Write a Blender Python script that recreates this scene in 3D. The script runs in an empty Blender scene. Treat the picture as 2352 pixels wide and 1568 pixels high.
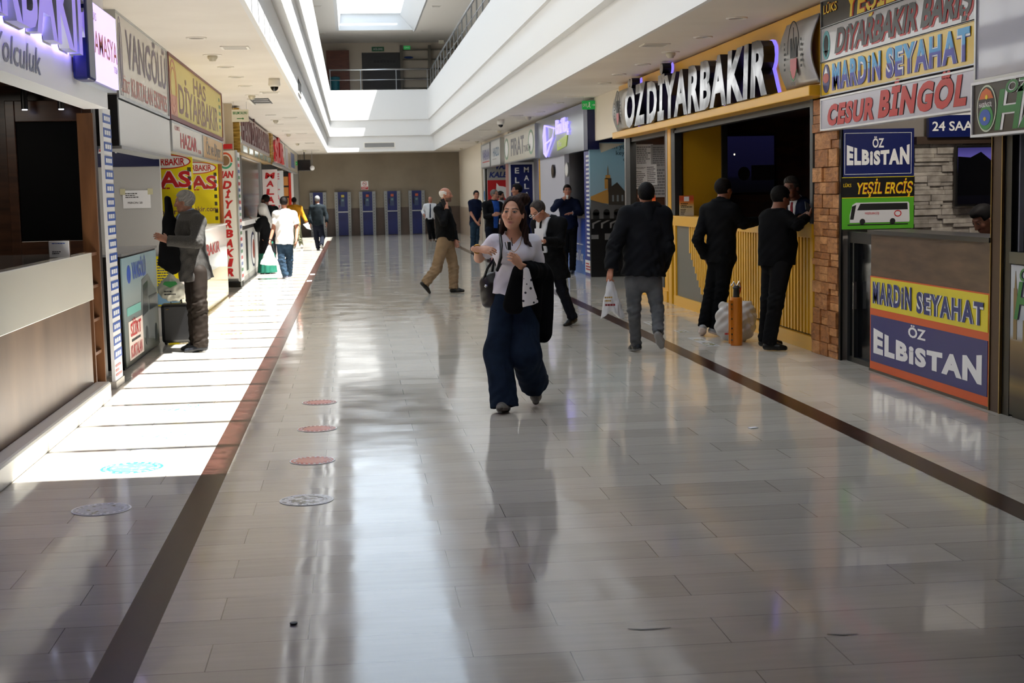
import bpy, math, random
import numpy as np
from mathutils import Matrix, Vector
SC = bpy.context.scene
COL = SC.collection
random.seed(4); np.random.seed(4)
PI = math.pi

# ------------------------------------------------------------------ camera
cam_d = bpy.data.cameras.new('camera'); cam = bpy.data.objects.new('camera', cam_d); COL.objects.link(cam)
cam_d.sensor_width = 36.0; cam_d.lens = 50.0; cam_d.clip_end = 300; cam_d.clip_start = .05
YAW, PIT, ROL = .1099, .1040, .0205
_F = Vector((math.sin(YAW)*math.cos(PIT), math.cos(YAW)*math.cos(PIT), -math.sin(PIT)))
_R = Vector((math.cos(YAW), -math.sin(YAW), 0)); _U = _R.cross(_F)
_R2 = math.cos(ROL)*_R - math.sin(ROL)*_U; _U2 = math.sin(ROL)*_R + math.cos(ROL)*_U
_m = Matrix.Identity(4)
for i in range(3):
    _m[i][0] = _R2[i]; _m[i][1] = _U2[i]; _m[i][2] = -_F[i]
_m[2][3] = 1.62
cam.matrix_world = _m
cam_d.dof.use_dof = True; cam_d.dof.focus_distance = 11.0; cam_d.dof.aperture_fstop = 7.1
SC.camera = cam
# ------------------------------------------------------------------ sky, sun, daylight, exposure
world = bpy.data.worlds.new('sky'); SC.world = world; world.use_nodes = True
_bg = world.node_tree.nodes['Background']
_bg.inputs['Color'].default_value = (.74, .86, 1.0, 1); _bg.inputs['Strength'].default_value = 1.7
sun_d = bpy.data.lights.new('sun', 'SUN'); sun_d.energy = 16.0; sun_d.angle = math.radians(.55); sun_d.color = (1, .965, .91)
sun = bpy.data.objects.new('sun', sun_d); COL.objects.link(sun)
sun.rotation_euler = Vector((-.34, .20, -1)).to_track_quat('-Z', 'Y').to_euler(); sun.location = (8, 10, 20)
# portal only guides the sampling of the sky through the skylight glass; it gives off no light of its own
por_d = bpy.data.lights.new('skylight_portal', 'AREA'); por_d.shape = 'RECTANGLE'; por_d.size = 2.6; por_d.size_y = 50.4
por_d.cycles.is_portal = True
por = bpy.data.objects.new('skylight_portal', por_d); COL.objects.link(por); por.location = (.92, 31.5, 8.79)
SC.view_settings.view_transform = 'Standard'; SC.view_settings.look = 'None'
SC.view_settings.exposure = .85; SC.view_settings.gamma = 1.0
SC.view_settings.use_curve_mapping = False
SC.cycles.max_bounces = 14; SC.cycles.diffuse_bounces = 8; SC.cycles.glossy_bounces = 5
SC.cycles.transparent_max_bounces = 10; SC.cycles.transmission_bounces = 6
SC.cycles.sample_clamp_indirect = 6.0; SC.cycles.caustics_reflective = False; SC.cycles.caustics_refractive = False

# ------------------------------------------------------------------ materials
def lin(c):
    if isinstance(c, str):
        c = c.lstrip('#'); c = [int(c[i:i+2], 16)/255 for i in (0, 2, 4)]
    return tuple(x/12.92 if x <= .04045 else ((x+.055)/1.055)**2.4 for x in c[:3])
_mc = {}
def mat(name, col='#808080', rough=.5, metal=0., emit=None, es=1., spec=None, coat=0.):
    if name in _mc: return _mc[name]
    m = bpy.data.materials.new(name); m.use_nodes = True
    b = m.node_tree.nodes['Principled BSDF']
    b.inputs['Base Color'].default_value = (*lin(col), 1); b.inputs['Roughness'].default_value = rough
    b.inputs['Metallic'].default_value = metal
    if spec is not None: b.inputs['Specular IOR Level'].default_value = spec
    if coat: b.inputs['Coat Weight'].default_value = coat; b.inputs['Coat Roughness'].default_value = .08
    if emit:
        b.inputs['Emission Color'].default_value = (*lin(emit), 1); b.inputs['Emission Strength'].default_value = es
    _mc[name] = m; return m
class NT:
    def __init__(s, m): s.t = m.node_tree; s.n = s.t.nodes; s.b = s.n['Principled BSDF']
    def new(s, typ, **kw):
        n = s.n.new(typ)
        for k, v in kw.items():
            if k.startswith('_'): setattr(n, k[1:], v)
            else: n.inputs[k.replace('__', ' ')].default_value = v
        return n
    def link(s, a, b): s.t.links.new(a, b)
def noisy(name, c1, c2, scale=(1, 1, 1), nscale=4., detail=5., rough=.5, bump=0., lo=.35, hi=.65, metal=0., coords='Object', bdist=.01, spec=None, distort=0.):
    """two-tone procedural material: stretched noise, optional bump"""
    if name in _mc: return _mc[name]
    m = mat(name, c1, rough, metal, spec=spec); t = NT(m)
    tc = t.new('ShaderNodeTexCoord'); mp = t.new('ShaderNodeMapping'); mp.inputs['Scale'].default_value = scale
    nz = t.new('ShaderNodeTexNoise', Scale=nscale, Detail=detail, Distortion=distort)
    rp = t.new('ShaderNodeValToRGB')
    rp.color_ramp.elements[0].position = lo; rp.color_ramp.elements[0].color = (*lin(c1), 1)
    rp.color_ramp.elements[1].position = hi; rp.color_ramp.elements[1].color = (*lin(c2), 1)
    t.link(tc.outputs[coords], mp.inputs['Vector']); t.link(mp.outputs[0], nz.inputs['Vector'])
    t.link(nz.outputs['Fac'], rp.inputs['Fac']); t.link(rp.outputs[0], t.b.inputs['Base Color'])
    if bump:
        bp = t.new('ShaderNodeBump', Strength=bump, Distance=bdist)
        t.link(nz.outputs['Fac'], bp.inputs['Height']); t.link(bp.outputs[0], t.b.inputs['Normal'])
    return m
def cloth(name, c, rough=.85, var=.18, scale=260.):
    """woven cloth: faint thread bump and slight mottling"""
    if name in _mc: return _mc[name]
    m = mat(name, c, rough, spec=.1); t = NT(m)
    tc = t.new('ShaderNodeTexCoord'); nz = t.new('ShaderNodeTexNoise', Scale=9., Detail=4.)
    l = lin(c); rp = t.new('ShaderNodeValToRGB')
    rp.color_ramp.elements[0].position = .3; rp.color_ramp.elements[0].color = (*[x*(1-var) for x in l], 1)
    rp.color_ramp.elements[1].position = .7; rp.color_ramp.elements[1].color = (*[min(1, x*(1+var)) for x in l], 1)
    n2 = t.new('ShaderNodeTexNoise', Scale=scale, Detail=2.); bp = t.new('ShaderNodeBump', Strength=.25, Distance=.002)
    t.link(tc.outputs['Object'], nz.inputs['Vector']); t.link(nz.outputs['Fac'], rp.inputs['Fac']); t.link(rp.outputs[0], t.b.inputs['Base Color'])
    t.link(tc.outputs['Object'], n2.inputs['Vector']); t.link(n2.outputs['Fac'], bp.inputs['Height']); t.link(bp.outputs[0], t.b.inputs['Normal'])
    return m
def vcol(name, rough=.5, spec=.4, sub=0.):
    """material coloured by the mesh's own surface-colour attribute"""
    if name in _mc: return _mc[name]
    m = mat(name, '#c0a090', rough, spec=spec); t = NT(m)
    a = t.new('ShaderNodeVertexColor', _layer_name='Col'); t.link(a.outputs['Color'], t.b.inputs['Base Color'])
    if sub: t.b.inputs['Subsurface Weight'].default_value = sub; t.b.inputs['Subsurface Radius'].default_value = (.012, .005, .003)
    return m
def gradz(name, stops, axis='Z', lo=0., hi=1., rough=.4, glow=0.):
    """printed vertical colour gradient (object coordinates)"""
    if name in _mc: return _mc[name]
    m = mat(name, '#888888', rough); t = NT(m)
    tc = t.new('ShaderNodeTexCoord'); sp = t.new('ShaderNodeSeparateXYZ'); mr = t.new('ShaderNodeMapRange')
    mr.inputs['From Min'].default_value = lo; mr.inputs['From Max'].default_value = hi
    rp = t.new('ShaderNodeValToRGB'); e = rp.color_ramp.elements
    while len(e) < len(stops): e.new(.5)
    for i, (p, c) in enumerate(stops): e[i].position = p; e[i].color = (*lin(c), 1)
    t.link(tc.outputs['Object'], sp.inputs[0]); t.link(sp.outputs[axis], mr.inputs['Value']); t.link(mr.outputs[0], rp.inputs['Fac']); t.link(rp.outputs[0], t.b.inputs['Base Color'])
    if glow: t.link(rp.outputs[0], t.b.inputs['Emission Color']); t.b.inputs['Emission Strength'].default_value = glow
    return m

# ------------------------------------------------------------------ mesh helpers
class MB:
    """collects boxes, tubes, lathes and polygons into ONE mesh"""
    def __init__(s): s.v = []; s.f = []; s.mi = []; s.cur = 0
    def add(s, vs, fs):
        o = len(s.v); s.v += [tuple(v) for v in vs]; s.f += [tuple(i+o for i in f) for f in fs]; s.mi += [s.cur]*len(fs); return s
    def box(s, x0, x1, y0, y1, z0, z1):
        return s.add([(x0,y0,z0),(x1,y0,z0),(x1,y1,z0),(x0,y1,z0),(x0,y0,z1),(x1,y0,z1),(x1,y1,z1),(x0,y1,z1)],
                     [(0,3,2,1),(4,5,6,7),(0,1,5,4),(1,2,6,5),(2,3,7,6),(3,0,4,7)])
    def cyl(s, c, r, h, axis='z', n=24, r2=None):
        r2 = r if r2 is None else r2; vs = []
        for k, (rr, hh) in enumerate(((r, 0), (r2, h))):
            for i in range(n):
                a = 2*PI*i/n; p = (rr*math.cos(a), rr*math.sin(a), hh)
                if axis == 'x': p = (p[2], p[0], p[1])
                if axis == 'y': p = (p[1], p[2], p[0])
                vs.append((c[0]+p[0], c[1]+p[1], c[2]+p[2]))
        return s.add(vs, [tuple(range(n))[::-1], tuple(range(n, 2*n))] + [(i, (i+1) % n, n+(i+1) % n, n+i) for i in range(n)])
    def lathe(s, c, prof, n=28):
        vs = []; fs = []
        for r, z in prof:
            for i in range(n): a = 2*PI*i/n; vs.append((c[0]+r*math.cos(a), c[1]+r*math.sin(a), c[2]+z))
        for k in range(len(prof)-1):
            for i in range(n): fs.append((k*n+i, k*n+(i+1) % n, (k+1)*n+(i+1) % n, (k+1)*n+i))
        fs.append(tuple(range(n))[::-1]); fs.append(tuple(range((len(prof)-1)*n, len(prof)*n)))
        return s.add(vs, fs)
    def tube(s, pts, r, n=10, closed=False):
        P = [Vector(p) for p in pts]; vs = []; fs = []; N = len(P); up = Vector((.13, .21, .97)); rs = r if hasattr(r, '__len__') else [r]*N
        for i in range(N):
            if closed: d = P[(i+1) % N]-P[i-1]
            else: d = P[min(i+1, N-1)]-P[max(i-1, 0)]
            d.normalize(); a = d.cross(up)
            if a.length < 1e-3: a = d.cross(Vector((1, 0, 0)))
            a.normalize(); b = d.cross(a)
            for k in range(n): t = 2*PI*k/n; q = P[i]+(a*math.cos(t)+b*math.sin(t))*rs[i]; vs.append(tuple(q))
        for i in range(N if closed else N-1):
            j = (i+1) % N
            for k in range(n): fs.append((i*n+k, i*n+(k+1) % n, j*n+(k+1) % n, j*n+k))
        if not closed: fs.append(tuple(range(n))[::-1]); fs.append(tuple(range((N-1)*n, N*n)))
        return s.add(vs, fs)
    def poly(s, pts, y0, y1):
        """outline in (x, z), thick from y0 (front) to y1"""
        n = len(pts); vs = [(x, y0, z) for x, z in pts]+[(x, y1, z) for x, z in pts]
        ar = sum(pts[i][0]*pts[(i+1) % n][1]-pts[(i+1) % n][0]*pts[i][1] for i in range(n))
        f = [tuple(range(n)), tuple(range(n, 2*n))[::-1]]+[(i, i+n, (i+1) % n+n, (i+1) % n) for i in range(n)]
        if ar < 0: f = [q[::-1] for q in f]
        return s.add(vs, f)
    def ell(s, cx, cz, rx, rz, y0, y1, n=40): return s.poly([(cx+rx*math.cos(2*PI*i/n), cz+rz*math.sin(2*PI*i/n)) for i in range(n)], y0, y1)
    def ring(s, cx, cz, rx, rz, w, y0, y1, n=48, a0=0, a1=2*PI):
        for i in range(n):
            t, u = a0+(a1-a0)*i/n, a0+(a1-a0)*(i+1)/n
            s.poly([(cx+rx*math.cos(t), cz+rz*math.sin(t)), (cx+rx*math.cos(u), cz+rz*math.sin(u)),
                    (cx+(rx-w)*math.cos(u), cz+(rz-w)*math.sin(u)), (cx+(rx-w)*math.cos(t), cz+(rz-w)*math.sin(t))], y0, y1)
        return s
    def sphere(s, c, r, n=16, m=10):
        r = r if hasattr(r, '__len__') else (r, r, r); vs = []; fs = []
        for j in range(m+1):
            a = PI*j/m
            for i in range(n): b = 2*PI*i/n; vs.append((c[0]+r[0]*math.sin(a)*math.cos(b), c[1]+r[1]*math.sin(a)*math.sin(b), c[2]-r[2]*math.cos(a)))
        for j in range(m):
            for i in range(n): fs.append((j*n+i, j*n+(i+1) % n, (j+1)*n+(i+1) % n, (j+1)*n+i))
        return s.add(vs, fs)
    def build(s, name, m, parent=None, smooth=False, bevel=0.):
        me = bpy.data.meshes.new(name); me.from_pydata(s.v, [], s.f)
        ms = m if isinstance(m, (list, tuple)) else [m]
        for q in ms: me.materials.append(q)
        if len(ms) > 1: me.polygons.foreach_set('material_index', s.mi)
        if smooth: me.polygons.foreach_set('use_smooth', [True]*len(me.polygons))
        me.update(); o = bpy.data.objects.new(name, me); COL.objects.link(o)
        if parent: o.parent = parent
        if bevel:
            b = o.modifiers.new('bevel', 'BEVEL'); b.width = bevel; b.segments = 2; b.limit_method = 'ANGLE'
        return o
def box(name, m, x0, x1, y0, y1, z0, z1, parent=None, bevel=0.): return MB().box(x0, x1, y0, y1, z0, z1).build(name, m, parent, bevel=bevel)
def tag(o, label, cat, group=None, kind=None):
    o['label'] = label; o['category'] = cat
    if group: o['group'] = group
    if kind: o['kind'] = kind
    return o
def thing(name, label, cat, loc=(0, 0, 0), rz=0., group=None):
    o = bpy.data.objects.new(name, None); COL.objects.link(o); o.location = loc; o.rotation_euler = (0, 0, rz); o.empty_display_size = .1
    return tag(o, label, cat, group)
def struct(o): o['kind'] = 'structure'; return o
def copy_tree(o, parent=None):
    c = o.copy(); COL.objects.link(c)
    if parent: c.parent = parent
    for ch in list(o.children): copy_tree(ch, c)
    return c
LEFT, RIGHT, FRONT = PI/2, -PI/2, 0.      # which way a panel faces: out of the left shops, out of the right shops, towards the entrance

# text: built-in font outlines turned into mesh, fitted to a w x h box in the (x, z) plane, facing -y
def text_verts(txt, bold=0., depth=0., space=1.):
    cu = bpy.data.curves.new('lettering', 'FONT'); cu.body = txt; cu.size = 1.; cu.offset = bold; cu.extrude = depth; cu.resolution_u = 3
    cu.space_character = space
    ob = bpy.data.objects.new('lettering', cu); me = bpy.data.meshes.new_from_object(ob)
    n = len(me.vertices); co = np.zeros(n*3); me.vertices.foreach_get('co', co); co = co.reshape(-1, 3)
    fs = [tuple(p.vertices) for p in me.polygons]
    bpy.data.objects.remove(ob); bpy.data.curves.remove(cu); bpy.data.meshes.remove(me)
    return co, fs
_c, _ = text_verts('H'); CAP = float(_c[:, 1].max())
def letters(txt, cx, cz, w, h, m, parent, y, bold=.02, shear=0., thick=.0, space=1., arc=0., name='lettering', warp=None, baseline_only=None, mats=None):
    """lettering fitted to width w and height h centred on (cx, cz); y is the front plane; thick extrudes backwards"""
    bold *= .55
    co, fs = text_verts(txt, bold, .5 if thick else 0., space)
    if len(co) == 0: return None
    x, z = co[:, 0].copy(), co[:, 1].copy()
    x = (x-x.min())/(x.max()-x.min())-.5
    z = (z+bold)/(CAP+2*bold)-.5          # capitals fill the height; dots and tails reach beyond it
    X = cx+x*w+shear*z*h; Z = cz+z*h
    if arc: Z += arc*(4*x*x-.0)
    if warp: X, Z = warp(X, Z, x, z)
    Yv = y+(.5-co[:, 2])*thick if thick else np.full(len(X), y)
    b = MB(); b.add(list(zip(X, Yv, Z)), fs)
    if mats:
        o = b.build(name, mats, parent)
        me = o.data
        me.polygons.foreach_set('material_index', [0 if p.normal.y < -.5 else 1 for p in me.polygons])
        return o
    return b.build(name, m, parent)
# ------------------------------------------------------------------ shell of the hall
M_white = mat('white_paint', '#eceae6', .62)
M_ceil = noisy('ceiling_paint', '#e6e0d8', '#dcd5cc', nscale=.7, rough=.7)
M_fascia = mat('fascia_paint', '#dedede', .6)
M_beige = mat('beige_wall_paint', '#e6dccb', .6)
def floor_material():
    m = mat('polished_marble', '#cfc6b8', .08); t = NT(m)
    tc = t.new('ShaderNodeTexCoord'); mp = t.new('ShaderNodeMapping'); mp.inputs['Location'].default_value = (.21, .03, 0)
    br = t.new('ShaderNodeTexBrick', _offset=.37, _offset_frequency=2, _squash=1.0)
    br.inputs['Color1'].default_value = (0, 0, 0, 1); br.inputs['Color2'].default_value = (1, 1, 1, 1); br.inputs['Mortar'].default_value = (.5, .5, .5, 1)
    br.inputs['Scale'].default_value = 1.; br.inputs['Mortar Size'].default_value = .0016; br.inputs['Mortar Smooth'].default_value = .2
    br.inputs['Brick Width'].default_value = .93; br.inputs['Row Height'].default_value = .305; br.inputs['Bias'].default_value = 0.
    t.link(tc.outputs['Object'], mp.inputs[0]); t.link(mp.outputs[0], br.inputs['Vector'])
    ms = t.new('ShaderNodeMapping'); ms.inputs['Scale'].default_value = (1.4, 14, 1)
    nz = t.new('ShaderNodeTexNoise', Scale=1.6, Detail=7., Roughness=.62); t.link(tc.outputs['Object'], ms.inputs[0]); t.link(ms.outputs[0], nz.inputs['Vector'])
    rp = t.new('ShaderNodeValToRGB'); e = rp.color_ramp.elements
    e[0].position = .0; e[0].color = (*lin('#b0a99f'), 1); e[1].position = 1.; e[1].color = (*lin('#dad4ca'), 1)
    ad = t.new('ShaderNodeMath', _operation='MULTIPLY_ADD'); ad.inputs[1].default_value = .38
    sc = t.new('ShaderNodeMath', _operation='MULTIPLY'); sc.inputs[1].default_value = .62
    t.link(br.outputs['Color'], ad.inputs[0]); t.link(nz.outputs['Fac'], sc.inputs[0]); t.link(sc.outputs[0], ad.inputs[2]); t.link(ad.outputs[0], rp.inputs['Fac'])
    mx = t.new('ShaderNodeMix', _data_type='RGBA'); mx.inputs[7].default_value = (*lin('#5b524a'), 1)
    t.link(br.outputs['Fac'], mx.inputs[0]); t.link(rp.outputs[0], mx.inputs[6]); t.link(mx.outputs[2], t.b.inputs['Base Color'])
    # scuffed polish
    n2 = t.new('ShaderNodeTexNoise', Scale=2.3, Detail=6.); t.link(tc.outputs['Object'], n2.inputs['Vector'])
    mr = t.new('ShaderNodeMapRange'); mr.inputs['From Min'].default_value = .3; mr.inputs['From Max'].default_value = .75; mr.inputs['To Min'].default_value = .05; mr.inputs['To Max'].default_value = .15
    t.link(n2.outputs['Fac'], mr.inputs['Value']); t.link(mr.outputs[0], t.b.inputs['Roughness'])
    # slabs are not perfectly level: each slab leans a little, and the polish is wavy
    geo = t.new('ShaderNodeNewGeometry'); cx = t.new('ShaderNodeCombineXYZ'); sb = t.new('ShaderNodeMath', _operation='SUBTRACT'); sb.inputs[1].default_value = .5
    ml = t.new('ShaderNodeMath', _operation='MULTIPLY'); ml.inputs[1].default_value = .006
    t.link(br.outputs['Color'], sb.inputs[0]); t.link(sb.outputs[0], ml.inputs[0]); t.link(ml.outputs[0], cx.inputs[1])
    n3 = t.new('ShaderNodeTexNoise', Scale=1.7, Detail=2.); t.link(tc.outputs['Object'], n3.inputs['Vector'])
    bp = t.new('ShaderNodeBump', Strength=.12, Distance=.02); t.link(n3.outputs['Fac'], bp.inputs['Height'])
    va = t.new('ShaderNodeVectorMath', _operation='ADD'); vn = t.new('ShaderNodeVectorMath', _operation='NORMALIZE')
    t.link(bp.outputs[0], va.inputs[0]); t.link(cx.outputs[0], va.inputs[1]); t.link(va.outputs[0], vn.inputs[0]); t.link(vn.outputs[0], t.b.inputs['Normal'])
    t.b.inputs['IOR'].default_value = 1.48
    return m
M_floor = floor_material()
XL, XR = -2.1, 4.5            # shop fronts
YN, YB = -9.0, 59.4           # entrance end, back wall
ZC, ZU = 3.36, 8.06           # lower and upper ceilings
struct(MB().box(-5.4, 8.2, YN, 62.2, -.2, 0).build('floor', M_floor))
M_strip = noisy('dark_veined_marble', '#241512', '#4e302a', (1, 1, 1), 9., 8., .22, lo=.3, hi=.8, distort=1.2, spec=.12)
struct(box('trim_1', M_strip, -.935, -.785, 2.0, 53.0, -.01, .0015))
struct(box('trim_2', M_strip, 3.17, 3.335, 2.0, 53.0, -.01, .0015))
# lower ceiling around the atrium opening
AX0, AX1, AY0, AY1 = -.88, 3.34, 7.1, 57.22
E = .05
struct(MB().box(-5.4, AX0-E, YN, 62.2, ZC, ZC+.12).box(AX1+E, 8.2, YN, 62.2, ZC, ZC+.12).box(AX0-E, AX1+E, YN, AY0-E, ZC, ZC+.12).box(AX0-E, AX1+E, AY1+E, 62.2, ZC, ZC+.12).build('ceiling', M_ceil))
# three corbelled fascias step inwards as they rise round the opening
def ring(name, x0, x1, y0, y1, z0, z1, t=.05):
    return struct(MB().box(x0-t, x0, y0-t, y1+t, z0, z1).box(x1, x1+t, y0-t, y1+t, z0, z1).box(x0, x1, y0-t, y0, z0, z1).box(x0, x1, y1, y1+t, z0, z1).build(name, M_fascia))
ring('trim_3', AX0, AX1, AY0, AY1, ZC, 3.975)
ring('trim_4', -.76, 3.20, AY0+.13, AY1-.09, 3.975, 4.6, .4)
ring('trim_5', -.69, 3.13, AY0+.2, AY1-.15, 4.6, 5.77, .26)
struct(box('wall_back', noisy('grey_beige_wall', '#8d8272', '#837868', nscale=1.2, rough=.7), -5.4, 8.2, YB, YB+.2, 0, ZC))
struct(box('baseboard_back', noisy('brown_dado', '#5a4a40', '#524238', nscale=2., rough=.5), -2.2, 4.6, YB-.02, YB, 0, 1.13))
struct(box('wall_left', mat('dim_store_wall', '#6c655d', .7), -5.6, -5.4, YN, 62.2, 0, 8.2))
struct(box('wall_right', _mc['dim_store_wall'], 8.2, 8.4, YN, 62.2, 0, 8.2))
struct(box('wall_entrance', M_white, -5.4, 8.2, YN-.2, YN, 0, 8.2))
# plain wall stretches beyond the last shops
struct(box('wall_right_end', M_beige, 4.5, 4.7, 49.3, YB, 0, ZC))
struct(box('baseboard_right_end', mat('stone_dado', '#b9a794', .4), 4.485, 4.5, 49.3, YB, 0, 1.1))
struct(box('wall_left_end', mat('grey_plaster', '#8d8a85', .6), -2.3, -2.1, 58.0, YB, 0, ZC))
# upper gallery
struct(MB().box(-5.4, 8.2, 61.5, 61.7, ZC, 8.2).build('wall_gallery', mat('gallery_wall', '#cfc4b4', .7)))
WX0, WX1, WY0, WY1 = -.39, 2.74, 6.2, 56.85
ZG = 8.70
struct(MB().box(-5.4, WX0, YN, 62.2, ZU, ZU+.14).box(WX1, 8.2, YN, 62.2, ZU, ZU+.14).box(WX0, WX1, YN, WY0, ZU, ZU+.14).box(WX0, WX1, WY1, 62.2, ZU, ZU+.14).build('ceiling_gallery', mat('gallery_ceiling_paint', '#e4e0da', .7)))
# the skylight shaft: splayed white sides up to the glass
gx0, gx1, gy0, gy1 = -.31, 2.21, 6.4, 56.78
M_shaft = mat('shaft_paint', '#dcdee0', .6); gyf = 56.62
_w = MB()
for a, b in ((((WX0, WY0), (WX1, WY0)), ((gx0, gy0), (gx1, gy0))), (((WX1, WY0), (WX1, WY1)), ((gx1, gy0), (gx1, gy1))), (((WX1, WY1), (WX0, WY1)), ((gx1, gy1), (gx0, gy1))), (((WX0, WY1), (WX0, WY0)), ((gx0, gy1), (gx0, gy0)))):
    _w.add([(a[0][0], a[0][1], ZU), (a[1][0], a[1][1], ZU), (b[1][0], b[1][1], ZG), (b[0][0], b[0][1], ZG)], [(0, 1, 2, 3)])
_so = _w.build('trim_6', M_shaft); struct(_so)
_sm = _so.modifiers.new('thick', 'SOLIDIFY'); _sm.thickness = -.12; _sm.offset = 1
struct(MB().box(-5.4, gx0, YN, 62.2, ZG+.02, ZG+.2).box(gx1, 8.2, YN, 62.2, ZG+.02, ZG+.2).box(gx0, gx1, YN, gy0, ZG+.02, ZG+.2).box(gx0, gx1, gyf, 62.2, ZG+.02, ZG+.2).build('ceiling_roof', M_shaft))
# skylight: glass with cross bars
M_glass = bpy.data.materials.new('skylight_glass'); M_glass.use_nodes = True
_t = M_glass.node_tree; _t.nodes.clear()
_o = _t.nodes.new('ShaderNodeOutputMaterial'); _tr = _t.nodes.new('ShaderNodeBsdfTransparent'); _gl = _t.nodes.new('ShaderNodeBsdfGlossy'); _mx = _t.nodes.new('ShaderNodeMixShader')
_tr.inputs[0].default_value = (.93, .96, .97, 1); _gl.inputs['Roughness'].default_value = .05; _mx.inputs[0].default_value = .05
_t.links.new(_tr.outputs[0], _mx.inputs[1]); _t.links.new(_gl.outputs[0], _mx.inputs[2]); _t.links.new(_mx.outputs[0], _o.inputs[0])
sk = struct(MB().add([(gx0, gy0, ZG+.03), (gx1, gy0, ZG+.03), (gx1, gyf, ZG+.03), (gx0, gyf, ZG+.03)], [(0, 1, 2, 3)]).build('window_1', M_glass))
_b = MB(); y = 7.68
while y < gy1-.2: _b.box(gx0, gx1, y-.045, y+.045, ZG-.03, ZG+.06); y += 1.04
_b.build('window_frame', mat('white_aluminium', '#e4e6e8', .4), sk)

# bulkheads that carry the shop signs
struct(MB().box(-2.32, -2.27, 13.0, 58.0, 2.6, ZC).build('wall_left_bulkhead', M_beige)); struct(MB().box(4.505, 4.53, 9.45, 12.8, 2.2, ZC).box(4.575, 4.64, 13.6, 41, 2.56, ZC).box(4.525, 4.6, 41, 49.3, 2.56, ZC).build('wall_right_bulkhead', M_beige))

# unseen fill lamps, added to brighten the dark shop interiors
M_fillface = mat('fill_lamp_face', '#ffffff', .4, emit='#fff2dc', es=2.)
def add_fill_lamp(x, y, z, W, lab, c=(1, .93, .82)):
    t = thing('added_fill_lamp', lab, 'lamp', (x, y, z), 0, 'unseen fill lamps added inside the shops')
    MB().lathe((0, 0, 0), [(.16, 0), (.17, -.03), (.15, -.04)], 20).build('housing', M_white, t); MB().cyl((0, 0, -.045), .14, .004, n=20).build('diffuser', M_fillface, t)
    l = bpy.data.lights.new('fill_light', 'AREA'); l.shape = 'DISK'; l.size = .28; l.energy = W; l.color = c
    o = bpy.data.objects.new('fill_light', l); COL.objects.link(o); o.parent = t; o.location = (0, 0, -.05)
add_fill_lamp(5.12, 10.9, 3.3, 24, 'unseen lamp added to brighten the ELBİSTAN counter shop'); add_fill_lamp(4.74, 21.6, 2.6, 5, 'unseen lamp added to brighten the notice window')
add_fill_lamp(-3.1, 11.6, 2.6, 5, 'unseen lamp added to brighten the wooden booth'); add_fill_lamp(-3.1, 15.6, 2.74, 8, 'unseen lamp added to brighten the VANGÖLÜ stall'); add_fill_lamp(-3.1, 21.5, 2.74, 16, 'unseen lamp added to brighten the yellow stall')
# ------------------------------------------------------------------ shared shop materials
M_darkwood = noisy('dark_walnut', '#2a1a12', '#4a2f20', (.6, .6, 6), 3., 6., .35, lo=.3, hi=.7)
M_brownlam = noisy('brown_laminate', '#5f4a3a', '#8a705a', (1, 1, .35), 2.2, 6., .32, lo=.3, hi=.75)
M_black = mat('black_panel', '#0b0b0c', .35); M_blackgloss = mat('black_gloss', '#050506', .12)
M_navy = mat('navy_print', '#0f1c5c', .3); M_navyd = mat('dark_navy', '#0a1244', .35)
M_red = mat('red_print', '#c01820', .35); M_whitep = mat('white_print', '#efeff0', .3)
M_yellow = mat('yellow_print', '#f0dc10', .3); M_alu = mat('aluminium_trim', '#b9bbbd', .3, .8)
M_steel = mat('steel', '#c9ccd0', .25, 1.); M_cream = mat('cream_gloss', '#d8d4c6', .12)
M_grey = mat('grey_board', '#a9a8a6', .5); M_paper = mat('paper', '#e8e8ec', .7)
M_ink = mat('black_ink', '#161618', .5); M_bluep = mat('blue_print', '#2a4fb0', .35)
M_sign_white = mat('milky_sign_face', '#dddbd6', .25); M_orange = mat('orange_print', '#d8581c', .35)
M_green = mat('green_print', '#1d7a34', .35)

def sign(name, label, loc, rz, w, h, d, face, frame=None, fw=.03, group=None, cat='sign', part='face_panel'):
    """a thing: flat box w x h x d whose front is at local y = 0, bottom at z = 0"""
    t = thing(name, label, cat, loc, rz, group)
    box(part, face, -w/2, w/2, 0, d, 0, h, t)
    if frame:
        MB().box(-w/2-.004, w/2+.004, -.012, d, h-fw, h+.004).box(-w/2-.004, w/2+.004, -.012, d, -.004, fw).box(-w/2-.004, -w/2+fw, -.012, d, fw, h-fw).box(w/2-fw, w/2+.004, -.012, d, fw, h-fw).build('frame', frame, t)
    return t
def bars(t, m, y, n, x0, x1, z0, z1, seed=0, hh=.5, name='printed_lines', fill=(.5, 1.)):
    """rows of small illegible print"""
    rr = random.Random(seed); b = MB(); st = (z1-z0)/n
    for i in range(n):
        z = z1-(i+.5)*st; x = x0; xe = x0+(x1-x0)*rr.uniform(*fill)
        while x < xe-.004:
            l = min(rr.uniform(.06, .2)*(x1-x0), xe-x); b.box(x, x+l, y, y+.001, z-st*hh/2, z+st*hh/2); x += l+.025*(x1-x0)
    return b.build(name, m, t)

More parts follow.
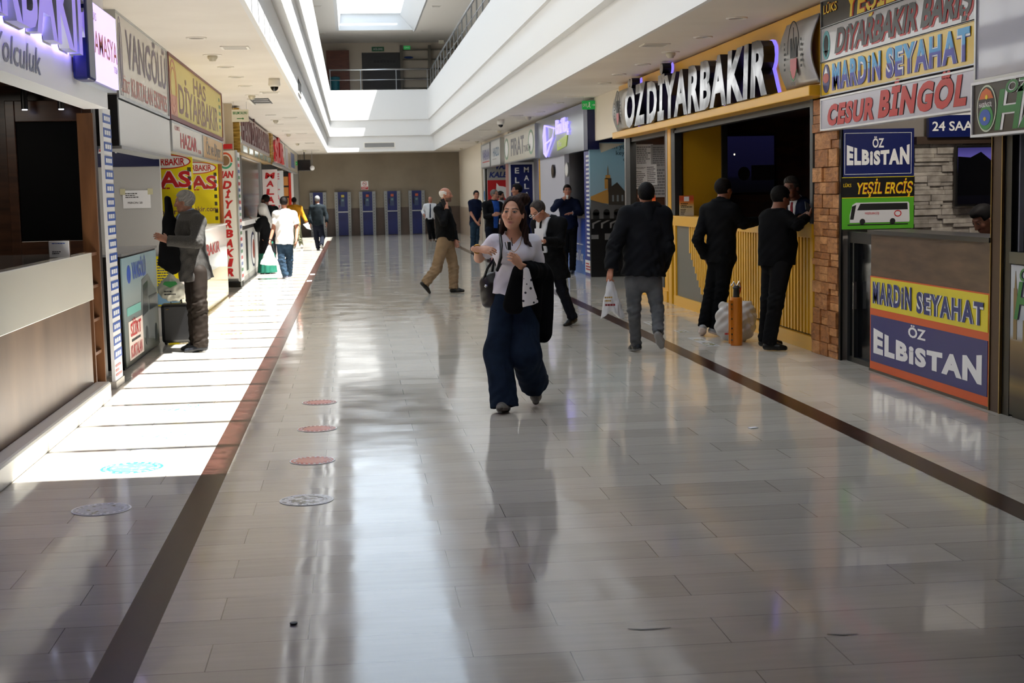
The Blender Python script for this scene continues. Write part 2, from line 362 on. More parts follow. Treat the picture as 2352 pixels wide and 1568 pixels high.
# ---- first shop on the left: wooden booth, navy lettering
t = thing('shop_fascia', 'white fascia board over the wooden booth with raised lilac letters on navy', 'sign', (-2.0, 8.2, 2.39), LEFT)
box('face_panel', mat('white_fascia_board', '#f4f5f7', .35), -4.15, 4.15, 0, .2, 0, .95, t)
box('backing_panel', M_navyd, -4.1, 2.88, -.03, -.002, .36, .94, t)
M_lil = mat('lit_lilac_acrylic', '#8f7fd8', .3, emit='#7a64e0', es=.35)
letters('DiYARBAKIR', .56, .54, 4.65, .52, None, t, -.11, bold=.05, thick=.07, mats=[M_lil, mat('letter_return_silver', '#c8ccd6', .3, .6)])
letters('DiYARBAKIR', .56, .54, 4.72, .545, M_whitep, t, -.035, bold=.065, name='letter_outline')
box('led_strip', mat('violet_led', '#a090ff', .4, emit='#9a86ff', es=6.), -4.0, 2.78, -.035, -.012, .31, .325, t)
letters('Güven Yolculuk', .42, .145, 2.3, .17, M_navy, t, -.004, bold=.012, shear=.3, name='script_lettering')
t = thing('light_box_sign', 'lilac lit box sign reading AMASYA beside the raised letters', 'sign', (-1.9, 11.72, 2.52), LEFT)
box('face_panel', mat('lilac_lit_face', '#d9ccf8', .25, emit='#c6b4ff', es=.62), -.6, .6, 0, .02, .02, .6, t)
box('casing', mat('casing_grey', '#9aa0ac', .4), -.62, .62, .02, .1, 0, .62, t)
box('side_wing', M_navy, -.9, -.62, -.03, .09, -.01, .8, t, bevel=.02)
letters('AMASYA', .05, .31, 1.05, .17, M_red, t, -.003, bold=.01)
letters('LÜKS', -.45, .5, .2, .06, mat('faded_red_print', '#b06a78', .4), t, -.003, name='small_lettering')
letters('TURİZM', .47, .17, .16, .05, _mc['faded_red_print'], t, -.003, name='small_lettering')
# the booth
t = thing('ticket_counter', 'near left counter with white top panel and brown front on white plinth', 'counter', (-2.1, 8.4, 0), LEFT)
box('front_panel', M_brownlam, -4.4, 3.45, .04, .1, .12, .83, t)
box('top_panel', M_cream, -4.4, 3.42, 0, .09, .83, 1.21, t, bevel=.006)
box('worktop', mat('dark_worktop', '#3b3a38', .15), -4.4, 3.42, .09, .75, 1.16, 1.205, t)
box('plinth', mat('white_plinth', '#d5d3cb', .35), -4.4, 3.5, -.09, .04, 0, .15, t, bevel=.02)
t = thing('menu_card_stand', 'small white card stand on the near left counter', 'card', (-2.19, 11.0, 1.207), 0)
box('card', M_paper, -.075, .075, -.004, .004, .0, .125, t, bevel=.004)
box('border', mat('brown_border', '#5a4636', .4), -.08, .08, .004, .008, -.001, .13, t)
bars(t, M_ink, -.006, 2, -.05, .05, .025, .05, 3); bars(t, M_bluep, -.006, 1, -.05, .05, .1, .112, 2)
t = thing('display_board', 'black display board in wide dark wooden frame inside near left booth', 'board', (-2.56, 12.72, 1.15), 0)
box('screen', mat('screen_black', '#020203', .6, spec=.1), -.28, .28, 0, .03, .14, 1.16, t)
MB().box(-.36, -.28, -.03, .05, 0, 1.34).box(.28, .36, -.03, .05, 0, 1.34).box(-.28, .28, -.03, .05, 0, .14).box(-.28, .28, -.03, .05, 1.16, 1.34).build('frame', M_darkwood, t, bevel=.006)
struct(box('wall_left_booth', M_darkwood, -4.2, -2.2, 12.78, 12.9, 0, 3.3))
struct(box('wall_left_booth_inner', M_darkwood, -4.2, -4.1, 3.0, 12.78, 0, 3.3))
struct(box('ceiling_left_booth', M_darkwood, -4.2, -2.3, 3.0, 12.9, 2.62, 2.7))
for k, yy in enumerate((-2.72, -2.42)):
    q = thing('booth_spotlight', ('left' if 0 else 'small lit spotlight above the black display board, '+('further from the corridor' if k == 0 else 'nearer the corridor')), 'light', (yy, 12.55, 2.40), 0, 'booth spotlights')
    MB().cyl((0, 0, .006), .028, .22, n=16).build('housing', M_black, q); MB().cyl((0, 0, 0), .022, .006, n=16).build('lamp', mat('led_white', '#ffffff', .4, emit='#cfd8ff', es=6.), q)
t = thing('shelf_post', 'brown wooden shelf upright at the end of the near left counter', 'shelf', (-2.14, 12.2, 0), LEFT)
MB().box(-.22, -.19, .0, .12, 0, 1.2).box(.2, .24, 0, .13, 0, 2.36).box(-.22, .2, .1, .12, 0, 1.2).build('frame', noisy('brown_shelf_wood', '#5c3a22', '#7a5233', (3, 3, .5), 3., 5., .4), t)
for z in (.06, .34, .62, .9, 1.17): box('shelf', _mc['brown_shelf_wood'], -.19, .2, .02, .1, z, z+.025, t)
t = thing('phone_number_strip', 'tall blue and white strip of printed rows on the post beside the near left booth', 'sign', (-2.085, 12.77, 0), LEFT)
box('face_panel', M_whitep, -.2, .2, 0, .03, .06, 2.42, t)
b = MB(); b2 = MB()
for i in range(18):
    z = .25+i*.12; b.box(-.2, .2, -.003, 0, z, z+.078)
    for q in range(3): b2.box(-.15+q*.105, -.075+q*.105, -.005, -.003, z+.02, z+.058)
b.build('blue_row', mat('strip_blue', '#2d55a8', .4), t); b2.build('white_digits', M_whitep, t)
bars(t, mat('pale_red_print', '#d08888', .5), -.004, 3, -.17, .17, .09, .21, 5)
box('foot', mat('skirting_stone', '#bdb7ad', .4), -.22, .22, -.01, .12, 0, .06, t)

# ---- second stall
t = sign('hanging_sign', 'pale sign reading VANGÖLÜ and KURTALAN EKSPRES, first of the upper left row', (-2.1, 15.4, 2.57), LEFT, 3.7, .8, .12, M_sign_white, M_alu, .025)
letters('VANGÖLÜ', .23, .5, 2.95, .36, mat('greyed_violet_print', '#746a80', .4), t, -.003, bold=.03)
letters('SİİRT', -1.35, .13, .5, .12, mat('salmon_print', '#c0746c', .4), t, -.003, bold=.02)
letters('KURTALAN EKSPRES', .35, .15, 2.7, .18, _mc['salmon_print'], t, -.003, bold=.02)
MB().ring(-1.6, .38, .12, .38, .012, -.003, 0).poly([(-1.62, .1), (-1.54, .15), (-1.56, .45), (-1.6, .7), (-1.66, .45)], -.004, 0).build('emblem', _mc['greyed_violet_print'], t)
t = thing('blank_light_box', 'blank white light box with black end cap below the VANGÖLÜ sign', 'sign', (-2.1, 15.42, 2.13), LEFT)
box('face_panel', mat('blank_white_face', '#dfe1e4', .3), -1.86, 1.86, 0, .2, 0, .42, t)
box('end_cap', M_black, -1.93, -1.86, .0, .26, -.005, .46, t); box('bottom_rail', M_alu, -1.86, 1.86, -.01, .2, -.03, 0, t)
t = thing('stall_counter', 'black-sided stall counter with blue bus poster front, under the VANGÖLÜ sign', 'counter', (-2.2, 15.1, 0), LEFT)
box('carcass', M_black, -1.2, 1.25, .012, .5, 0, 1.09, t); box('worktop', mat('grey_worktop', '#77777a', .3), -1.22, 1.27, -.01, .52, 1.09, 1.115, t)
box('poster', gradz('poster_sky', [(0, '#343c30'), (.16, '#4c524a'), (.35, '#5e6a6a'), (.62, '#8a9698'), (1, '#86a2ae')], 'Z', .02, 1.07), -1.18, 1.23, 0, .012, .02, 1.07, t)
letters('VANGÖLÜ', -.1, .92, .95, .17, M_bluep, t, -.003, bold=.05)
MB().ell(-.78, .9, .12, .09, -.002, 0).build('badge', M_bluep, t)
b = MB(); b.poly([(-.1, .4), (.05, .8), (.5, .84), (1.15, .6), (1.15, .15), (.9, .1), (0, .2)], -.003, 0); b.build('printed_bus', mat('bus_grey_print', '#6c7274', .35), t)
b = MB(); b.poly([(0, .42), (.12, .74), (.45, .77), (.42, .45)], -.005, -.003).box(.5, 1.1, -.005, -.003, .45, .6); b.ell(.25, .2, .1, .1, -.005, -.003); b.ell(.95, .17, .1, .1, -.005, -.003); b.build('printed_windows', mat('bus_glass_print', '#2b3236', .3), t)
box('red_white_label', mat('red_label', '#e8d8d0', .4), -.95, -.02, -.004, -.001, .06, .44, t)
letters('SİİRT', -.5, .35, .7, .13, M_red, t, -.007, bold=.05); letters('KURTALAN', -.5, .14, .75, .12, M_red, t, -.007, bold=.04); bars(t, M_ink, -.007, 1, -.8, -.2, .22, .27, 2)
box('blue_green_band', mat('teal_print', '#6fb0a8', .4), -1.0, -.1, -.0035, -.001, .5, .58, t)
struct(MB().box(-4.6, -2.24, 17.3, 17.4, 0, 3.3).build('wall_left_stall', mat('pale_grey_partition', '#b4b3b2', .6)))
struct(box('wall_left_stall_inner', M_grey, -4.2, -4.1, 13.0, 25.9, 0, 3.3))
struct(box('ceiling_left_stall', M_grey, -4.2, -2.3, 12.9, 25.9, 2.75, 2.85))
t = sign('header_panel', 'navy header with cropped red lettering high on the pale grey partition', (-2.62, 17.285, 2.02), 0, .76, .55, .012, M_navyd)
letters('VANGÖLÜ', -.05, .28, .95*.75, .24, M_whitep, t, -.002, bold=.075, name='letter_outline'); letters('VANGÖLÜ', -.05, .28, .69, .2, M_red, t, -.004, bold=.05)
t = sign('paper_notice', 'taped white paper notice about PERON 20 on grey partition', (-2.52, 17.29, 1.53), 0, .32, .21, .004, M_paper, cat='notice', part='sheet')
bars(t, M_ink, -.001, 3, -.13, .08, .12, .185, 7); letters('PERON 20', -.02, .065, .17, .022, M_ink, t, -.001, bold=.02)
for sx in (-.16, .16): box('tape', mat('yellow_tape', '#c9c4a0', .5), sx-.03, sx+.03, -.002, 0, .16, .23, t)

# ---- third stall: yellow
t = sign('hanging_sign', 'yellow banner sign reading HAS DİYARBAKIR in dark red frame', (-2.1, 20.85, 2.58), LEFT, 7.0, .8, .12, gradz('yellow_banner', [(0, '#d8c860'), (.5, '#eadf86'), (1, '#e0d070')], 'Z', 0, .8), mat('dark_red_frame', '#6b1f26', .4), .05)
M_fr = mat('faded_brown_print', '#8d6a58', .4)
letters('HAS', .05, .58, 1.65, .22, M_fr, t, -.003, bold=.03); letters('DİYARBAKIR', .1, .27, 5.3, .36, M_fr, t, -.003, bold=.03, arc=.03)
MB().ring(-3.05, .4, .35, .33, .03, -.004, 0).ring(-3.05, .4, .25, .24, .02, -.004, 0).build('emblem', mat('emblem_salmon', '#c98468', .4), t)
box('corner_patch', mat('salmon_patch', '#dca088', .4), -3.45, -2.7, -.002, 0, .05, .3, t)
bars(t, mat('green_faded', '#7a9a70', .4), -.003, 5, 2.95, 3.3, .15, .7, 4)
t = sign('hanging_sign', 'white sign reading HAZAR in red below the yellow banner', (-2.1, 19.2, 2.2), LEFT, 3.6, .36, .12, M_sign_white, M_alu, .02)
letters('HAZAR', .05, .16, 1.9, .19, mat('brick_red_print', '#b83a3a', .4), t, -.003, bold=.05, shear=.15); letters('LÜKS', -1.2, .29, .5, .05, _mc['brick_red_print'], t, -.003); letters('TURİZM', 1.3, .08, .45, .05, _mc['brick_red_print'], t, -.003)
t = sign('hanging_sign', 'tan sign reading Özlem Diyar in grey next to HAZAR sign', (-2.1, 22.6, 2.2), LEFT, 3.2, .36, .12, mat('tan_sign_face', '#cfa45c', .3), M_alu, .02)
letters('Öz ve Diyar', .05, .18, 2.3, .2, mat('slate_print', '#7d7a78', .4), t, -.003, bold=.03)
for yy, x0, x1, lab in ((20.0, -3.6, -2.15, 'nearer'), (24.3, -3.6, -2.2, 'further')):
    t = sign('shop_window_panel', 'yellow stall panel with red HAS lettering, '+('the wider one behind the man in grey' if lab == 'nearer' else 'the narrow far one by the brown post'), ((x0+x1)/2, yy, 1.14), 0, x1-x0, 1.1, .05, M_yellow)
    ox = (x1-x0)/2
    for nm, mm, yv, gro in (('letter_outline', M_whitep, -.002, 1.08), ('lettering', M_red, -.004, 1.)):
        letters('HAS', ox-.36, .76, .66*gro, .22*gro, mm, t, yv, bold=.06*(2 if gro > 1 else 1), name=nm)
    MB().ell(ox-.38, 1.0, .36, .1, -.002, 0).build('oval_plate', M_red, t); MB().ell(ox-.38, 1.0, .34, .085, -.004, 0).build('oval_centre', M_whitep, t)
    letters('DİYARBAKIR', ox-.38, 1.0, .56, .1, M_red, t, -.006, bold=.05)
    bars(t, M_red, -.003, 1, ox-.6, ox-.3, .62, .66, 2)
    letters('hasdiyarbakir.com', ox-.42, .32, .8, .08, mat('violet_print', '#6a2a60', .4), t, -.003, bold=.01)
    bars(t, M_ink, -.003, 7, ox-.07, ox-.02, .1, .95, 8, fill=(.9, 1.), name='vertical_print')
t = thing('wooden_post', 'brown wooden post at the far end of the yellow stall', 'post', (-2.2, 24.42, 0), 0)
box('post', noisy('orange_brown_wood', '#8a4f22', '#a5652f', (4, 4, .6), 3.), -.06, .06, -.05, .05, 0, 2.45, t)
t = thing('stall_counter', 'white topped stall counter with faded red lettering and cream base, yellow stall', 'counter', (-2.1, 20.8, 0), LEFT)
box('carcass', M_yellow, -3.38, 3.5, .02, .5, 0, 1.18, t); box('upper_panel', mat('glossy_white_panel', '#e6e4e0', .12), -3.38, 3.5, 0, .02, .56, 1.19, t)
box('lower_panel', mat('cream_panel', '#e2cf9a', .12), -3.38, 3.5, .002, .02, .02, .56, t); box('worktop', M_whitep, -3.38, 3.52, -.02, .52, 1.19, 1.215, t)
letters('DİYARBAKIR', 0, .88, 4.4, .17, _mc['brick_red_print'], t, -.003, bold=.04)
# yellow poster on the near end of that counter
t = sign('price_poster', 'yellow timetable poster on the counter end beside the suitcase', (-2.2, 17.28, .35), 0, .3, .62, .01, M_yellow, M_alu, .012, cat='poster', part='sheet')
bars(t, mat('slate_blue_ink', '#46506a', .5), -.002, 12, -.12, .12, .2, .58, 9); box('picture', mat('poster_sky_blue', '#6f93b0', .4), -.13, .13, -.003, 0, .03, .17, t)

# ---- fourth stall: vertical letter column
t = thing('letter_column', 'white column with red letters spelling DİYARBAKIR downwards', 'sign', (-2.235, 26.5, 0), 0)
box('face_panel', mat('column_white', '#e6e4de', .3), -.17, .15, 0, .3, .16, 2.49, t)
letters('HAN', -.02, 2.06, .26, .13, M_red, t, -.004, bold=.09, shear=.15)
for i, c in enumerate('DİYARBAKIR'):
    letters(c, -.0, 1.87-i*.177, .075 if c in 'İI' else .15, (.15 if c != 'İ' else .12), M_red, t, -.004, bold=.1, shear=.25)
b = MB(); b.ring(-.02, 2.31, .13, .15, .035, -.004, 0, a0=-.2, a1=PI*.9); b.build('emblem_upper', mat('orange_red', '#d85a35', .4), t)
b = MB(); b.ring(-.02, 2.31, .13, .15, .035, -.004, 0, a0=PI*.95, a1=PI*1.9); b.build('emblem_lower', mat('sea_green', '#3f9f7c', .4), t)
MB().ell(-.02, 2.31, .075, .09, -.004, 0).build('emblem_centre', mat('bronze_print', '#8a6a48', .4), t)
box('foot', M_black, -.17, .17, .02, .3, 0, .1, t); box('edge_trim', M_alu, .15, .175, -.01, .3, .1, 2.5, t)
t = thing('flag_strip', 'narrow strip of repeated red, green and blue badges on column side', 'sign', (-2.085, 27.3, 0), LEFT)
box('face_panel', M_whitep, -.36, .36, 0, .05, .08, 2.48, t)
for c, m_, off in (('red_badge', M_red, 0), ('green_badge', mat('leaf_green', '#3a7a4a', .4), 1), ('blue_badge', mat('dusk_blue', '#4a5c98', .4), 2)):
    b = MB()
    for i in range(off, 20, 3): b.box(-.22, .2, -.004, 0, .14+i*.115, .2+i*.115)
    b.build(c, m_, t)
struct(box('wall_left_column', noisy('sandy_plaster', '#cdbfa8', '#c2b49c', nscale=2.), -2.75, -2.13, 26.85, 26.95, 2.5, ZC))
struct(box('wall_left_fourth', M_grey, -4.2, -2.4, 26.88, 26.98, 0, 2.5))
struct(box('wall_left_gap', mat('partition_beige', '#bfb4a2', .6), -4.2, -2.5, 25.9, 26.0, 0, 3.3))
box_red = sign('red_strip', 'short red strip above the white letter column', (-2.27, 26.48, 2.52), 0, .3, .09, .03, M_red)
M_gold = noisy('brushed_gold', '#8a6a2a', '#d8b25a', (1, 1, 8), 4., 3., .3, metal=.7)
t = thing('hanging_sign', 'gold framed sign with rows of dark pink raised letters over the glazed stall', 'sign', (-2.1, 33.0, 2.5), LEFT)
box('face_panel', mat('dusky_pink_board', '#b09a94', .3), -5.2, 5.3, 0, .15, .18, .8, t)
MB().box(-5.5, -5.2, -.05, .2, 0, .82).box(5.3, 5.5, -.05, .2, 0, .82).box(-5.2, 5.3, -.03, .15, 0, .18).build('frame', M_gold, t)
letters('HAN DİYARBAKIR', .1, .5, 9.4, .46, mat('plum_letters', '#6f4a4c', .4), t, -.03, bold=.04, thick=.03)
for i in range(6): box('mirror_tile', mat('pale_glass_tile', '#b8cfc6', .1), -4.6+i*1.7, -3.5+i*1.7, -.04, -.028, .03, .15, t)
for i in range(3): box('mirror_square', _mc['pale_glass_tile'], -5.42, -5.28, -.06, -.048, .18+i*.2, .29+i*.2, t)
t = thing('stall_counter', 'white counter with black panels and oval badge below the dark glazing', 'counter', (-2.1, 30.0, 0), LEFT)
box('carcass', mat('white_counter', '#d8d8d6', .3), -2.3, 5.5, 0, .5, .12, 1.1, t); box('plinth', M_grey, -2.3, 5.5, .0, .5, 0, .12, t)
box('worktop', M_whitep, -2.35, 5.55, -.06, .52, 1.1, 1.19, t); box('rail', M_black, -2.3, 5.5, -.02, 0, 1.02, 1.1, t)
for x in (-1.2, 2.4, 4.2): box('dark_panel', M_black, x-.25, x+.25, -.006, 0, .2, .98, t)
MB().ell(.6, .55, .62, .36, -.008, 0).build('badge_rim', M_navyd, t); MB().ell(.6, .55, .54, .31, -.012, 0).build('badge', M_whitep, t); MB().ell(.6, .56, .3, .2, -.015, 0).build('badge_picture', mat('rust_print', '#9a4a3a', .4), t)
t = thing('stall_glazing', 'dark grey glazed screen above the white counter of the fourth stall', 'window', (-2.2, 32.7, 1.2), LEFT)
box('pane', mat('smoky_glass', '#3a3d42', .12), -3.0, 3.0, .02, .04, 0, 1.3, t)
MB().box(-3.05, -3.0, 0, .06, 0, 1.3).box(3., 3.1, -.02, .06, -.0, 1.3).box(-3, 3, 0, .06, 1.27, 1.3).build('frame', M_alu, t)
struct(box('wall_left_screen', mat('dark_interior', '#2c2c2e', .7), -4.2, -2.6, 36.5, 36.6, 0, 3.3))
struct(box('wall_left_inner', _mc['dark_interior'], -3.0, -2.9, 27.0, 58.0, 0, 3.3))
# ---- further left stalls
t = thing('letter_column', 'white column with red letters spelling MALATYA downwards', 'sign', (-2.12, 38.0, 0), 0)
box('face_panel', mat('pink_white', '#e4d8d8', .35), -.18, .2, 0, .25, 0, 2.36, t)
for i, c in enumerate('MALATYA'): letters(c, .02, 2.2-i*.21, .2 if c != 'M' else .24, .16, M_red, t, -.005, bold=.07, shear=.15)
t = thing('letter_column', 'narrow white column with red letters spelling ELAZIĞ', 'sign', (-2.02, 41.0, 0), 0)
box('face_panel', mat('cool_white', '#d8dce0', .35), -.16, .12, 0, .2, 0, 2.38, t)
for i, c in enumerate('ELAZIĞ'): letters(c, -.03, 2.22-i*.3, .1 if c != 'I' else .04, .17, mat('rose_print', '#c86a78', .4), t, -.005, bold=.05)
t = sign('hanging_sign', 'white sign with tall raised red letters, fifth along the upper left row', (-2.1, 43.3, 2.58), LEFT, 7.4, .74, .12, M_sign_white, M_alu, .03)
letters('SÜR', -.6, .36, 5.4, .6, M_red, t, -.06, bold=.06, shear=.1, thick=.05)
box('gold_edge', M_gold, -3.85, -3.7, -.03, .12, 0, .76, t)
t = sign('hanging_sign', 'faded sign with blue and brown picture at the far end of the left row', (-2.1, 52.5, 2.55), LEFT, 10.8, .8, .12, mat('faded_beige_face', '#cfc6b4', .3), M_alu, .03)
box('picture_blue', mat('faded_blue', '#5a6a9a', .4), -.8, 2.4, -.004, 0, .15, .68, t); box('picture_brown', mat('faded_tan', '#b09a84', .4), -2.8, -.8, -.004, 0, .1, .6, t); box('picture_lilac', mat('faded_lilac', '#b4b0c0', .4), -4.8, -3.2, -.004, 0, .05, .7, t)
t = thing('drinks_display', 'dark display with orange panels and red edge at far left', 'display', (-2.13, 49.5, 0), 0)
box('cabinet', M_black, -.2, .02, 0, .3, 0, 2.5, t); box('red_edge', mat('bright_red', '#d8301c', .35), .02, .1, -.02, .3, 0, 2.45, t); box('white_edge', M_whitep, .1, .17, -.01, .3, 0, 2.45, t)
for i in range(4): box('orange_panel', mat('amber_panel', '#d89048', .35), -.16, 0, -.01, 0, .95+i*.36, 1.25+i*.36, t)
t = thing('television', 'black monitor box hanging from the ceiling at far left', 'television', (-1.74, 55.2, 2.62), 0)
box('casing', M_black, -.26, .24, 0, .35, 0, .42, t, bevel=.015); box('screen', M_blackgloss, -.23, .21, -.006, 0, .03, .38, t); MB().cyl((0, .17, .42), .02, ZC-3.04, n=12).build('hanger', M_black, t)
t = thing('globe_lamp', 'small white globe lamp beside the hanging monitor', 'lamp', (-1.44, 55.1, 2.72), 0)
MB().sphere((0, 0, 0), .09).build('globe', M_whitep, t, smooth=True); MB().cyl((0, 0, .08), .008, ZC-2.8, n=8).build('rod', M_steel, t)
# ------------------------------------------------------------------ right-hand shops
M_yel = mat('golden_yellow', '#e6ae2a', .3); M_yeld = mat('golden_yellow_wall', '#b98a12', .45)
M_chrome = noisy('polished_chrome', '#4a4a4e', '#b4b4b8', (1, 1, 1), 1.6, 3., .12, lo=.4, hi=.6, metal=1., distort=2.); M_brushed = mat('brushed_steel', '#b4b2b0', .35, .55)
M_anth = mat('anthracite_metal', '#1c1e20', .4)
def rsign(name, label, Yc, z, w, h, d, face, X=4.4, **k): return sign(name, label, (X, Yc, z), RIGHT, w, h, d, face, **k)

# ---- nearest shop on the right edge
t = rsign('blank_sign', 'large blank white sign at top right corner, above the green lettered sign', 7.6, 2.32, 4.14, .96, .1, mat('glossy_white_acrylic', '#b9bac6', .06), frame=M_alu, fw=.02, X=4.37)
t = rsign('hanging_sign', 'dark sign with green outlined ÖZ HASBİNGÖL lettering and oval emblem', 7.6, 1.945, 4.18, .37, .1, mat('charcoal_print', '#2e2723', .3), frame=M_whitep, fw=.014, X=4.36)
for nm, mm, yv, bd in (('letter_outline', M_whitep, -.003, .1), ('lettering', M_green, -.006, .035)):
    letters('HASBİNGÖL', -.14, .165, 3.1, .27, mm, t, yv, bold=bd, shear=.28, name=nm); letters('ÖZ', -1.4, .31, .34, .085, mm, t, yv, bold=bd, shear=.3, name=nm)
e = MB().ell(-1.86, .185, .15, .16, -.004, 0).build('emblem', mat('emblem_rim', '#cfd8c0', .4), t)
MB().ell(-1.86, .185, .135, .147, -.006, -.004).build('emblem_field', mat('emblem_dark', '#221d1a', .4), e)
MB().poly([(-1.97, .25), (-1.75, .25), (-1.79, .3), (-1.86, .325), (-1.93, .3)], -.008, -.006).build('emblem_sky', mat('sunset_orange', '#d8641e', .4), e)
MB().ell(-1.86, .125, .11, .085, -.008, -.006).build('emblem_land', mat('emblem_green', '#2f8a3c', .4), e); MB().ell(-1.87, .125, .085, .055, -.01, -.008).build('emblem_lake', mat('emblem_blue', '#2a58b8', .4), e)
MB().ell(-1.85, .262, .02, .016, -.01, -.008).ell(-1.87, .115, .02, .014, -.012, -.01).build('emblem_sun', mat('emblem_yellow', '#e8d028', .4), e)
letters('HASBİNGÖL', -1.86, .21, .2, .03, M_whitep, e, -.011, bold=.02, shear=.2)
t = thing('shop_pillar', 'brown metal pillar with brass edges at the right end of ELBİSTAN counter', 'pillar', (4.5, 9.58, 0), RIGHT)
box('core', mat('bronze_brown', '#4c382c', .35, .5), -.08, .08, 0, .25, 0, 2.45, t)
MB().box(-.085, -.075, -.008, .02, 0, 2.45).box(.075, .09, -.008, .02, 0, 2.45).build('edge_trim', mat('brass_edge', '#a58b55', .3, .9), t)
box('dark_return', M_black, .09, .2, .01, .2, 0, 2.3, t)
t = thing('shop_counter', 'counter with castle picture and green lettering at right edge of the photo', 'counter', (4.5, 8.3, 0), RIGHT)
box('carcass', M_anth, -1.04, 1.3, .02, .6, 0, 1.07, t); box('worktop', mat('dark_slate_top', '#26302f', .25), -1.04, 1.3, -.02, .62, 1.07, 1.15, t)
box('poster', gradz('castle_print', [(0, '#1d2014'), (.12, '#3c2e1c'), (.2, '#7a6436'), (.28, '#3a2a1c'), (.42, '#6a5434'), (.5, '#8a7048'), (.54, '#a8aeb4'), (1, '#c8cdd2')], 'Z', .02, 1.05), -1.05, 1.3, 0, .02, .02, 1.06, t)
MB().box(-1.0, -.95, -.003, 0, .55, .9).poly([(-.99, .9), (-.96, .9), (-.975, 1.02)], -.003, 0).box(-.86, -.4, -.003, 0, .5, .66).box(-.86, -.83, -.003, 0, .66, .69).box(-.8, -.77, -.003, 0, .66, .69).box(-.74, -.71, -.003, 0, .66, .69).build('castle_print', mat('castle_stone', '#8a7246', .5), t)
for nm, mm, yv, bd in (('letter_shadow', M_navyd, -.003, .08), ('lettering', M_green, -.006, .04)):
    letters('HASBİNGÖL', .1, .82, 2.1, .26, mm, t, yv, bold=bd, shear=.28, name=nm); letters('ÖZ', -.78, 1.0, .26, .09, mm, t, yv, bold=bd, shear=.3, name=nm)
struct(box('wall_right_near', mat('white_shop_wall', '#9d9ea6', .5), 4.56, 6.6, 9.36, 9.44, 0, 3.3))
t = sign('wall_poster', 'dark red poster with gold emblem at right edge', (4.9, 9.35, 1.33), 0, .62, .26, .006, mat('oxblood_print', '#5c0f14', .4), cat='poster', part='sheet')
MB().ring(-.14, .13, .1, .1, .01, -.003, 0).build('emblem', M_gold, t); letters('öz', -.13, .12, .1, .05, M_gold, t, -.004, bold=.02)
t = sign('wall_poster', 'black poster with large grey letters below the dark red one', (4.9, 9.35, 1.15), 0, .62, .17, .006, M_black, cat='poster', part='sheet')
letters('TUR', -.05, .08, .4, .12, M_alu, t, -.003, bold=.05, shear=.2)

# ---- Mardin / Elbistan shop
def stack(label, z0, z1, face, **k): return rsign('hanging_sign', label, 11.39, z0, 3.34, z1-z0, .1, face, **k)
t = stack('black sign reading LÜKS YEŞİL ERCİŞ in yellow, top of the right-hand sign stack', 3.075, 3.33, mat('sign_black', '#1a1916', .2), frame=M_alu, fw=.01)
for nm, mm, yv, bd in (('letter_outline', M_red, -.003, .07), ('lettering', mat('sun_yellow', '#e8c81e', .35), -.006, .03)):
    letters('YEŞİL ERCİŞ', .25, .12, 2.5, .2, mm, t, yv, bold=bd, shear=.2, name=nm); letters('LÜKS', -1.42, .165, .36, .08, mm, t, yv, bold=bd*.6, shear=.1, name=nm)
t = stack('white sign reading DİYARBAKIR BARIŞ in black over red', 2.765, 3.075, mat('sign_white_gloss', '#c6c6c8', .12), frame=M_alu, fw=.006)
letters('DiYARBAKIR BARIŞ', .2, .145, 2.86, .22, M_red, t, -.003, bold=.05, shear=.35, name='letter_shadow'); letters('DiYARBAKIR BARIŞ', .17, .16, 2.86, .22, mat('off_black', '#26282a', .35), t, -.006, bold=.07, shear=.35)
e = MB().ell(-1.53, .15, .1, .13, -.004, 0).build('emblem', mat('teal_emblem', '#5aa8b0', .4), t); MB().ell(-1.53, .16, .06, .08, -.006, -.004).poly([(-1.6, .1), (-1.46, .1), (-1.53, .04)], -.006, -.004).build('emblem_figure', M_ink, e)
t = stack('yellow sign reading MARDİN SEYAHAT in blue, third in the right-hand stack', 2.455, 2.765, mat('sign_yellow', '#dfb93a', .14), frame=M_alu, fw=.006)
M_blue2 = gradz('two_tone_blue', [(0, '#3f3fa8'), (.45, '#3f45ac'), (.5, '#4aa0dc'), (1, '#58b0e4')], 'Z', .04, .28)
for nm, mm, yv, bd in (('letter_rim', mat('rim_blue', '#4048a8', .4), -.003, .15), ('letter_outline', M_whitep, -.006, .12), ('lettering', M_blue2, -.009, .055)):
    letters('MARDiN', -.75, .155, 1.2, .24, mm, t, yv, bold=bd, space=1.25, name=nm); letters('SEYAHAT', .77, .155, 1.6, .24, mm, t, yv, bold=bd, space=1.22, name=nm)
e = MB().ell(-1.53, .155, .1, .13, -.004, 0).build('emblem', mat('indigo_emblem', '#2c3270', .4), t)
MB().ell(-1.53, .16, .08, .045, -.006, -.004).build('emblem_red', mat('emblem_red', '#b8483a', .4), e); MB().poly([(-1.58, .2), (-1.48, .2), (-1.53, .27)], -.006, -.004).build('emblem_white', M_whitep, e)
t = stack('white sign reading CESUR BİNGÖL in red, lowest of the right-hand stack', 2.14, 2.43, mat('sign_lilac_white', '#c9c8d4', .18), frame=M_whitep, fw=.012)
for nm, mm, yv, bd in (('letter_outline', M_ink, -.003, .13), ('lettering', mat('scarlet_print', '#c41f26', .35), -.006, .1)):
    letters('CESUR', -.88, .13, 1.2, .19, mm, t, yv, bold=bd, shear=.3, space=1.16, name=nm); letters('BİNGÖL', .68, .15, 1.72, .225, mm, t, yv, bold=bd, shear=.3, space=1.16, name=nm)
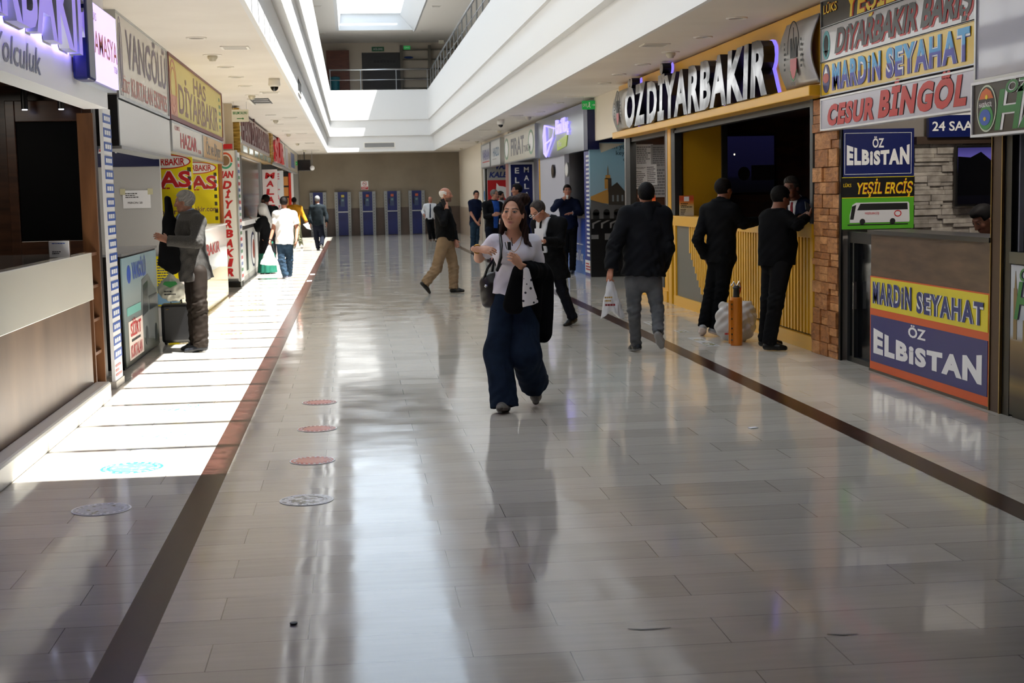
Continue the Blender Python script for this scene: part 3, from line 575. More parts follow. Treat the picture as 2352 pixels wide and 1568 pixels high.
# stone pillar of rough blocks
t = thing('stone_pillar', 'pillar of rough split orange-brown stone blocks between yellow and blue shops', 'pillar', (4.5, 13.19, 0), RIGHT)
M_stone = [noisy('split_stone_%d' % i, a, c, (3, 3, 8), 3., 8., .6, bump=.8, bdist=.02, distort=.6) for i, (a, c) in enumerate((('#94613a', '#c08650'), ('#a4703f', '#cf9560'), ('#85552f', '#b0743f')))]
rr = random.Random(11); b = MB(); z = 0.
while z < 2.38:
    hh = rr.uniform(.1, .17); x = -.35
    for k in range(3):
        w = (.7/3)*rr.uniform(.8, 1.2) if k < 2 else .35-x
        b.cur = rr.randrange(3)
        if rr.random() < .35:
            b.box(x, x+w-.004, -rr.uniform(.004, .035), .06, z, z+hh*.5-.003); b.cur = rr.randrange(3); b.box(x, x+w-.004, -rr.uniform(.004, .035), .06, z+hh*.5, z+hh-.004)
        else: b.box(x, x+w-.004, -rr.uniform(.004, .04), .06, z, z+hh-.004)
        x += w
    z += hh
b.build('stone_face', M_stone, t, bevel=.005); box('core', mat('mortar', '#3a2618', .9), -.345, .345, .02, .4, 0, 2.44, t)
box('black_edge', M_black, .35, .4, -.005, .016, 0, 2.44, t)
struct(box('wall_right_elbistan', mat('wall_render', '#8a8480', .8), 4.52, 8.1, 12.84, 12.95, 0, 3.3))
# white split-stone cladding behind the counter
t = thing('stone_cladding', 'white split stone cladding on the wall beside the blue ELBİSTAN panel', 'cladding', (5.9, 12.83, 0), 0)
rr = random.Random(5); b = MB(); z = 1.1
while z < 2.03:
    hh = rr.choice((.035, .045, .06)); x = -.695
    while x < 2.2:
        w = rr.uniform(.12, .34); b.cur = rr.randrange(2); b.box(x, min(x+w-.002, 2.2), -rr.uniform(.01, .05), .005, z, z+hh-.002); x += w
    z += hh
b.build('stones', [noisy('white_stone', '#8f8880', '#b5aea6', nscale=12., rough=.8, bump=.6), noisy('white_stone_b', '#7d766f', '#a39c95', nscale=12., rough=.8, bump=.6)], t, bevel=.003)
t = sign('wall_panel', 'blue ÖZ ELBİSTAN panel over black and green bus panel on the shop wall', (4.85, 12.79, 1.22), 0, .69, .92, .03, M_navy, cat='sign')
MB().box(-.32, .32, -.002, 0, .88, .884).box(-.32, .32, -.002, 0, .505, .509).box(-.32, -.316, -.002, 0, .509, .88).box(.316, .32, -.002, 0, .509, .88).build('white_line', M_whitep, t)
letters('ÖZ', .0, .79, .11, .085, M_whitep, t, -.003, bold=.05)
letters('ELBiSTAN', .0, .66, .6, .17, M_whitep, t, -.003, bold=.105, space=1.18, warp=lambda X, Z, x, z: (X, .59+(z+.5)*(.13+.055*(2*x)**2)))
box('black_band', M_black, -.345, .345, -.004, 0, .293, .475, t); MB().box(-.345, .345, -.006, 0, .475, .48).box(-.345, .345, -.006, 0, .288, .293).build('yellow_line', M_yellow, t)
for nm, mm, yv, bd in (('letter_outline', M_red, -.006, .07), ('lettering', _mc['sun_yellow'], -.008, .03)):
    letters('YEŞİL ERCİŞ', .06, .375, .54, .105, mm, t, yv, bold=bd, shear=.15, name=nm); letters('LÜKS', -.295, .405, .075, .03, mm, t, yv, bold=.02, name=nm)
box('green_band', mat('grass_green_print', '#55a82a', .35), -.345, .345, -.004, 0, 0, .288, t)
bus = MB().poly([(-.27, .06), (-.27, .13), (-.245, .225), (-.21, .245), (.29, .245), (.3, .23), (.305, .075), (.3, .06)], -.008, -.004).build('printed_bus', mat('bus_white', '#d8d8dc', .3), t)
MB().poly([(-.2, .175), (-.17, .235), (.28, .235), (.285, .175)], -.01, -.008).poly([(-.268, .09), (-.25, .21), (-.21, .225), (-.235, .09)], -.01, -.008).build('bus_windows', M_ink, bus)
MB().ell(-.15, .07, .026, .026, -.011, -.008).ell(.14, .07, .026, .026, -.011, -.008).build('bus_wheels', M_ink, bus)
letters('YEŞİLERCİŞ', -.06, .145, .14, .018, M_red, bus, -.0105, bold=.01); MB().ring(.19, .14, .035, .03, .008, -.0105, -.008).build('bus_badge', M_red, bus)
box('bus_shadow', M_ink, -.29, .29, -.0055, -.004, .035, .045, t)
t = sign('wall_sign', 'blue sign reading 24 SAAT AÇIK above the stone cladding', (5.9, 12.70, 2.05), 0, 1.2, .2, .06, M_navy)
box('white_band', M_whitep, -.6, .6, -.002, .06, .2, .55, t); letters('24 SAAT AÇIK BÜFE', -.02, .1, 1.1, .085, M_whitep, t, -.003, bold=.035)
MB().ell(.1, .22, .1, .04, -.004, -.002).box(-.05, .3, -.004, -.002, .24, .3).build('printed_car', M_ink, t)
struct(box('trim_7', mat('wood_lintel', '#3a2a1e', .5), 5.2, 6.6, 12.74, 12.83, 1.99, 2.06))
t = thing('television', 'black wall television with violet reflections in the ELBİSTAN shop', 'television', (5.95, 12.70, 1.41), 0)
box('casing', M_black, -.39, .45, 0, .05, 0, .56, t, bevel=.006); box('screen', gradz('tv_painted_reflections', [(0, '#040408'), (.55, '#07070f'), (.62, '#2c2858'), (.85, '#4a4486'), (1, '#2f2c60')], 'Z', .02, .54, .12, glow=.4), -.37, .43, -.003, 0, .02, .54, t)  # violet reflections are painted into the screen gradient, with some glow
MB().poly([(-.37, .1), (-.37, .46), (-.25, .45), (-.15, .5), (-.05, .42), (.0, .3), (.43, .33), (.43, .1)], -.006, -.003).build('screen_picture', mat('screen_dark', '#06070c', .15), t)
t = thing('shop_counter', 'wooden counter carrying yellow MARDİN SEYAHAT and blue ÖZ ELBİSTAN boards', 'counter', (4.5, 10.86, 0), RIGHT)
box('front_panel', noisy('dark_oak', '#4a3626', '#6e5540', (1, 1, 5), 2.5, 6., .4, lo=.3, hi=.75), -1.19, 1.2, .012, .05, .0, 1.2, t)
box('worktop', mat('counter_top_dark', '#2b2a29', .3), -1.2, 1.2, -.02, .35, 1.2, 1.235, t); box('carcass', M_anth, -1.18, 1.18, .05, .3, 0, 1.2, t)
box('orange_board', M_orange, -1.18, 1.18, .002, .012, .015, .835, t); box('kick_strip', mat('kick_grey', '#4c443a', .5), -1.19, 1.2, -.004, .012, 0, .02, t)
box('yellow_board', mat('lemon_print', '#e3d327', .3), -1.155, 1.165, -.002, .004, .555, .825, t); box('blue_board', mat('royal_blue_print', '#262a70', .3), -1.155, 1.165, -.002, .004, .09, .495, t)
for nm, mm, yv, bd in (('letter_rim', M_navyd, -.004, .17), ('letter_outline', M_whitep, -.007, .145), ('lettering', mat('deep_blue_print', '#1c2c74', .35), -.01, .05)):
    letters('MARDiN', -.66, .695, .86, .19, mm, t, yv, bold=bd, space=1.28, name=nm); letters('SEYAHAT', .49, .68, 1.22, .17, mm, t, yv, bold=bd, space=1.25, name=nm)
letters('ÖZ', -.12, .425, .36, .085, M_whitep, t, -.004, bold=.05)
letters('ELBiSTAN', .0, .27, 2.16, .2, M_whitep, t, -.004, bold=.105, space=1.18, warp=lambda X, Z, x, z: (X, .165+(z+.5)*(.15+.07*(2*x)**2)))
t = thing('glass_door', 'dark narrow glass door between stone pillar and ELBİSTAN counter', 'door', (4.58, 12.42, 0), RIGHT)
box('pane', mat('dark_door_glass', '#0c0e10', .1), -.3, .34, .01, .02, .04, 1.1, t)
MB().box(-.36, -.3, -.02, .04, 0, 1.2).box(-.2, -.16, -.03, .03, .05, 1.1).box(.34, .37, -.02, .04, 0, 1.2).box(-.3, .34, -.02, .04, 1.1, 1.2).box(-.3, .34, -.02, .04, 0, .05).build('frame', M_anth, t); box('handle', M_steel, -.14, -.12, -.05, -.02, .5, .75, t)
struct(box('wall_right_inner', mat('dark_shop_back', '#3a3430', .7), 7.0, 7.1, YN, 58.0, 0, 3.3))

# ---- yellow shop
t = thing('shop_fascia', 'long golden yellow fascia board over the ÖZ DİYARBAKIR shop', 'sign', (4.42, 18.1, 2.5), RIGHT)
box('face_panel', M_yel, -5.2, 4.98, 0, .12, .04, .82, t); box('ledge', M_yel, -5.2, 4.98, -.12, .12, -.03, .07, t, bevel=.01)
t2 = t; t['label'] = 'long golden yellow fascia with big chrome letters spelling ÖZ DİYARBAKIR'
M_side = mat('black_letter_return', '#0a0a0c', .3)
for txt, cx, cz, w, h in (('ÖZ', -3.12, .38, 1.55, .6), ('DİYARBAKIR', .78, .36, 6.0, .58)):
    letters(txt, cx, cz, w, h, None, t2, -.16, bold=.08, name='channel_letters', thick=.12, space=1.12, shear=.12, mats=[M_chrome, M_side])
    letters(txt, cx, cz, w*1.005, h*1.02, mat('violet_back_glow', '#8f84e0', .4, emit='#8d7cff', es=.6), t2, -.005, bold=.08, space=1.12, shear=.12, name='back_glow')
def emblem_plate(lab, Yc, n):
    q = thing('emblem_plate', lab, 'emblem', (4.42, Yc, 2.5), RIGHT, 'steel emblem plates')
    b = MB(); N = 12
    fr = []; 
    for i in range(N+1):
        u = i/N; z = .09+u*.64; bow = .05*math.sin(PI*u)
        fr.append((z, bow))
    b2 = MB(); vs = []
    for z, bw in fr:
        vs += [(-.5-bw*1.2+.03, -.03-bw*1.4, z), (.5-bw*1.2+.03, -.03-bw*1.4, z)]
    fs = [(2*i, 2*i+1, 2*i+3, 2*i+2) for i in range(N)]
    o = b2.add(vs, fs).build('plate', M_brushed, q, smooth=True); sm = o.modifiers.new('thick', 'SOLIDIFY'); sm.thickness = .02; sm.offset = -1
    y0 = -.112
    MB().ring(0, .42, .19, .3, .012, y0, y0+.004, a0=0, a1=PI).build('inscription_arc', M_ink, q)
    bars(q, M_ink, y0, 6, -.3, -.24, .25, .55, 3, name='inscription'); bars(q, M_ink, y0, 6, .22, .28, .25, .55, 4, name='inscription')
    MB().box(-.1, -.05, y0, y0+.004, .42, .56).box(.05, .1, y0, y0+.004, .42, .56).poly([(-.05, .42), (.05, .42), (.0, .58)], y0, y0+.004).box(-.006, .006, y0, y0+.004, .56, .66).box(-.1, .1, y0, y0+.004, .37, .42).build('tower_picture', M_ink, q)
    MB().poly([(-.1, .36), (.1, .36), (.095, .26), (.05, .19), (0, .165), (-.05, .19), (-.095, .26)], y0, y0+.004).build('red_shield', mat('shield_red', '#a81f28', .35), q)
    MB().poly([(-.1, .25), (-.05, .175), (0, .15), (.05, .175), (.1, .25), (.11, .25), (.055, .165), (0, .14), (-.055, .165), (-.11, .25)], y0, y0+.004).build('green_edge', M_green, q)
    letters('1981', 0, .115, .14, .045, M_ink, q, y0, bold=.01)
emblem_plate('curved steel emblem plate at the right end of the yellow fascia', 13.63, 0)
emblem_plate('curved steel emblem plate at the left end of the yellow fascia', 22.85, 1)
for i, (x, w, m_) in enumerate(((4.44, .09, mat('grey_metal_post', '#55585a', .4, .5)), (-1.87, .2, M_yel), (-1.63, .22, M_anth), (-2.05, .08, M_brushed), (-5.15, .1, M_alu), (-4.9, .35, M_anth))):
    z0 = 1.26 if i != 1 else 0.
    struct(box('trim_%d' % (11+i), m_, 4.5, 4.6, 18.1-x-w/2, 18.1-x+w/2, z0, 2.5))
struct(box('trim_17', M_anth, 4.52, 4.6, 13.6, 23.3, 2.4, 2.5)); struct(box('trim_18', _mc['grey_metal_post'], 4.5, 4.52, 13.7, 19.7, 2.4, 2.44))
t = thing('shop_counter', 'yellow slatted counter front with grey end panel', 'counter', (4.5, 16.6, 0), RIGHT)
box('carcass', mat('slat_backing', '#2a2620', .7), -3.0, 2.98, .035, .2, 0, 1.13, t); box('top_band', M_yel, -3.1, 3.02, -.02, .24, 1.12, 1.255, t, bevel=.004)
box('base_band', M_yel, -3.1, 3.02, -.01, .05, 0, .14, t); box('grey_panel', mat('grey_laminate', '#6a675f', .5), -3.0, -1.4, .02, .035, .14, 1.12, t)
MB().box(-3.1, -3.0, -.005, .05, .14, 1.12).box(2.98, 3.02, -.01, .05, .14, 1.12).build('side_post', M_yel, t)
x = -2.2; i = 0
while x < 2.95:
    zb = .14 if x > -1.45 else .14+(.62*(min(1, (-1.45-x)/.75)))
    if x < -1.9: zb = max(zb, .68)
    zb = .14 if x > -1.45 else (.15+(-1.45-x)*.82)
    box('slat', M_yel, x, x+.055, 0, .035, max(.16, zb), 1.12, t); x += .104
# inside the yellow shop
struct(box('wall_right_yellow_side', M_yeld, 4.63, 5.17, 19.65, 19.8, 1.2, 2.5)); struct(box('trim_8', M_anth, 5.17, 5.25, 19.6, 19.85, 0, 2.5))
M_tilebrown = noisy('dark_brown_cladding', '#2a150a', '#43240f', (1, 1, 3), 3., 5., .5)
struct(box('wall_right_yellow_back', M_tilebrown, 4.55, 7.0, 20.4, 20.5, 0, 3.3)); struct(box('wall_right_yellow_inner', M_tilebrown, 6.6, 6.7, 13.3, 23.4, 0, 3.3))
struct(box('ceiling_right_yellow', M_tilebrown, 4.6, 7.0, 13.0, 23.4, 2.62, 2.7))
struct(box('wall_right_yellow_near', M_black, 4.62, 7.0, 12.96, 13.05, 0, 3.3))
t = thing('television', 'large wall television with dim violet screen inside the yellow shop', 'television', (5.78, 20.335, 1.53), 0)
box('casing', M_black, -.4, .38, 0, .06, 0, .86, t, bevel=.006); box('screen', gradz('dim_screen', [(0, '#06060a'), (.25, '#0c0c18'), (.3, '#14132c'), (1, '#1d1c40')], 'Z', .03, .84, .12, glow=.2), -.38, .36, -.003, 0, .03, .84, t)
MB().box(.02, .36, -.005, -.003, .2, .42).ell(-.09, .3, .09, .1, -.005, -.003).build('screen_picture', M_ink, t)
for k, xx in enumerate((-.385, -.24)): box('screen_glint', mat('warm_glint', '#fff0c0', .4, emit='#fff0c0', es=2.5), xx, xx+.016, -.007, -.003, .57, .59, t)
# notices behind the window
struct(box('wall_right_notice', noisy('notice_brown', '#3a2010', '#5a331a', (1, 1, 4), 3.), 4.52, 6.6, 23.2, 23.3, 0, 3.3))
for k, (x0, x1, z0, z1, lab) in enumerate(((4.66, 4.96, 2.02, 2.37, 'white notice sheet at top left of the brown notice window'), (4.92, 5.3, 1.98, 2.36, 'grey notice sheet at top right of the brown notice window'), (4.64, 4.9, 1.82, 2.03, 'small printed sheet in middle of the brown notice window'), (4.92, 5.3, 1.5, 2.0, 'large grey price list at right of the brown notice window'), (4.6, 4.83, 1.64, 1.97, 'tilted white sheet low left on the brown notice window'), (4.84, 5.02, 1.7, 2.04, 'tilted white sheet overlapping the large grey list'))):
    q = sign('notice_sheet', lab, ((x0+x1)/2, 23.19-.006*k, z0), 0, x1-x0, z1-z0, .003, mat('grey_paper', '#a8a8ac', .7) if k in (1, 3) else M_paper, cat='notice', part='sheet', group='notices in the brown window')
    if k >= 4: q.rotation_euler = (0, .07 if k == 4 else -.04, 0)
    bars(q, mat('grey_ink', '#6c6c72', .6), -.001, 9, -(x1-x0)*.42, (x1-x0)*.42, .03, z1-z0-.03, k)
for k, (px, py, lab, pz) in enumerate(((4.6, 19.35, 'orange and white card stand on the yellow counter', 1.256), (4.72, 22.4, 'orange and white card stand on sill of the notice window', 1.256))):
    q = thing('card_stand', lab, 'card', (px, py, pz), -.1, 'card stands')
    box('card', gradz('card_print', [(0, '#c8c2bc'), (.45, '#cbb98a'), (.62, '#d88a3a'), (.8, '#c8452a'), (1, '#b8572a')], 'Z', 0, .28), -.1, .1, 0, .006, 0, .28, q)
    box('white_square', M_paper, -.035, .035, -.002, 0, .2, .265, q); bars(q, M_ink, -.002, 3, -.08, .08, .11, .18, 3); bars(q, M_ink, -.002, 4, -.085, .0, .015, .1, 6)
    box('foot', M_alu, -.09, .09, 0, .06, -.001, .004, q)
t = thing('window_sill', 'yellow and brown sill wall below the notice window', 'counter', (4.5, 21.6, 0), RIGHT)
box('panel', M_yel, -1.6, 1.4, .02, .4, .16, 1.25, t); box('base_band', M_yel, -1.6, 1.45, -.01, .4, 0, .16, t); box('dark_panel', M_anth, -1.45, 1.2, .01, .02, .2, 1.1, t)

# ---- coach company booth
t = thing('advert_panel', 'tall advert panel with stone mosque picture beside the yellow shop', 'advert', (5.25, 26.65, 0), 0)
box('face_panel', gradz('advert_sky', [(0, '#0c0d10'), (.38, '#14161a'), (.44, '#93aec4'), (.62, '#8fb8d0'), (1, '#84bad8')], 'Z', 0, 3.3), -.77, .75, 0, .1, 0, 3.32, t)
box('blue_card', M_navyd, -.68, .75, -.004, 0, 2.53, 3.28, t); box('blue_card_top', mat('mid_blue_print', '#234a8c', .35), -.7, .75, -.006, 0, 3.1, 3.3, t)
letters('Rahat', -.33, 3.1, .42, .12, M_whitep, t, -.008, bold=.02); letters("Kâmil Koç'la", -.22, 2.93, .84, .1, M_whitep, t, -.008, bold=.015); letters('Yolculuk', -.17, 2.76, .54, .1, M_whitep, t, -.008, bold=.01)
MB().poly([(-.6, 2.52), (-.1, 2.5), (-.55, 2.34)], -.005, 0).build('torn_paper', mat('cream_paper', '#d8d2c4', .5), t)
letters('Tüm yol arkadaşlarına', .1, 2.45, 1.15, .085, mat('slate_text', '#3a5468', .5), t, -.004); letters('keyifli yolculuklar', .16, 2.33, .85, .08, _mc['slate_text'], t, -.004); letters('dileriz', .02, 2.21, .3, .075, _mc['slate_text'], t, -.004)
M_must = mat('sunlit_stone_print', '#b98a44', .5); M_dst = mat('dark_stone_print', '#3a332c', .5); M_grs = mat('grey_stone_print', '#58585a', .5)
b = MB(); b.poly([(-.76, 1.42), (-.76, 1.52), (-.42, 1.66), (-.42, 1.38)], -.004, 0).box(-.49, -.36, -.006, 0, 1.66, 1.86).box(-.47, -.38, -.006, 0, 1.84, 1.92).build('mosque_wall', M_must, t)
MB().poly([(-.42, 1.3), (-.42, 1.66), (-.25, 1.78), (-.08, 1.58), (-.08, 1.3)], -.007, 0).box(-.425, -.36, -.008, 0, 1.6, 1.86).build('mosque_gable', M_dst, t)
MB().box(-.438, -.412, -.008, 0, 1.92, 2.02).poly([(-.438, 2.02), (-.412, 2.02), (-.425, 2.1)], -.008, 0).build('minaret', mat('pale_stone_print', '#8a8274', .5), t)
MB().poly([(-.76, 1.1), (-.76, 1.46), (-.42, 1.36), (.7, 1.32), (.7, 1.1)], -.009, 0).build('arcade', M_grs, t)
b = MB()
for i in range(5): b.box(-.72+i*.2, -.6+i*.2, -.011, 0, 1.1, 1.22); b.ell(-.66+i*.2, 1.22, .06, .06, -.011, 0, 16)
b.build('arches', M_ink, t)
b = MB()
for i in range(4): b.box(-.35+i*.09, -.315+i*.09, -.011, -.004, 1.42, 1.54)
b.build('gable_windows', mat('window_print', '#7a8288', .5), t)
MB().box(-.76, .7, -.006, 0, 0.1, 1.1).build('dark_foreground', M_black, t)
b = MB()
for i in range(5): b.poly([(-.74+i*.17, .92), (-.74+i*.17, 1.02), (-.62+i*.17, 1.07), (-.56+i*.17, 1.07), (-.6+i*.17, 1.05), (-.7+i*.17, 1.0), (-.71+i*.17, .92)], -.008, 0)
b.box(-.76, -.62, -.008, 0, .72, .8).box(-.5, -.34, -.008, 0, .7, .82)
b.build('seat_highlights', M_alu, t)
t = thing('number_strip', 'tall violet-blue strip of white boxes on post beside the advert panel', 'sign', (4.5, 27.05, 0), RIGHT)
box('face_panel', mat('violet_blue_print', '#50569a', .35), -.38, .38, 0, .12, .0, 2.38, t)
b = MB()
for i in range(24): b.box(-.13, .19, -.005, 0, .38+i*.082, .42+i*.082)
b.build('white_box', M_whitep, t); box('white_foot', M_whitep, -.38, .38, -.003, 0, .06, .3, t); bars(t, M_red, -.005, 3, -.3, .3, .1, .26, 4)
t = rsign('hanging_sign', 'grey-blue steel sign with glowing violet logo and lime tag', 30.6, 2.4, 7.2, .9, .12, noisy('blue_steel_face', '#6d7684', '#8d97a8', (1, 1, .4), .8, 3., .18, metal=.55), X=4.45)
M_glow = mat('lilac_neon', '#c8c0ff', .4, emit='#a89cff', es=.7)
b = MB(); b.tube([(-1.75, -.03, .72), (-2.0, -.03, .5), (-1.9, -.03, .1), (-1.6, -.03, .02), (-1.75, -.03, .72)], .025); b.tube([(-1.75, -.03, .72), (-.3, -.03, .6), (-.55, -.03, .4), (-1.7, -.03, .3)], .02); b.tube([(-.55, -.03, .4), (-1.6, -.03, .02)], .02); b.build('neon_logo', M_glow, t)
letters('Kâmil Koç', .85, .6, 1.75, .3, M_glow, t, -.04, bold=.015, thick=.03)
MB().poly([(.0, .1), (.0, .3), (1.5, .4), (1.3, .16)], -.012, 0).build('lime_tag', mat('lime_print', '#b4d030', .3), t); letters('flix', .45, .24, .5, .12, M_whitep, t, -.016, bold=.03)
box('navy_edge', M_navyd, 3.6, 4.05, -.02, .2, -.0, .9, t)
t = thing('booth_wall', 'plain pale grey booth wall under the violet logo sign', 'partition', (4.52, 31.4, 0), RIGHT)
box('panel', mat('pale_lilac_wall', '#b9bac8', .5), -2.7, 1.3, 0, .1, 0, 2.42, t); box('corner_post', mat('blue_post', '#4a5a9a', .4), -2.9, -2.7, -.02, .1, 0, 2.42, t); box('yellow_trim', M_yel, -2.72, -2.66, -.025, 0, 0, 2.42, t)
for k, (yy, m_, lab) in enumerate(((31.66, M_blackgloss, 'dark round wall clock on the pale booth wall'), (29.59, M_alu, 'pale round wall plaque to the right of the dark round clock'))):
    q = thing('wall_clock', lab, 'clock', (4.515, yy, 2.08), RIGHT); MB().ell(0, 0, .24, .15, -.03, 0).build('rim', m_, q); MB().ell(0, 0, .2, .125, -.036, -.03).build('face', mat('bronze_face', '#2c2420', .2) if k == 0 else M_whitep, q)
struct(box('wall_right_booth_back', mat('grey_booth_back', '#8d8d96', .6), 5.2, 5.3, 26.8, 41.0, 0, 3.3))
struct(box('trim_9', M_navy, 5.17, 5.2, 27.0, 29.2, 2.05, 2.25))
q = sign('notice_board', 'grey framed notice board on the back wall of blue counter booth', (5.18, 28.2, 1.35), RIGHT, 1.2, .62, .02, M_grey, M_alu, .02, cat='board')
t = thing('ticket_counter', 'blue counter front with white Kâmil Koç lettering', 'counter', (4.5, 28.75, 0), RIGHT)
box('front_panel', gradz('counter_blue', [(0, '#5a7fc0'), (.35, '#3f66b4'), (.7, '#27459c'), (1, '#1d3488')], 'Z', 0, 1.1), -1.25, 1.3, 0, .4, 0, 1.1, t); box('worktop', mat('worktop_grey_brown', '#5c5650', .3), -1.3, 1.35, -.06, .42, 1.1, 1.14, t)
letters('Kâmil Koç', .5, .36, 1.15, .22, M_whitep, t, -.004, bold=.02); bars(t, M_whitep, -.004, 1, -1.0, 1.1, .56, .6, 2, fill=(.95, 1.))
struct(box('trim_10', mat('floor_grey_step', '#8c8c92', .4), 4.5, 4.6, 30.0, 41, 0, .05))
# ---- far right signs
t = rsign('hanging_sign', 'cream sign reading FIRAT between two oval emblems', 37.35, 2.45, 6.9, .8, .12, mat('ivory_sign_face', '#cfcabc', .3), frame=M_alu, fw=.03)
letters('FIRAT', -.3, .4, 3.0, .46, mat('pewter_print', '#6c6a70', .4), t, -.004, bold=.05); letters('TURİZM', 1.8, .28, 1.4, .16, _mc['pewter_print'], t, -.004, bold=.02)
for s in (-2.9, 2.6): e = MB().ring(s, .4, .5, .3, .06, -.006, 0).build('emblem_ring', mat('sage_print', '#7aa088', .4), t); MB().ell(s, .4, .4, .22, -.004, 0).build('emblem_field', M_whitep, t)
t = rsign('hanging_sign', 'white sign with small dark and blue lettering, left of the FIRAT sign', 43.4, 2.45, 2.9, .8, .12, mat('far_white_face', '#d0d2d4', .3), frame=M_alu, fw=.03)
letters('HAZO', .2, .42, 1.8, .26, mat('dull_blue_print', '#5a7a98', .4), t, -.004, bold=.04); bars(t, M_grey, -.004, 1, -.9, 1.0, .18, .24, 3)
t = rsign('hanging_sign', 'white sign with violet-blue lettering, furthest of the right row', 46.6, 2.45, 3.0, .78, .12, _mc['far_white_face'], frame=M_alu, fw=.03)
letters('VARAN', .1, .42, 2.3, .34, mat('violet_blue_ink', '#4a4a94', .4), t, -.004, bold=.04); box('red_line', M_red, -1.1, 1.2, -.004, 0, .18, .21, t)
t = thing('letter_board', 'blue board with white letters ELAZIĞ and MALATYA running downwards', 'sign', (4.84, 40.5, 0), 0)
box('face_panel', M_whitep, -.37, .37, 0, .1, .2, 2.48, t); box('blue_field', M_navy, -.31, .31, -.006, 0, .3, 2.42, t, bevel=.003)
for i, c in enumerate('ELAZIĞ'): letters(c, -.13, 2.25-i*.27, .05 if c == 'I' else .12, .16, M_whitep, t, -.01, bold=.03)
for i, c in enumerate('MALATYA'): letters(c, .14, 2.27-i*.235, .14, .15, M_whitep, t, -.01, bold=.03)
box('pink_rule', mat('pale_pink_print', '#d8a8a0', .4), -.45, -.37, -.003, .05, .2, 2.48, t)
t = thing('wall_panel', 'white and red panel reading VAN KALESİ with a white cat head', 'sign', (4.86, 47.0, 0), 0)
box('face_panel', M_grey, -.38, .5, 0, .1, .2, 2.6, t); letters('VAN', .12, 2.5, .5, .2, mat('ink_blue', '#26357c', .4), t, -.004, bold=.09, shear=.2); letters('KALESİ', .1, 2.23, .8, .19, _mc['ink_blue'], t, -.004, bold=.08, shear=.25)
box('red_field', M_red, -.38, .5, -.004, 0, .3, 2.05, t)
MB().poly([(-.1, 1.7), (-.08, 1.96), (.0, 1.86), (.15, 1.84), (.3, 1.78), (.38, 1.68), (.3, 1.5), (.36, 1.4), (.2, 1.45), (.1, 1.6), (-.04, 1.6)], -.008, 0).build('cat_head', M_whitep, t)
t = thing('dark_pole_sign', 'thin dark pole sign with white and blue strip at the end of the right row', 'sign', (4.5, 48.3, .3), RIGHT)
box('post', M_anth, -.3, .5, 0, .1, 0, 2.25, t); box('white_strip', M_whitep, -.2, .1, -.006, 0, .9, 2.2, t); box('blue_strip', mat('sky_blue_print', '#3a88c8', .4), -.2, .1, -.008, 0, 1.1, 1.4, t)
struct(box('wall_right_far', mat('far_shop_grey', '#77777c', .6), 5.3, 5.4, 41, 49.4, 0, 3.3)); struct(box('wall_right_far_end', M_beige, 4.56, 5.4, 47.1, 47.2, 0, 3.3))
struct(box('wall_right_far_mid', mat('far_shop_pale', '#9a9a9c', .6), 4.52, 5.4, 40.62, 40.7, 0, 3.3))
# ------------------------------------------------------------------ ceiling fittings
M_fit = mat('white_fitting', '#e6e2da', .4); M_dark = mat('dark_slot', '#1a1a1c', .6)
def downlight(x, y, side, i, n):
    t = thing('downlight', 'flush round downlight in the %s ceiling strip, number %s from the entrance end' % (side, i), 'light', (x, y, ZC), 0, side+' downlights')
    MB().lathe((0, 0, 0), [(.075, .0), (.08, -.012), (.105, -.014), (.112, -.004), (.112, 0)]).build('rim', M_fit, t); MB().cyl((0, 0, -.004), .074, .004, n=24).build('lamp', mat('unlit_lamp', '#8d857a', .3), t)
ORD = 'first second third fourth fifth sixth seventh eighth ninth tenth'.split()
for i, (x, y) in enumerate([(-1.61, 15.92), (-1.6, 19.43), (-1.59, 21.03), (-1.58, 22.7), (-1.63, 30.69), (-1.65, 34.53), (-1.64, 38.01)]): downlight(x, y, 'left', ORD[i], 7)
for i, (x, y) in enumerate([(3.99, 14.51), (4.08, 16.28), (4.08, 19.7), (4.05, 21.32), (4.13, 23.0), (4.09, 27.92), (4.13, 30.93), (4.15, 34.42), (4.09, 43.82), (4.14, 45.76)]): downlight(x, y, 'right', ORD[i], 10)
def vent(x, y, side, i, z=ZC):
    t = thing('air_vent', 'rectangular slotted air vent in the %s ceiling, number %s from the entrance end' % (side, i), 'vent', (x, y, z), 0, side+' ceiling vents')
    MB().box(-.16, .16, -.16, -.13, -.012, 0).box(-.16, .16, .13, .16, -.012, 0).box(-.16, -.13, -.13, .13, -.012, 0).box(.13, .16, -.13, .13, -.012, 0).build('frame', M_fit, t)
    b = MB()
    for k in range(6): b.box(-.13, .13, -.12+k*.045, -.1+k*.045, -.009, -.002)
    b.build('slat', M_fit, t); box('slot', M_dark, -.13, .13, -.13, .13, -.002, 0, t)
for i, (x, y) in enumerate([(-1.28, 16.97), (-1.28, 24.14), (-1.28, 31.84), (-1.3, 39.78), (-1.28, 46.82), (-1.28, 53.94)]): vent(x, y, 'left', ORD[i])
for i, (x, y) in enumerate([(3.69, 17.1), (4.13, 26.19), (3.74, 32.28), (3.73, 39.43), (3.75, 46.98)]): vent(x, y, 'right', ORD[i])
for i, (x, y) in enumerate([(-.95, 49.66), (-.95, 57.9), (3.12, 49.84), (3.11, 57.2)]): vent(x, y, 'gallery '+('left' if x < 0 else 'right'), ORD[i % 2], ZU)
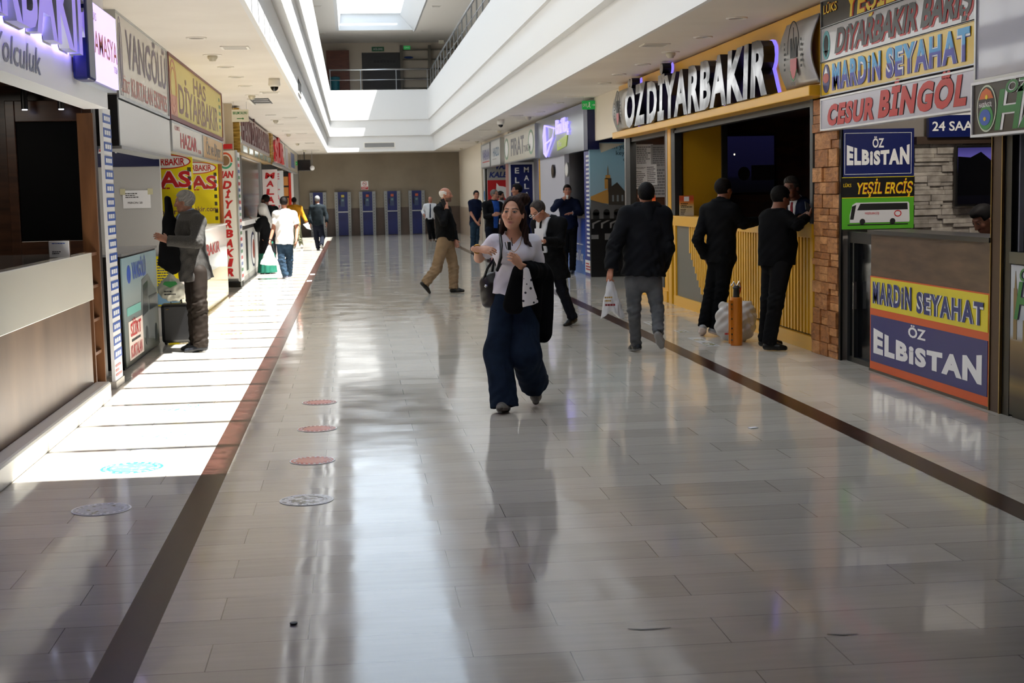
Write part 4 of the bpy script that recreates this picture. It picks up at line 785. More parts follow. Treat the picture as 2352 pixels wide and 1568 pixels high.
def detector(x, y, side, i):
    t = thing('smoke_detector', 'domed smoke detector on the %s ceiling, number %s from the entrance end' % (side, i), 'detector', (x, y, ZC), 0, side+' smoke detectors')
    MB().lathe((0, 0, 0), [(.115, 0), (.115, -.008), (.06, -.012)]).build('base', M_fit, t, smooth=False)
    MB().lathe((0, 0, 0), [(.058, -.01), (.062, -.03), (.055, -.05), (.042, -.058), (.04, -.075), (.0, -.082)]).build('dome', mat('ivory_plastic', '#cfc8b4', .4), t, smooth=True)
for i, (x, y) in enumerate([(-1.62, 17.82), (-1.62, 24.75), (-1.63, 32.67), (-1.66, 39.91), (-1.67, 46.86), (-1.66, 53.55)]): detector(x, y, 'left', ORD[i])
for i, (x, y) in enumerate([(4.09, 18.01), (4.12, 32.89), (4.16, 39.83), (4.2, 47.38), (4.21, 54.37)]): detector(x, y, 'right', ORD[i])
for x, y, lab in ((-1.07, 21.42, 'white dome camera with dark glass on the left ceiling'), (3.59, 34.01, 'white dome camera with dark glass on the right ceiling')):
    t = thing('security_camera', lab, 'camera', (x, y, ZC), 0, 'dome cameras')
    MB().lathe((0, 0, 0), [(.08, 0), (.085, -.06), (.09, -.09), (.08, -.11), (.06, -.12)]).build('housing', M_fit, t, smooth=True); MB().sphere((0, 0, -.115), (.06, .06, .07)).build('dome', M_blackgloss, t, smooth=True)
t = thing('ceiling_hatch', 'open square hatch showing dark ducts in the left ceiling', 'hatch', (-1.55, 26.3, ZC), 0)
box('opening', M_dark, -.16, .16, -.75, .75, -.003, 0, t)
for yy in (-.55, -.1, .4): box('duct', M_alu, -.14, .14, yy, yy+.16, -.012, -.003, t)
box('flap', M_fit, -.21, -.16, -.75, .75, -.03, 0, t)
for loc, rz, w, h, txt, m_, tm, lab, arrow in (
    ((4.46, 26.5, 3.14), 0, .26, .16, 'ÇIKIŞ', mat('exit_green', '#0f8a3c', .4, emit='#0f8a3c', es=.25), M_whitep, 'green exit sign with running figure on the right, above the advert panel', 1),
    ((-1.95, 26.4, 3.0), 0, .3, .22, 'BEKLEME SALONU', mat('cream_acrylic', '#e6e2cf', .3), M_green, 'cream hanging sign with green lettering on the left ceiling', 0),
    ((-2.0, 56.2, 2.86), 0, .34, .14, 'ÇIKIŞ', _mc.get('exit_green') or mat('exit_green', '#0f8a3c', .4), M_whitep, 'green exit sign at the far left above the hanging monitor', 1),
    ((1.32, 61.468, 7.7), 0, .52, .19, 'ACİL ÇIKIŞ', mat('dull_green', '#14603a', .4), M_whitep, 'green sign over the dark gallery door', 0),
    ((2.49, 60.0, 7.62), 0, .28, .15, 'ÇIKIŞ', _mc['exit_green'], M_whitep, 'small green exit sign hanging near the gallery shelves', 0),
    ((3.92, 60.0, 7.85), 0, .22, .14, '–', _mc['cream_acrylic'], M_green, 'small pale sign hanging at upper right in gallery', 0)):
    t = thing('exit_sign', lab, 'sign', loc, rz); box('face_panel', m_, -w/2, w/2, 0, .03, 0, h, t)
    if txt == 'BEKLEME SALONU': letters(txt, 0, h*.72, w*.85, h*.22, tm, t, -.003, bold=.04); MB().poly([(-.06, .05), (.04, .05), (.04, .035), (.07, .057), (.04, .08), (.04, .065), (-.06, .065)], -.003, 0).build('arrow', tm, t)
    elif arrow:
        letters(txt, -w*.3, h*.5, w*.3, h*.3, tm, t, -.003, bold=.02)
        MB().ell(w*.02, h*.76, .011, .013, -.003, 0, 12).poly([(-.005, .11), (.02, .105), (.012, .07), (.03, .03), (.02, .025), (0, .06), (-.03, .03), (-.036, .04), (-.004, .075)], -.003, 0).build('running_figure', tm, t)
        MB().poly([(w*.2, h*.47), (w*.34, h*.47), (w*.34, h*.36), (w*.44, h*.5), (w*.34, h*.64), (w*.34, h*.53), (w*.2, h*.53)], -.003, 0).build('arrow', tm, t)
    else: letters(txt, 0, h*.5, w*.75, h*.35, tm, t, -.003, bold=.02)
    zt = (ZC if loc[2] < 4 else ZU)-loc[2]
    if loc[1] < 61: MB().box(-w*.4, -w*.38, .01, .02, h, zt).box(w*.38, w*.4, .01, .02, h, zt).build('hanger', M_alu, t)
# grille on the far fascia, dark vent on the left fascia
t = thing('air_grille', 'long air grille on the lowest fascia over the far end', 'vent', (1.18, AY1-.004, 3.5), 0)
MB().box(-.62, .62, -.03, 0, .2, .235).box(-.62, .62, -.03, 0, 0, .03).box(-.62, -.585, -.03, 0, .03, .2).box(.585, .62, -.03, 0, .03, .2).build('frame', M_fit, t)
b = MB()
for k in range(9): b.box(-.585, .585, -.02, -.012, .035+k*.018, .045+k*.018)
b.build('slat', M_grey, t); box('slot', mat('grille_shadow', '#55565a', .6), -.585, .585, -.01, 0, .03, .2, t)
t = thing('air_grille', 'narrow dark grille on the lowest left fascia', 'vent', (AX0+.003, 26.6, 3.5), LEFT); box('slot', M_dark, -.7, .7, -.01, 0, 0, .22, t)
MB().box(-.74, .74, -.015, 0, .22, .25).box(-.74, .74, -.015, 0, -.03, 0).build('frame', M_fit, t)
# ------------------------------------------------------------------ gallery
def rail(lab, pts_posts, a, bb):
    t = thing('railing', lab, 'railing', a, 0); dx = [bb[i]-a[i] for i in range(3)]
    MB().tube([(0, 0, .82), tuple(dx[:2])+(.82,)], .03).build('top_rail', M_steel, t, smooth=True); MB().tube([(0, 0, .42), tuple(dx[:2])+(.42,)], .014).build('mid_rail', M_steel, t, smooth=True)
    for p in pts_posts: MB().cyl((dx[0]*p, dx[1]*p, 0), .018, .82, n=10).build('post', M_steel, t)
M_steel2 = M_steel
rail('steel railing along the right gallery edge', [i/31 for i in range(32)], (3.3, 7.5, 5.77), (3.3, 57.4, 5.77))
rail('steel railing across the far gallery edge', [.01, .31, .66, .97], (-.72, 57.42, 5.77), (3.28, 57.42, 5.77))
rail('steel railing along the left gallery edge', [i/31 for i in range(32)], (-.88, 7.5, 5.77), (-.88, 57.4, 5.77))
struct(MB().box(-5.4, -.95, YN, 62, 4.6, 4.72).box(3.39, 8.2, YN, 62, 4.6, 4.72).box(-.95, 3.39, 57.33, 62, 4.6, 4.72).build('floor_gallery', M_ceil))
t = thing('shutter_door', 'dark grey shuttered gallery door with row of small plates', 'door', (1.45, 61.48, 4.72), 0)
box('leaf', noisy('dark_shutter', '#2c2a2a', '#383536', (1, 1, 20), 3., rough=.5), -.82, .82, 0, .02, 0, 2.93, t)
for k in range(7): box('plate', M_ink, -.32+k*.135, -.21+k*.135, -.012, 0, 2.5, 2.61, t)
t = thing('cupboard', 'tall reddish brown cupboard on far gallery', 'cupboard', (-.38, 61.1, 4.72), 0)
box('carcass', noisy('red_brown_wood', '#5c2f1e', '#6e3a26', (1, 1, 4), 3.), -.48, .48, 0, .38, 0, 3.0, t)
for s in (-1, 1): box('door', _mc['red_brown_wood'], -.23+s*.235, .23+s*.235, -.02, 0, .05, 2.9, t)
t = thing('storage_bin', 'blue-green plastic bin standing by far gallery railing', 'bin', (-.52, 60.8, 4.72), 0)
MB().lathe((0, 0, 0), [(.14, 0), (.19, 1.75), (.21, 1.78), (.21, 1.86), (.05, 1.9)]).build('body', mat('teal_plastic', '#1f6f80', .4), t, smooth=False)
t = thing('shelf_unit', 'empty grey wall shelving right of the gallery door', 'shelf', (3.5, 61.2, 4.72), 0)
b = MB()
for x in (-1.2, 0.0, 1.2): b.box(x-.06, x+.06, 0, .25, 0, 3.2)
b.build('upright', mat('shelf_grey', '#6e675c', .6), t)
for k in range(8): box('shelf', _mc['shelf_grey'], -1.2, 1.2, 0, .25, .2+k*.4, .24+k*.4, t)
t = thing('folded_cloth', 'small blue cloth lying on a gallery shelf', 'cloth', (2.6, 61.25, 4.72+.24+2.4+.0), 0); MB().sphere((0, 0, .05), (.2, .1, .05)).build('cloth', mat('cloth_blue', '#2a3f7a', .7), t, smooth=True)
# ------------------------------------------------------------------ back wall
M_atm = noisy('phone_blue', '#16205c', '#1c2a70', nscale=2., rough=.35)
def phone(lab, x, first=[None]):
    if first[0] is None:
        t = thing('payphone_stand', lab, 'payphone', (x, 59.28, 0), 0, 'payphones along the back wall')
        box('back_panel', M_atm, -.2, .2, 0, .08, .02, 1.8, t)
        for s in (-1, 1):
            p = MB().poly([(s*.32, 0), (s*.2, 0), (s*.2, 1.8), (s*.34, 1.8)], -.06, .08).build('side_post', mat('grey_perforated_metal', '#8d8f90', .4, .5), t)
            b = MB()
            for k in range(14): b.box(s*.265-.012, s*.265+.012, -.063, -.06, .15+k*.115, .18+k*.115)
            b.build('hole', M_dark, p)
        box('shelf', M_alu, -.2, .2, -.1, 0, .96, 1.0, t)
        h = box('telephone', mat('phone_slate', '#3a4a6c', .35), -.09, .07, -.05, 0, 1.2, 1.55, t); box('screen', mat('phone_screen', '#6a8a8c', .3), -.05, .04, -.055, -.05, 1.42, 1.5, h); MB().tube([(-.12, -.05, 1.5), (-.13, -.06, 1.4), (-.12, -.05, 1.28)], .018).build('handset', M_ink, h)
        box('top_cap', M_atm, -.2, .2, -.05, .0, 1.72, 1.8, t); first[0] = t; return t
    c = copy_tree(first[0]); c.location.x = x; c['label'] = lab; return c
for i, (x, l) in enumerate(((-1.36, 'blue payphone stand at the far left, behind the man in dark clothes'), (-.35, 'second blue payphone stand from the left along back wall'), (.66, 'middle blue payphone stand, below the no smoking sign'), (1.68, 'fourth blue payphone stand from the left along back wall'), (2.69, 'blue payphone stand nearest the white-shirted man with tie'))):
    q = phone(l, x)
    if i: 
        s = box('sticker', mat('orange_sticker', '#b8583c', .4) if i != 1 else mat('yellow_sticker', '#b8a84c', .4), -.06, .06, -.056, -.05, 1.58, 1.68, q)
t = sign('no_smoking_sign', 'white and red no smoking sign on the back wall', (.565, 59.38, 1.87), 0, .3, .36, .01, M_whitep)
MB().ring(0, .25, .09, .09, .018, -.004, 0).poly([(-.06, .3), (-.05, .31), (.06, .2), (.05, .19)], -.004, 0).build('prohibition_ring', M_red, t); box('cigarette', M_ink, -.055, .055, -.003, 0, .24, .26, t); box('red_band', M_red, -.14, .14, -.004, 0, .02, .13, t); bars(t, M_whitep, -.006, 2, -.11, .11, .04, .11, 2)
# ------------------------------------------------------------------ floor stickers
def disc(name, lab, x, y, r, m1, cat='sticker', m2=None, m3=None, worn=None, group=None):
    o = thing(name, lab, cat, (x, y, .0022), 0, group)
    b = MB(); b.lathe((0, 0, 0), [(r, 0), (r, .0006)], 40); b.build('rim', M_whitep if m2 else m1, o)
    if m2: MB().lathe((0, 0, .0006), [(r*.94, 0), (r*.94, .0005)], 40).build('ring', m2, o)
    if m3: MB().lathe((0, 0, .0011), [(r*.66, 0), (r*.66, .0005)], 40).build('centre', m3, o)
    if m2:
        b = MB()
        for k in range(22):
            a = 2*PI*k/22; c, s = math.cos(a), math.sin(a); q = r*.8; w = r*.045
            b.add([(q*c-w*s-w*c, q*s+w*c-w*s, .0017), (q*c+w*s-w*c, q*s-w*c-w*s, .0017), (q*c+w*s+w*c, q*s-w*c+w*s, .0017), (q*c-w*s+w*c, q*s+w*c+w*s, .0017)], [(0, 1, 2, 3)])
        b.build('lettering', M_whitep, o)
    return o
def wornmat(name, c, base='#e4e4e6', hi=.52):
    return noisy(name, c, base, nscale=22., detail=6., rough=.25, lo=hi-.04, hi=hi+.04)
M_fr1 = mat('floor_red', '#b8322c', .2)
for x, y, lab in ((-.3, 11.27, 'far'), (-.29, 9.97, 'middle'), (-.29, 8.75, 'near')):
    disc('floor_sticker', {'far': 'round red floor sticker furthest down the hall', 'middle': 'middle one of three round red floor stickers', 'near': 'scuffed round red floor sticker, nearest of the three'}[lab], x, y, .14, M_fr1, m2=M_fr1 if lab != 'near' else wornmat('worn_red', '#b8322c', hi=.62), m3=mat('floor_red_light', '#c8463c', .2), group='red floor stickers')
disc('floor_sticker', 'round worn grey and black floor sticker in front of the red ones', -.29, 7.6, .145, wornmat('worn_black', '#3a3836', hi=.5), m2=wornmat('worn_black_ring', '#2e2c2a', hi=.42), m3=wornmat('worn_black_mid', '#4a4744', hi=.5))
for x, y, r, hi, lab in ((-1.37, 11.24, .195, .5, 'worn round blue and white floor sticker, furthest of the blue ones'), (-1.36, 9.97, .195, .46, 'half worn-away blue floor sticker, middle of the blue ones'), (-1.38, 8.75, .2, .62, 'round blue floor sticker with green map, nearest of the blue ones')):
    disc('floor_sticker', lab, x, y, r, M_whitep, m2=wornmat('worn_blue_%d' % int(hi*100), '#3a9cd0', hi=hi), m3=wornmat('worn_teal_%d' % int(hi*100), '#5ab0b8', hi=hi-.02), group='blue floor stickers')
disc('floor_sticker', 'round grey-white floor sticker with worn yellow and black print', -1.365, 7.59, .155, mat('sticker_grey', '#c2c4cc', .25), m2=wornmat('worn_yellow', '#6a6432', '#c2c4cc', .4))
disc('floor_sticker', 'small white round remnant on floor between blue stickers, further one', -1.34, 10.63, .1, M_whitep); disc('floor_sticker', 'small white round remnant on floor, just behind the nearest blue sticker', -1.39, 9.3, .1, wornmat('worn_white', '#8a98a0', hi=.35))
for x, y, w, d, m_, lab in ((-1.47, 17.36, .3, .14, M_yellow, 'worn yellow floor strip in the sunlit lane, nearest'), (-1.47, 21.03, .3, .2, M_yellow, 'yellow floor strip in the sunlit lane, second along'), (-1.5, 22.24, .3, .2, M_yellow, 'yellow floor strip in the sunlit lane, third along'), (-1.52, 25.81, .3, .2, M_whitep, 'white floor strip in the sunlit lane'), (-.86, 27.89, .1, .35, M_red, 'red and white tape mark on the left marble strip, nearer one'), (-.86, 30.22, .1, .35, M_red, 'red and white tape mark on the left marble strip, further one')):
    o = thing('floor_mark', lab, 'sticker', (x, y, .0022)); box('tape', wornmat('worn_'+m_.name, '#d8c828' if m_ is M_yellow else '#e2e0de', '#efeeea', .55) if m_ is not M_red else M_whitep, -w/2, w/2, -d/2, d/2, 0, .0008, o)
    if m_ is M_red: box('red_stripe', M_red, -w/2, w/2, -d*.12, d*.12, .0008, .0013, o)
for x, y, w, d, lab in ((3.68, 14.75, .14, .9, 'pale floor strip with worn yellow squares in front of the yellow counter'), (3.72, 15.95, .13, .3, 'small worn square mark on the floor behind the man with carrier bag'), (3.6, 17.0, .13, .5, 'pale worn floor strip further along the right side')):
    o = thing('floor_mark', lab, 'sticker', (x, y, .0022)); box('tape', mat('pale_tape', '#c9ccd2', .25), -w/2, w/2, -d/2, d/2, 0, .0008, o); box('yellow_print', wornmat('worn_olive', '#8a8230', '#c9ccd2', .5), -w*.4, w*.4, -d*.42, -d*.1, .0008, .0013, o); box('yellow_print', _mc['worn_olive'], -w*.4, w*.4, d*.15, d*.35, .0008, .0013, o)
# scuffs and litter
rr = random.Random(8)
for x, y, lab in ((1.03, 5.05, 'pair of dark scuff streaks on the foreground floor'), (1.73, 4.86, 'short dark scuff at the bottom right of the floor')):
    o = thing('floor_scuff', lab, 'stain', (x, y, .002)); b = MB()
    for k in range(2 if x < 1.2 else 1): b.tube([(-.06+k*.05, .02-k*.02, 0), (-.01+k*.05, 0, .0), (.05+k*.05, .005, 0)], [.003, .006, .002], 6)
    q = b.build('mark', mat('rubber_mark', '#4a4642', .5), o); q.scale = (1, 1, .12)
t = thing('scrap_of_paper', 'tiny white paper scrap lying right of the woman', 'litter', (2.66, 9.3, .002), .3); box('sheet', M_paper, -.03, .03, -.02, .02, 0, .004, t)
t = thing('bottle_cap', 'dark flat bottle cap on the foreground floor at left', 'litter', (-.27, 5.35, .002), 0); MB().lathe((0, 0, 0), [(.014, 0), (.015, .006), (.012, .007)]).build('cap', M_ink, t)
# ------------------------------------------------------------------ where people stand: joints in metres
J = {}
J['woman'] = dict(hed=(1.185, 10.5, 1.463), nek=(1.198, 10.56, 1.316), pel=(1.184, 10.6, 0.875), shR=(1.05, 10.56, 1.258), elR=(0.936, 10.62, 1.142), wrR=(0.903, 10.38, 1.217), haR=(0.994, 10.33, 1.207), shL=(1.34, 10.58, 1.251), elL=(1.394, 10.62, 1.012), wrL=(1.219, 10.36, 1.088), haL=(1.128, 10.28, 1.183), hpR=(1.11, 10.6, 0.818), knR=(1.052, 10.5, 0.436), anR=(1.082, 10.42, 0.075), toR=(1.021, 10.22, 0.039), hpL=(1.275, 10.6, 0.813), knL=(1.259, 10.48, 0.415), anL=(1.364, 10.8, 0.136), toL=(1.353, 10.68, 0.024))
J['glasses'] = dict(hed=(2.208, 16.88, 1.397), nek=(2.338, 17, 1.314), pel=(2.402, 17, 0.737), shR=(2.227, 17.13, 1.241), elR=(2.217, 17, 1.041), wrR=(2.144, 16.72, 1.056), haR=(2.099, 16.65, 1.064), shL=(2.473, 16.85, 1.246), elL=(2.444, 16.78, 1.026), wrL=(2.237, 16.6, 1.047), haL=(2.169, 16.55, 1.061), hpR=(2.358, 17.07, 0.709), knR=(2.237, 16.88, 0.434), anR=(2.251, 16.95, 0.075), toR=(2.156, 16.8, 0.029), hpL=(2.434, 16.93, 0.714), knL=(2.5, 16.98, 0.431), anL=(2.636, 17.1, 0.1), toL=(2.522, 17, 0))
J['phone'] = dict(hed=(1.541, 23.4, 1.606), nek=(1.48, 23.4, 1.451), pel=(1.508, 23.4, 0.867), shR=(1.394, 23.2, 1.37), elR=(1.468, 23, 1.16), wrR=(1.54, 23.15, 1.367), haR=(1.524, 23.2, 1.452), shL=(1.562, 23.6, 1.362), elL=(1.66, 23.65, 1.101), wrL=(1.694, 23.5, 0.859), haL=(1.703, 23.45, 0.789), hpR=(1.471, 23.28, 0.85), knR=(1.353, 23.28, 0.419), anR=(1.16, 23.25, 0.183), toR=(1.22, 23.25, 0.017), hpL=(1.557, 23.5, 0.841), knL=(1.647, 23.5, 0.414), anL=(1.635, 23.45, 0.079), toL=(1.803, 23.4, 0.019))
J['jacket'] = dict(hed=(2.908, 13.95, 1.571), nek=(2.906, 13.95, 1.459), pel=(2.873, 13.95, 0.777), shL=(2.717, 13.95, 1.377), elL=(2.567, 13.9, 1.064), wrL=(2.529, 13.85, 0.856), haL=(2.512, 13.83, 0.793), shR=(3.073, 13.95, 1.37), elR=(3.103, 13.9, 1.05), wrR=(3.09, 14.05, 0.853), haR=(3.058, 14.05, 0.797), hpL=(2.775, 13.95, 0.723), knL=(2.772, 13.95, 0.44), anL=(2.81, 14.05, 0.087), toL=(2.776, 14.25, -0.009), hpR=(2.969, 13.95, 0.717), knR=(3, 13.9, 0.428), anR=(2.952, 13.65, 0.235), toR=(3.009, 13.72, 0.028))
J['black_left'] = dict(hed=(4.079, 15.4, 1.606), nek=(4.036, 15.35, 1.483), pel=(4.045, 15.4, 0.859), shL=(3.921, 15.52, 1.379), elL=(3.786, 15.4, 1.067), wrL=(3.881, 15.45, 0.87), haL=(3.942, 15.5, 0.799), shR=(4.138, 15.24, 1.377), elR=(4.262, 15.25, 1.236), wrR=(4.458, 15.42, 1.253), haR=(4.539, 15.46, 1.26), hpL=(4.009, 15.45, 0.819), knL=(3.925, 15.4, 0.476), anL=(3.819, 15.3, 0.129), toL=(3.828, 15.42, 0.011), hpR=(4.076, 15.33, 0.822), knR=(4.027, 15.3, 0.479), anR=(3.951, 15.3, 0.096), toR=(4.054, 15.3, 0.01))
J['black_right'] = dict(hed=(4.234, 13.8, 1.51), nek=(4.185, 13.8, 1.39), pel=(4.193, 13.8, 0.889), shL=(4.139, 13.93, 1.329), elL=(4.36, 14.08, 1.247), wrL=(4.418, 13.75, 1.317), haL=(4.471, 13.75, 1.35), shR=(4.248, 13.66, 1.322), elR=(4.318, 13.52, 1.255), wrR=(4.438, 13.62, 1.318), haR=(4.477, 13.66, 1.364), hpL=(4.17, 13.9, 0.841), knL=(4.127, 13.85, 0.495), anL=(4.116, 13.95, 0.099), toL=(4.288, 13.95, 0.041), hpR=(4.207, 13.7, 0.85), knR=(4.153, 13.7, 0.488), anR=(4.101, 13.75, 0.085), toR=(4.248, 13.72, 0.022))
J['navy_clerk'] = dict(hed=(4.849, 15.4, 1.609), nek=(4.95, 15.5, 1.482), pel=(5.041, 15.5, 0.888), shR=(4.874, 15.64, 1.386), elR=(4.82, 15.5, 1.194), wrR=(4.685, 15.32, 1.22), haR=(4.634, 15.25, 1.232), shL=(4.992, 15.32, 1.4), elL=(4.999, 15.25, 1.157), wrL=(4.829, 15.15, 1.201), haL=(4.764, 15.1, 1.218), hpR=(5.043, 15.57, 0.836), knR=(5.044, 15.57, 0.467), anR=(5.054, 15.57, 0.097), toR=(4.941, 15.5, 0.067), hpL=(5.048, 15.43, 0.842), knL=(5.049, 15.43, 0.476), anL=(5.059, 15.43, 0.099), toL=(4.943, 15.35, 0.061))
J['drink'] = dict(hed=(4.229, 27.85, 1.632), nek=(4.241, 27.95, 1.486), pel=(4.291, 28.05, 0.934), shR=(4.042, 27.9, 1.405), elR=(3.917, 27.65, 1.29), wrR=(4.117, 27.7, 1.464), haR=(4.173, 27.72, 1.513), shL=(4.406, 27.9, 1.397), elL=(4.474, 27.8, 1.208), wrL=(4.295, 27.65, 1.206), haL=(4.223, 27.63, 1.199), hpR=(4.212, 28.05, 0.892), knR=(4.195, 28.05, 0.435), anR=(4.18, 28.05, 0.075), toR=(4.132, 27.85, -0.004), hpL=(4.361, 28.05, 0.889), knL=(4.353, 28.05, 0.431), anL=(4.338, 28.05, 0.075), toL=(4.289, 27.85, -0.008))
J['navy_polo'] = dict(hed=(3.421, 39.2, 1.586), nek=(3.393, 39.2, 1.449), pel=(3.367, 39.2, 0.817), shR=(3.255, 39.15, 1.381), elR=(3.268, 39.1, 1.059), wrR=(3.382, 38.95, 0.845), haR=(3.436, 38.9, 0.785), shL=(3.497, 39.3, 1.375), elL=(3.526, 39.3, 1.075), wrL=(3.479, 39.1, 0.864), haL=(3.457, 39, 0.795), hpR=(3.314, 39.15, 0.783), knR=(3.293, 39.15, 0.425), anR=(3.273, 39.15, 0.078), toR=(3.291, 38.95, 0.013), hpL=(3.418, 39.25, 0.779), knL=(3.418, 39.2, 0.42), anL=(3.366, 39.25, 0.084), toL=(3.396, 39.05, 0.031))
J['blue_shirt'] = dict(hed=(3.456, 34.5, 1.586), nek=(3.42, 34.5, 1.44), pel=(3.374, 34.5, 0.788), shR=(3.208, 34.4, 1.35), elR=(3.213, 34.3, 1.068), wrR=(3.363, 34.1, 1.099), haR=(3.442, 34.05, 1.108), shL=(3.588, 34.6, 1.341), elL=(3.635, 34.5, 1.056), wrL=(3.537, 34.15, 1.126), haL=(3.49, 34.1, 1.138), hpR=(3.289, 34.4, 0.75), knR=(3.282, 34.4, 0.403), anR=(3.263, 34.4, 0.075), toR=(3.296, 34.2, -0.011), hpL=(3.447, 34.6, 0.742), knL=(3.45, 34.6, 0.392), anL=(3.443, 34.6, 0.075), toL=(3.475, 34.4, -0.003))
J['bearded'] = dict(hed=(3.865, 37, 1.552), nek=(3.884, 37, 1.411), pel=(3.894, 37, 0.778), shR=(3.725, 36.9, 1.336), elR=(3.707, 36.9, 1.055), wrR=(3.774, 36.7, 0.899), haR=(3.808, 36.6, 0.878), shL=(4.053, 37.1, 1.328), elL=(4.082, 37.1, 1.044), wrL=(3.954, 36.9, 0.891), haL=(3.897, 36.8, 0.872), hpR=(3.826, 36.9, 0.748), knR=(3.818, 36.9, 0.397), anR=(3.811, 36.9, 0.075), toR=(3.766, 36.7, 0.011), hpL=(3.972, 37.1, 0.74), knL=(3.965, 37.1, 0.388), anL=(3.958, 37.1, 0.075), toL=(3.913, 36.9, 0.01))
J['white_open'] = dict(hed=(3.362, 29, 1.671), nek=(3.422, 29, 1.537), pel=(3.463, 29, 0.897), shL=(3.29, 28.8, 1.443), elL=(3.273, 28.7, 1.172), wrL=(3.204, 28.6, 0.982), haL=(3.18, 28.55, 0.914), shR=(3.606, 29.2, 1.435), elR=(3.637, 29.2, 1.157), wrR=(3.554, 29, 0.966), haR=(3.523, 28.9, 0.898), hpL=(3.397, 28.9, 0.866), knL=(3.38, 28.9, 0.476), anL=(3.372, 28.9, 0.075), toL=(3.296, 28.8, 0.002), hpR=(3.546, 29.1, 0.857), knR=(3.539, 29.1, 0.464), anR=(3.531, 29.1, 0.075), toR=(3.454, 29, 0.006))
J['tie_man'] = dict(hed=(2.755, 50.2, 1.435), nek=(2.744, 50.2, 1.298), pel=(2.726, 50.2, 0.78), shR=(2.577, 50.2, 1.233), elR=(2.485, 50.3, 1.028), wrR=(2.517, 50.1, 0.908), haR=(2.528, 50.05, 0.848), shL=(2.906, 50.2, 1.234), elL=(2.99, 50.3, 1.017), wrL=(2.964, 50.2, 0.821), haL=(2.96, 50.15, 0.76), hpR=(2.671, 50.2, 0.751), knR=(2.692, 50.2, 0.384), anR=(2.727, 50.2, 0.075), toR=(2.707, 50, -0.069), hpL=(2.778, 50.2, 0.748), knL=(2.826, 50.4, 0.391), anL=(2.87, 50.5, 0.075), toL=(2.847, 50.4, 0.007))
J['grey_jacket'] = dict(hed=(-1.758, 15.45, 1.594), nek=(-1.717, 15.45, 1.478), pel=(-1.684, 15.5, 0.888), shL=(-1.61, 15.3, 1.382), elL=(-1.617, 15.15, 1.176), wrL=(-1.916, 15.2, 1.195), haL=(-1.995, 15.2, 1.234), shR=(-1.813, 15.7, 1.389), elR=(-1.927, 15.75, 1.24), wrR=(-1.958, 15.6, 1.375), haR=(-1.953, 15.55, 1.459), hpL=(-1.637, 15.38, 0.851), knL=(-1.641, 15.36, 0.481), anL=(-1.64, 15.36, 0.086), toL=(-1.779, 15.36, 0.02), hpR=(-1.736, 15.62, 0.841), knR=(-1.713, 15.6, 0.465), anR=(-1.71, 15.6, 0.091), toR=(-1.834, 15.6, 0.024))
J['white_polo'] = dict(hed=(-1.342, 28.9, 1.522), nek=(-1.338, 28.9, 1.375), pel=(-1.353, 28.9, 0.732), shL=(-1.505, 28.9, 1.292), elL=(-1.567, 28.9, 1.015), wrL=(-1.63, 28.8, 0.802), haL=(-1.651, 28.75, 0.718), shR=(-1.161, 28.9, 1.284), elR=(-1.093, 28.9, 1.004), wrR=(-1.112, 28.75, 0.8), haR=(-1.122, 28.7, 0.715), hpL=(-1.424, 28.9, 0.699), knL=(-1.425, 28.85, 0.369), anL=(-1.356, 28.8, 0.075), toL=(-1.42, 29, -0.033), hpR=(-1.277, 28.9, 0.695), knR=(-1.273, 28.95, 0.378), anR=(-1.297, 29.05, 0.076), toR=(-1.309, 29.25, -0.006))
J['headscarf'] = dict(hed=(-1.905, 31, 1.376), nek=(-1.865, 31, 1.218), pel=(-1.841, 31, 0.639), shL=(-1.945, 30.9, 1.137), elL=(-2.001, 30.8, 0.955), wrL=(-2.079, 30.85, 1.141), haL=(-2.116, 30.87, 1.179), shR=(-1.739, 31.15, 1.119), elR=(-1.721, 31.15, 0.866), wrR=(-1.834, 30.95, 0.753), haR=(-1.868, 30.9, 0.736), hpL=(-1.892, 30.9, 0.597), knL=(-1.903, 30.9, 0.318), anL=(-1.912, 30.9, 0.085), toL=(-1.951, 30.9, 0.021), hpR=(-1.793, 31.1, 0.588), knR=(-1.804, 31.1, 0.307), anR=(-1.813, 31.1, 0.075), toR=(-1.852, 31.1, 0.017))
J['bald_black'] = dict(hed=(-1.951, 33, 1.576), nek=(-1.908, 33, 1.427), pel=(-1.874, 33, 0.773), shL=(-2.035, 32.8, 1.372), elL=(-2.104, 32.8, 1.099), wrL=(-2.189, 32.9, 1.079), haL=(-2.231, 32.95, 1.099), shR=(-1.744, 33.2, 1.363), elR=(-1.696, 33.2, 1.063), wrR=(-1.739, 33.1, 0.826), haR=(-1.762, 33.1, 0.757), hpL=(-1.928, 32.9, 0.747), knL=(-1.932, 32.9, 0.38), anL=(-1.945, 32.9, 0.075), toL=(-1.996, 32.9, -0.025), hpR=(-1.812, 33.1, 0.739), knR=(-1.825, 33.1, 0.37), anR=(-1.837, 33.1, 0.075), toR=(-1.889, 33.1, -0.019))
J['mustard'] = dict(hed=(-1.812, 46, 1.506), nek=(-1.81, 46, 1.368), pel=(-1.804, 46, 0.752), shL=(-1.977, 46, 1.295), elL=(-2.028, 46, 1.02), wrL=(-1.991, 45.9, 0.8), haL=(-1.979, 45.9, 0.731), shR=(-1.634, 46, 1.288), elR=(-1.533, 46, 1.023), wrR=(-1.437, 45.8, 0.845), haR=(-1.412, 45.8, 0.775), hpL=(-1.874, 46, 0.712), knL=(-1.875, 46.05, 0.365), anL=(-1.861, 46.1, 0.075), toL=(-1.885, 46.3, -0.02), hpR=(-1.723, 46, 0.709), knR=(-1.68, 46, 0.375), anR=(-1.627, 45.8, 0.117), toR=(-1.607, 45.9, 0.016))
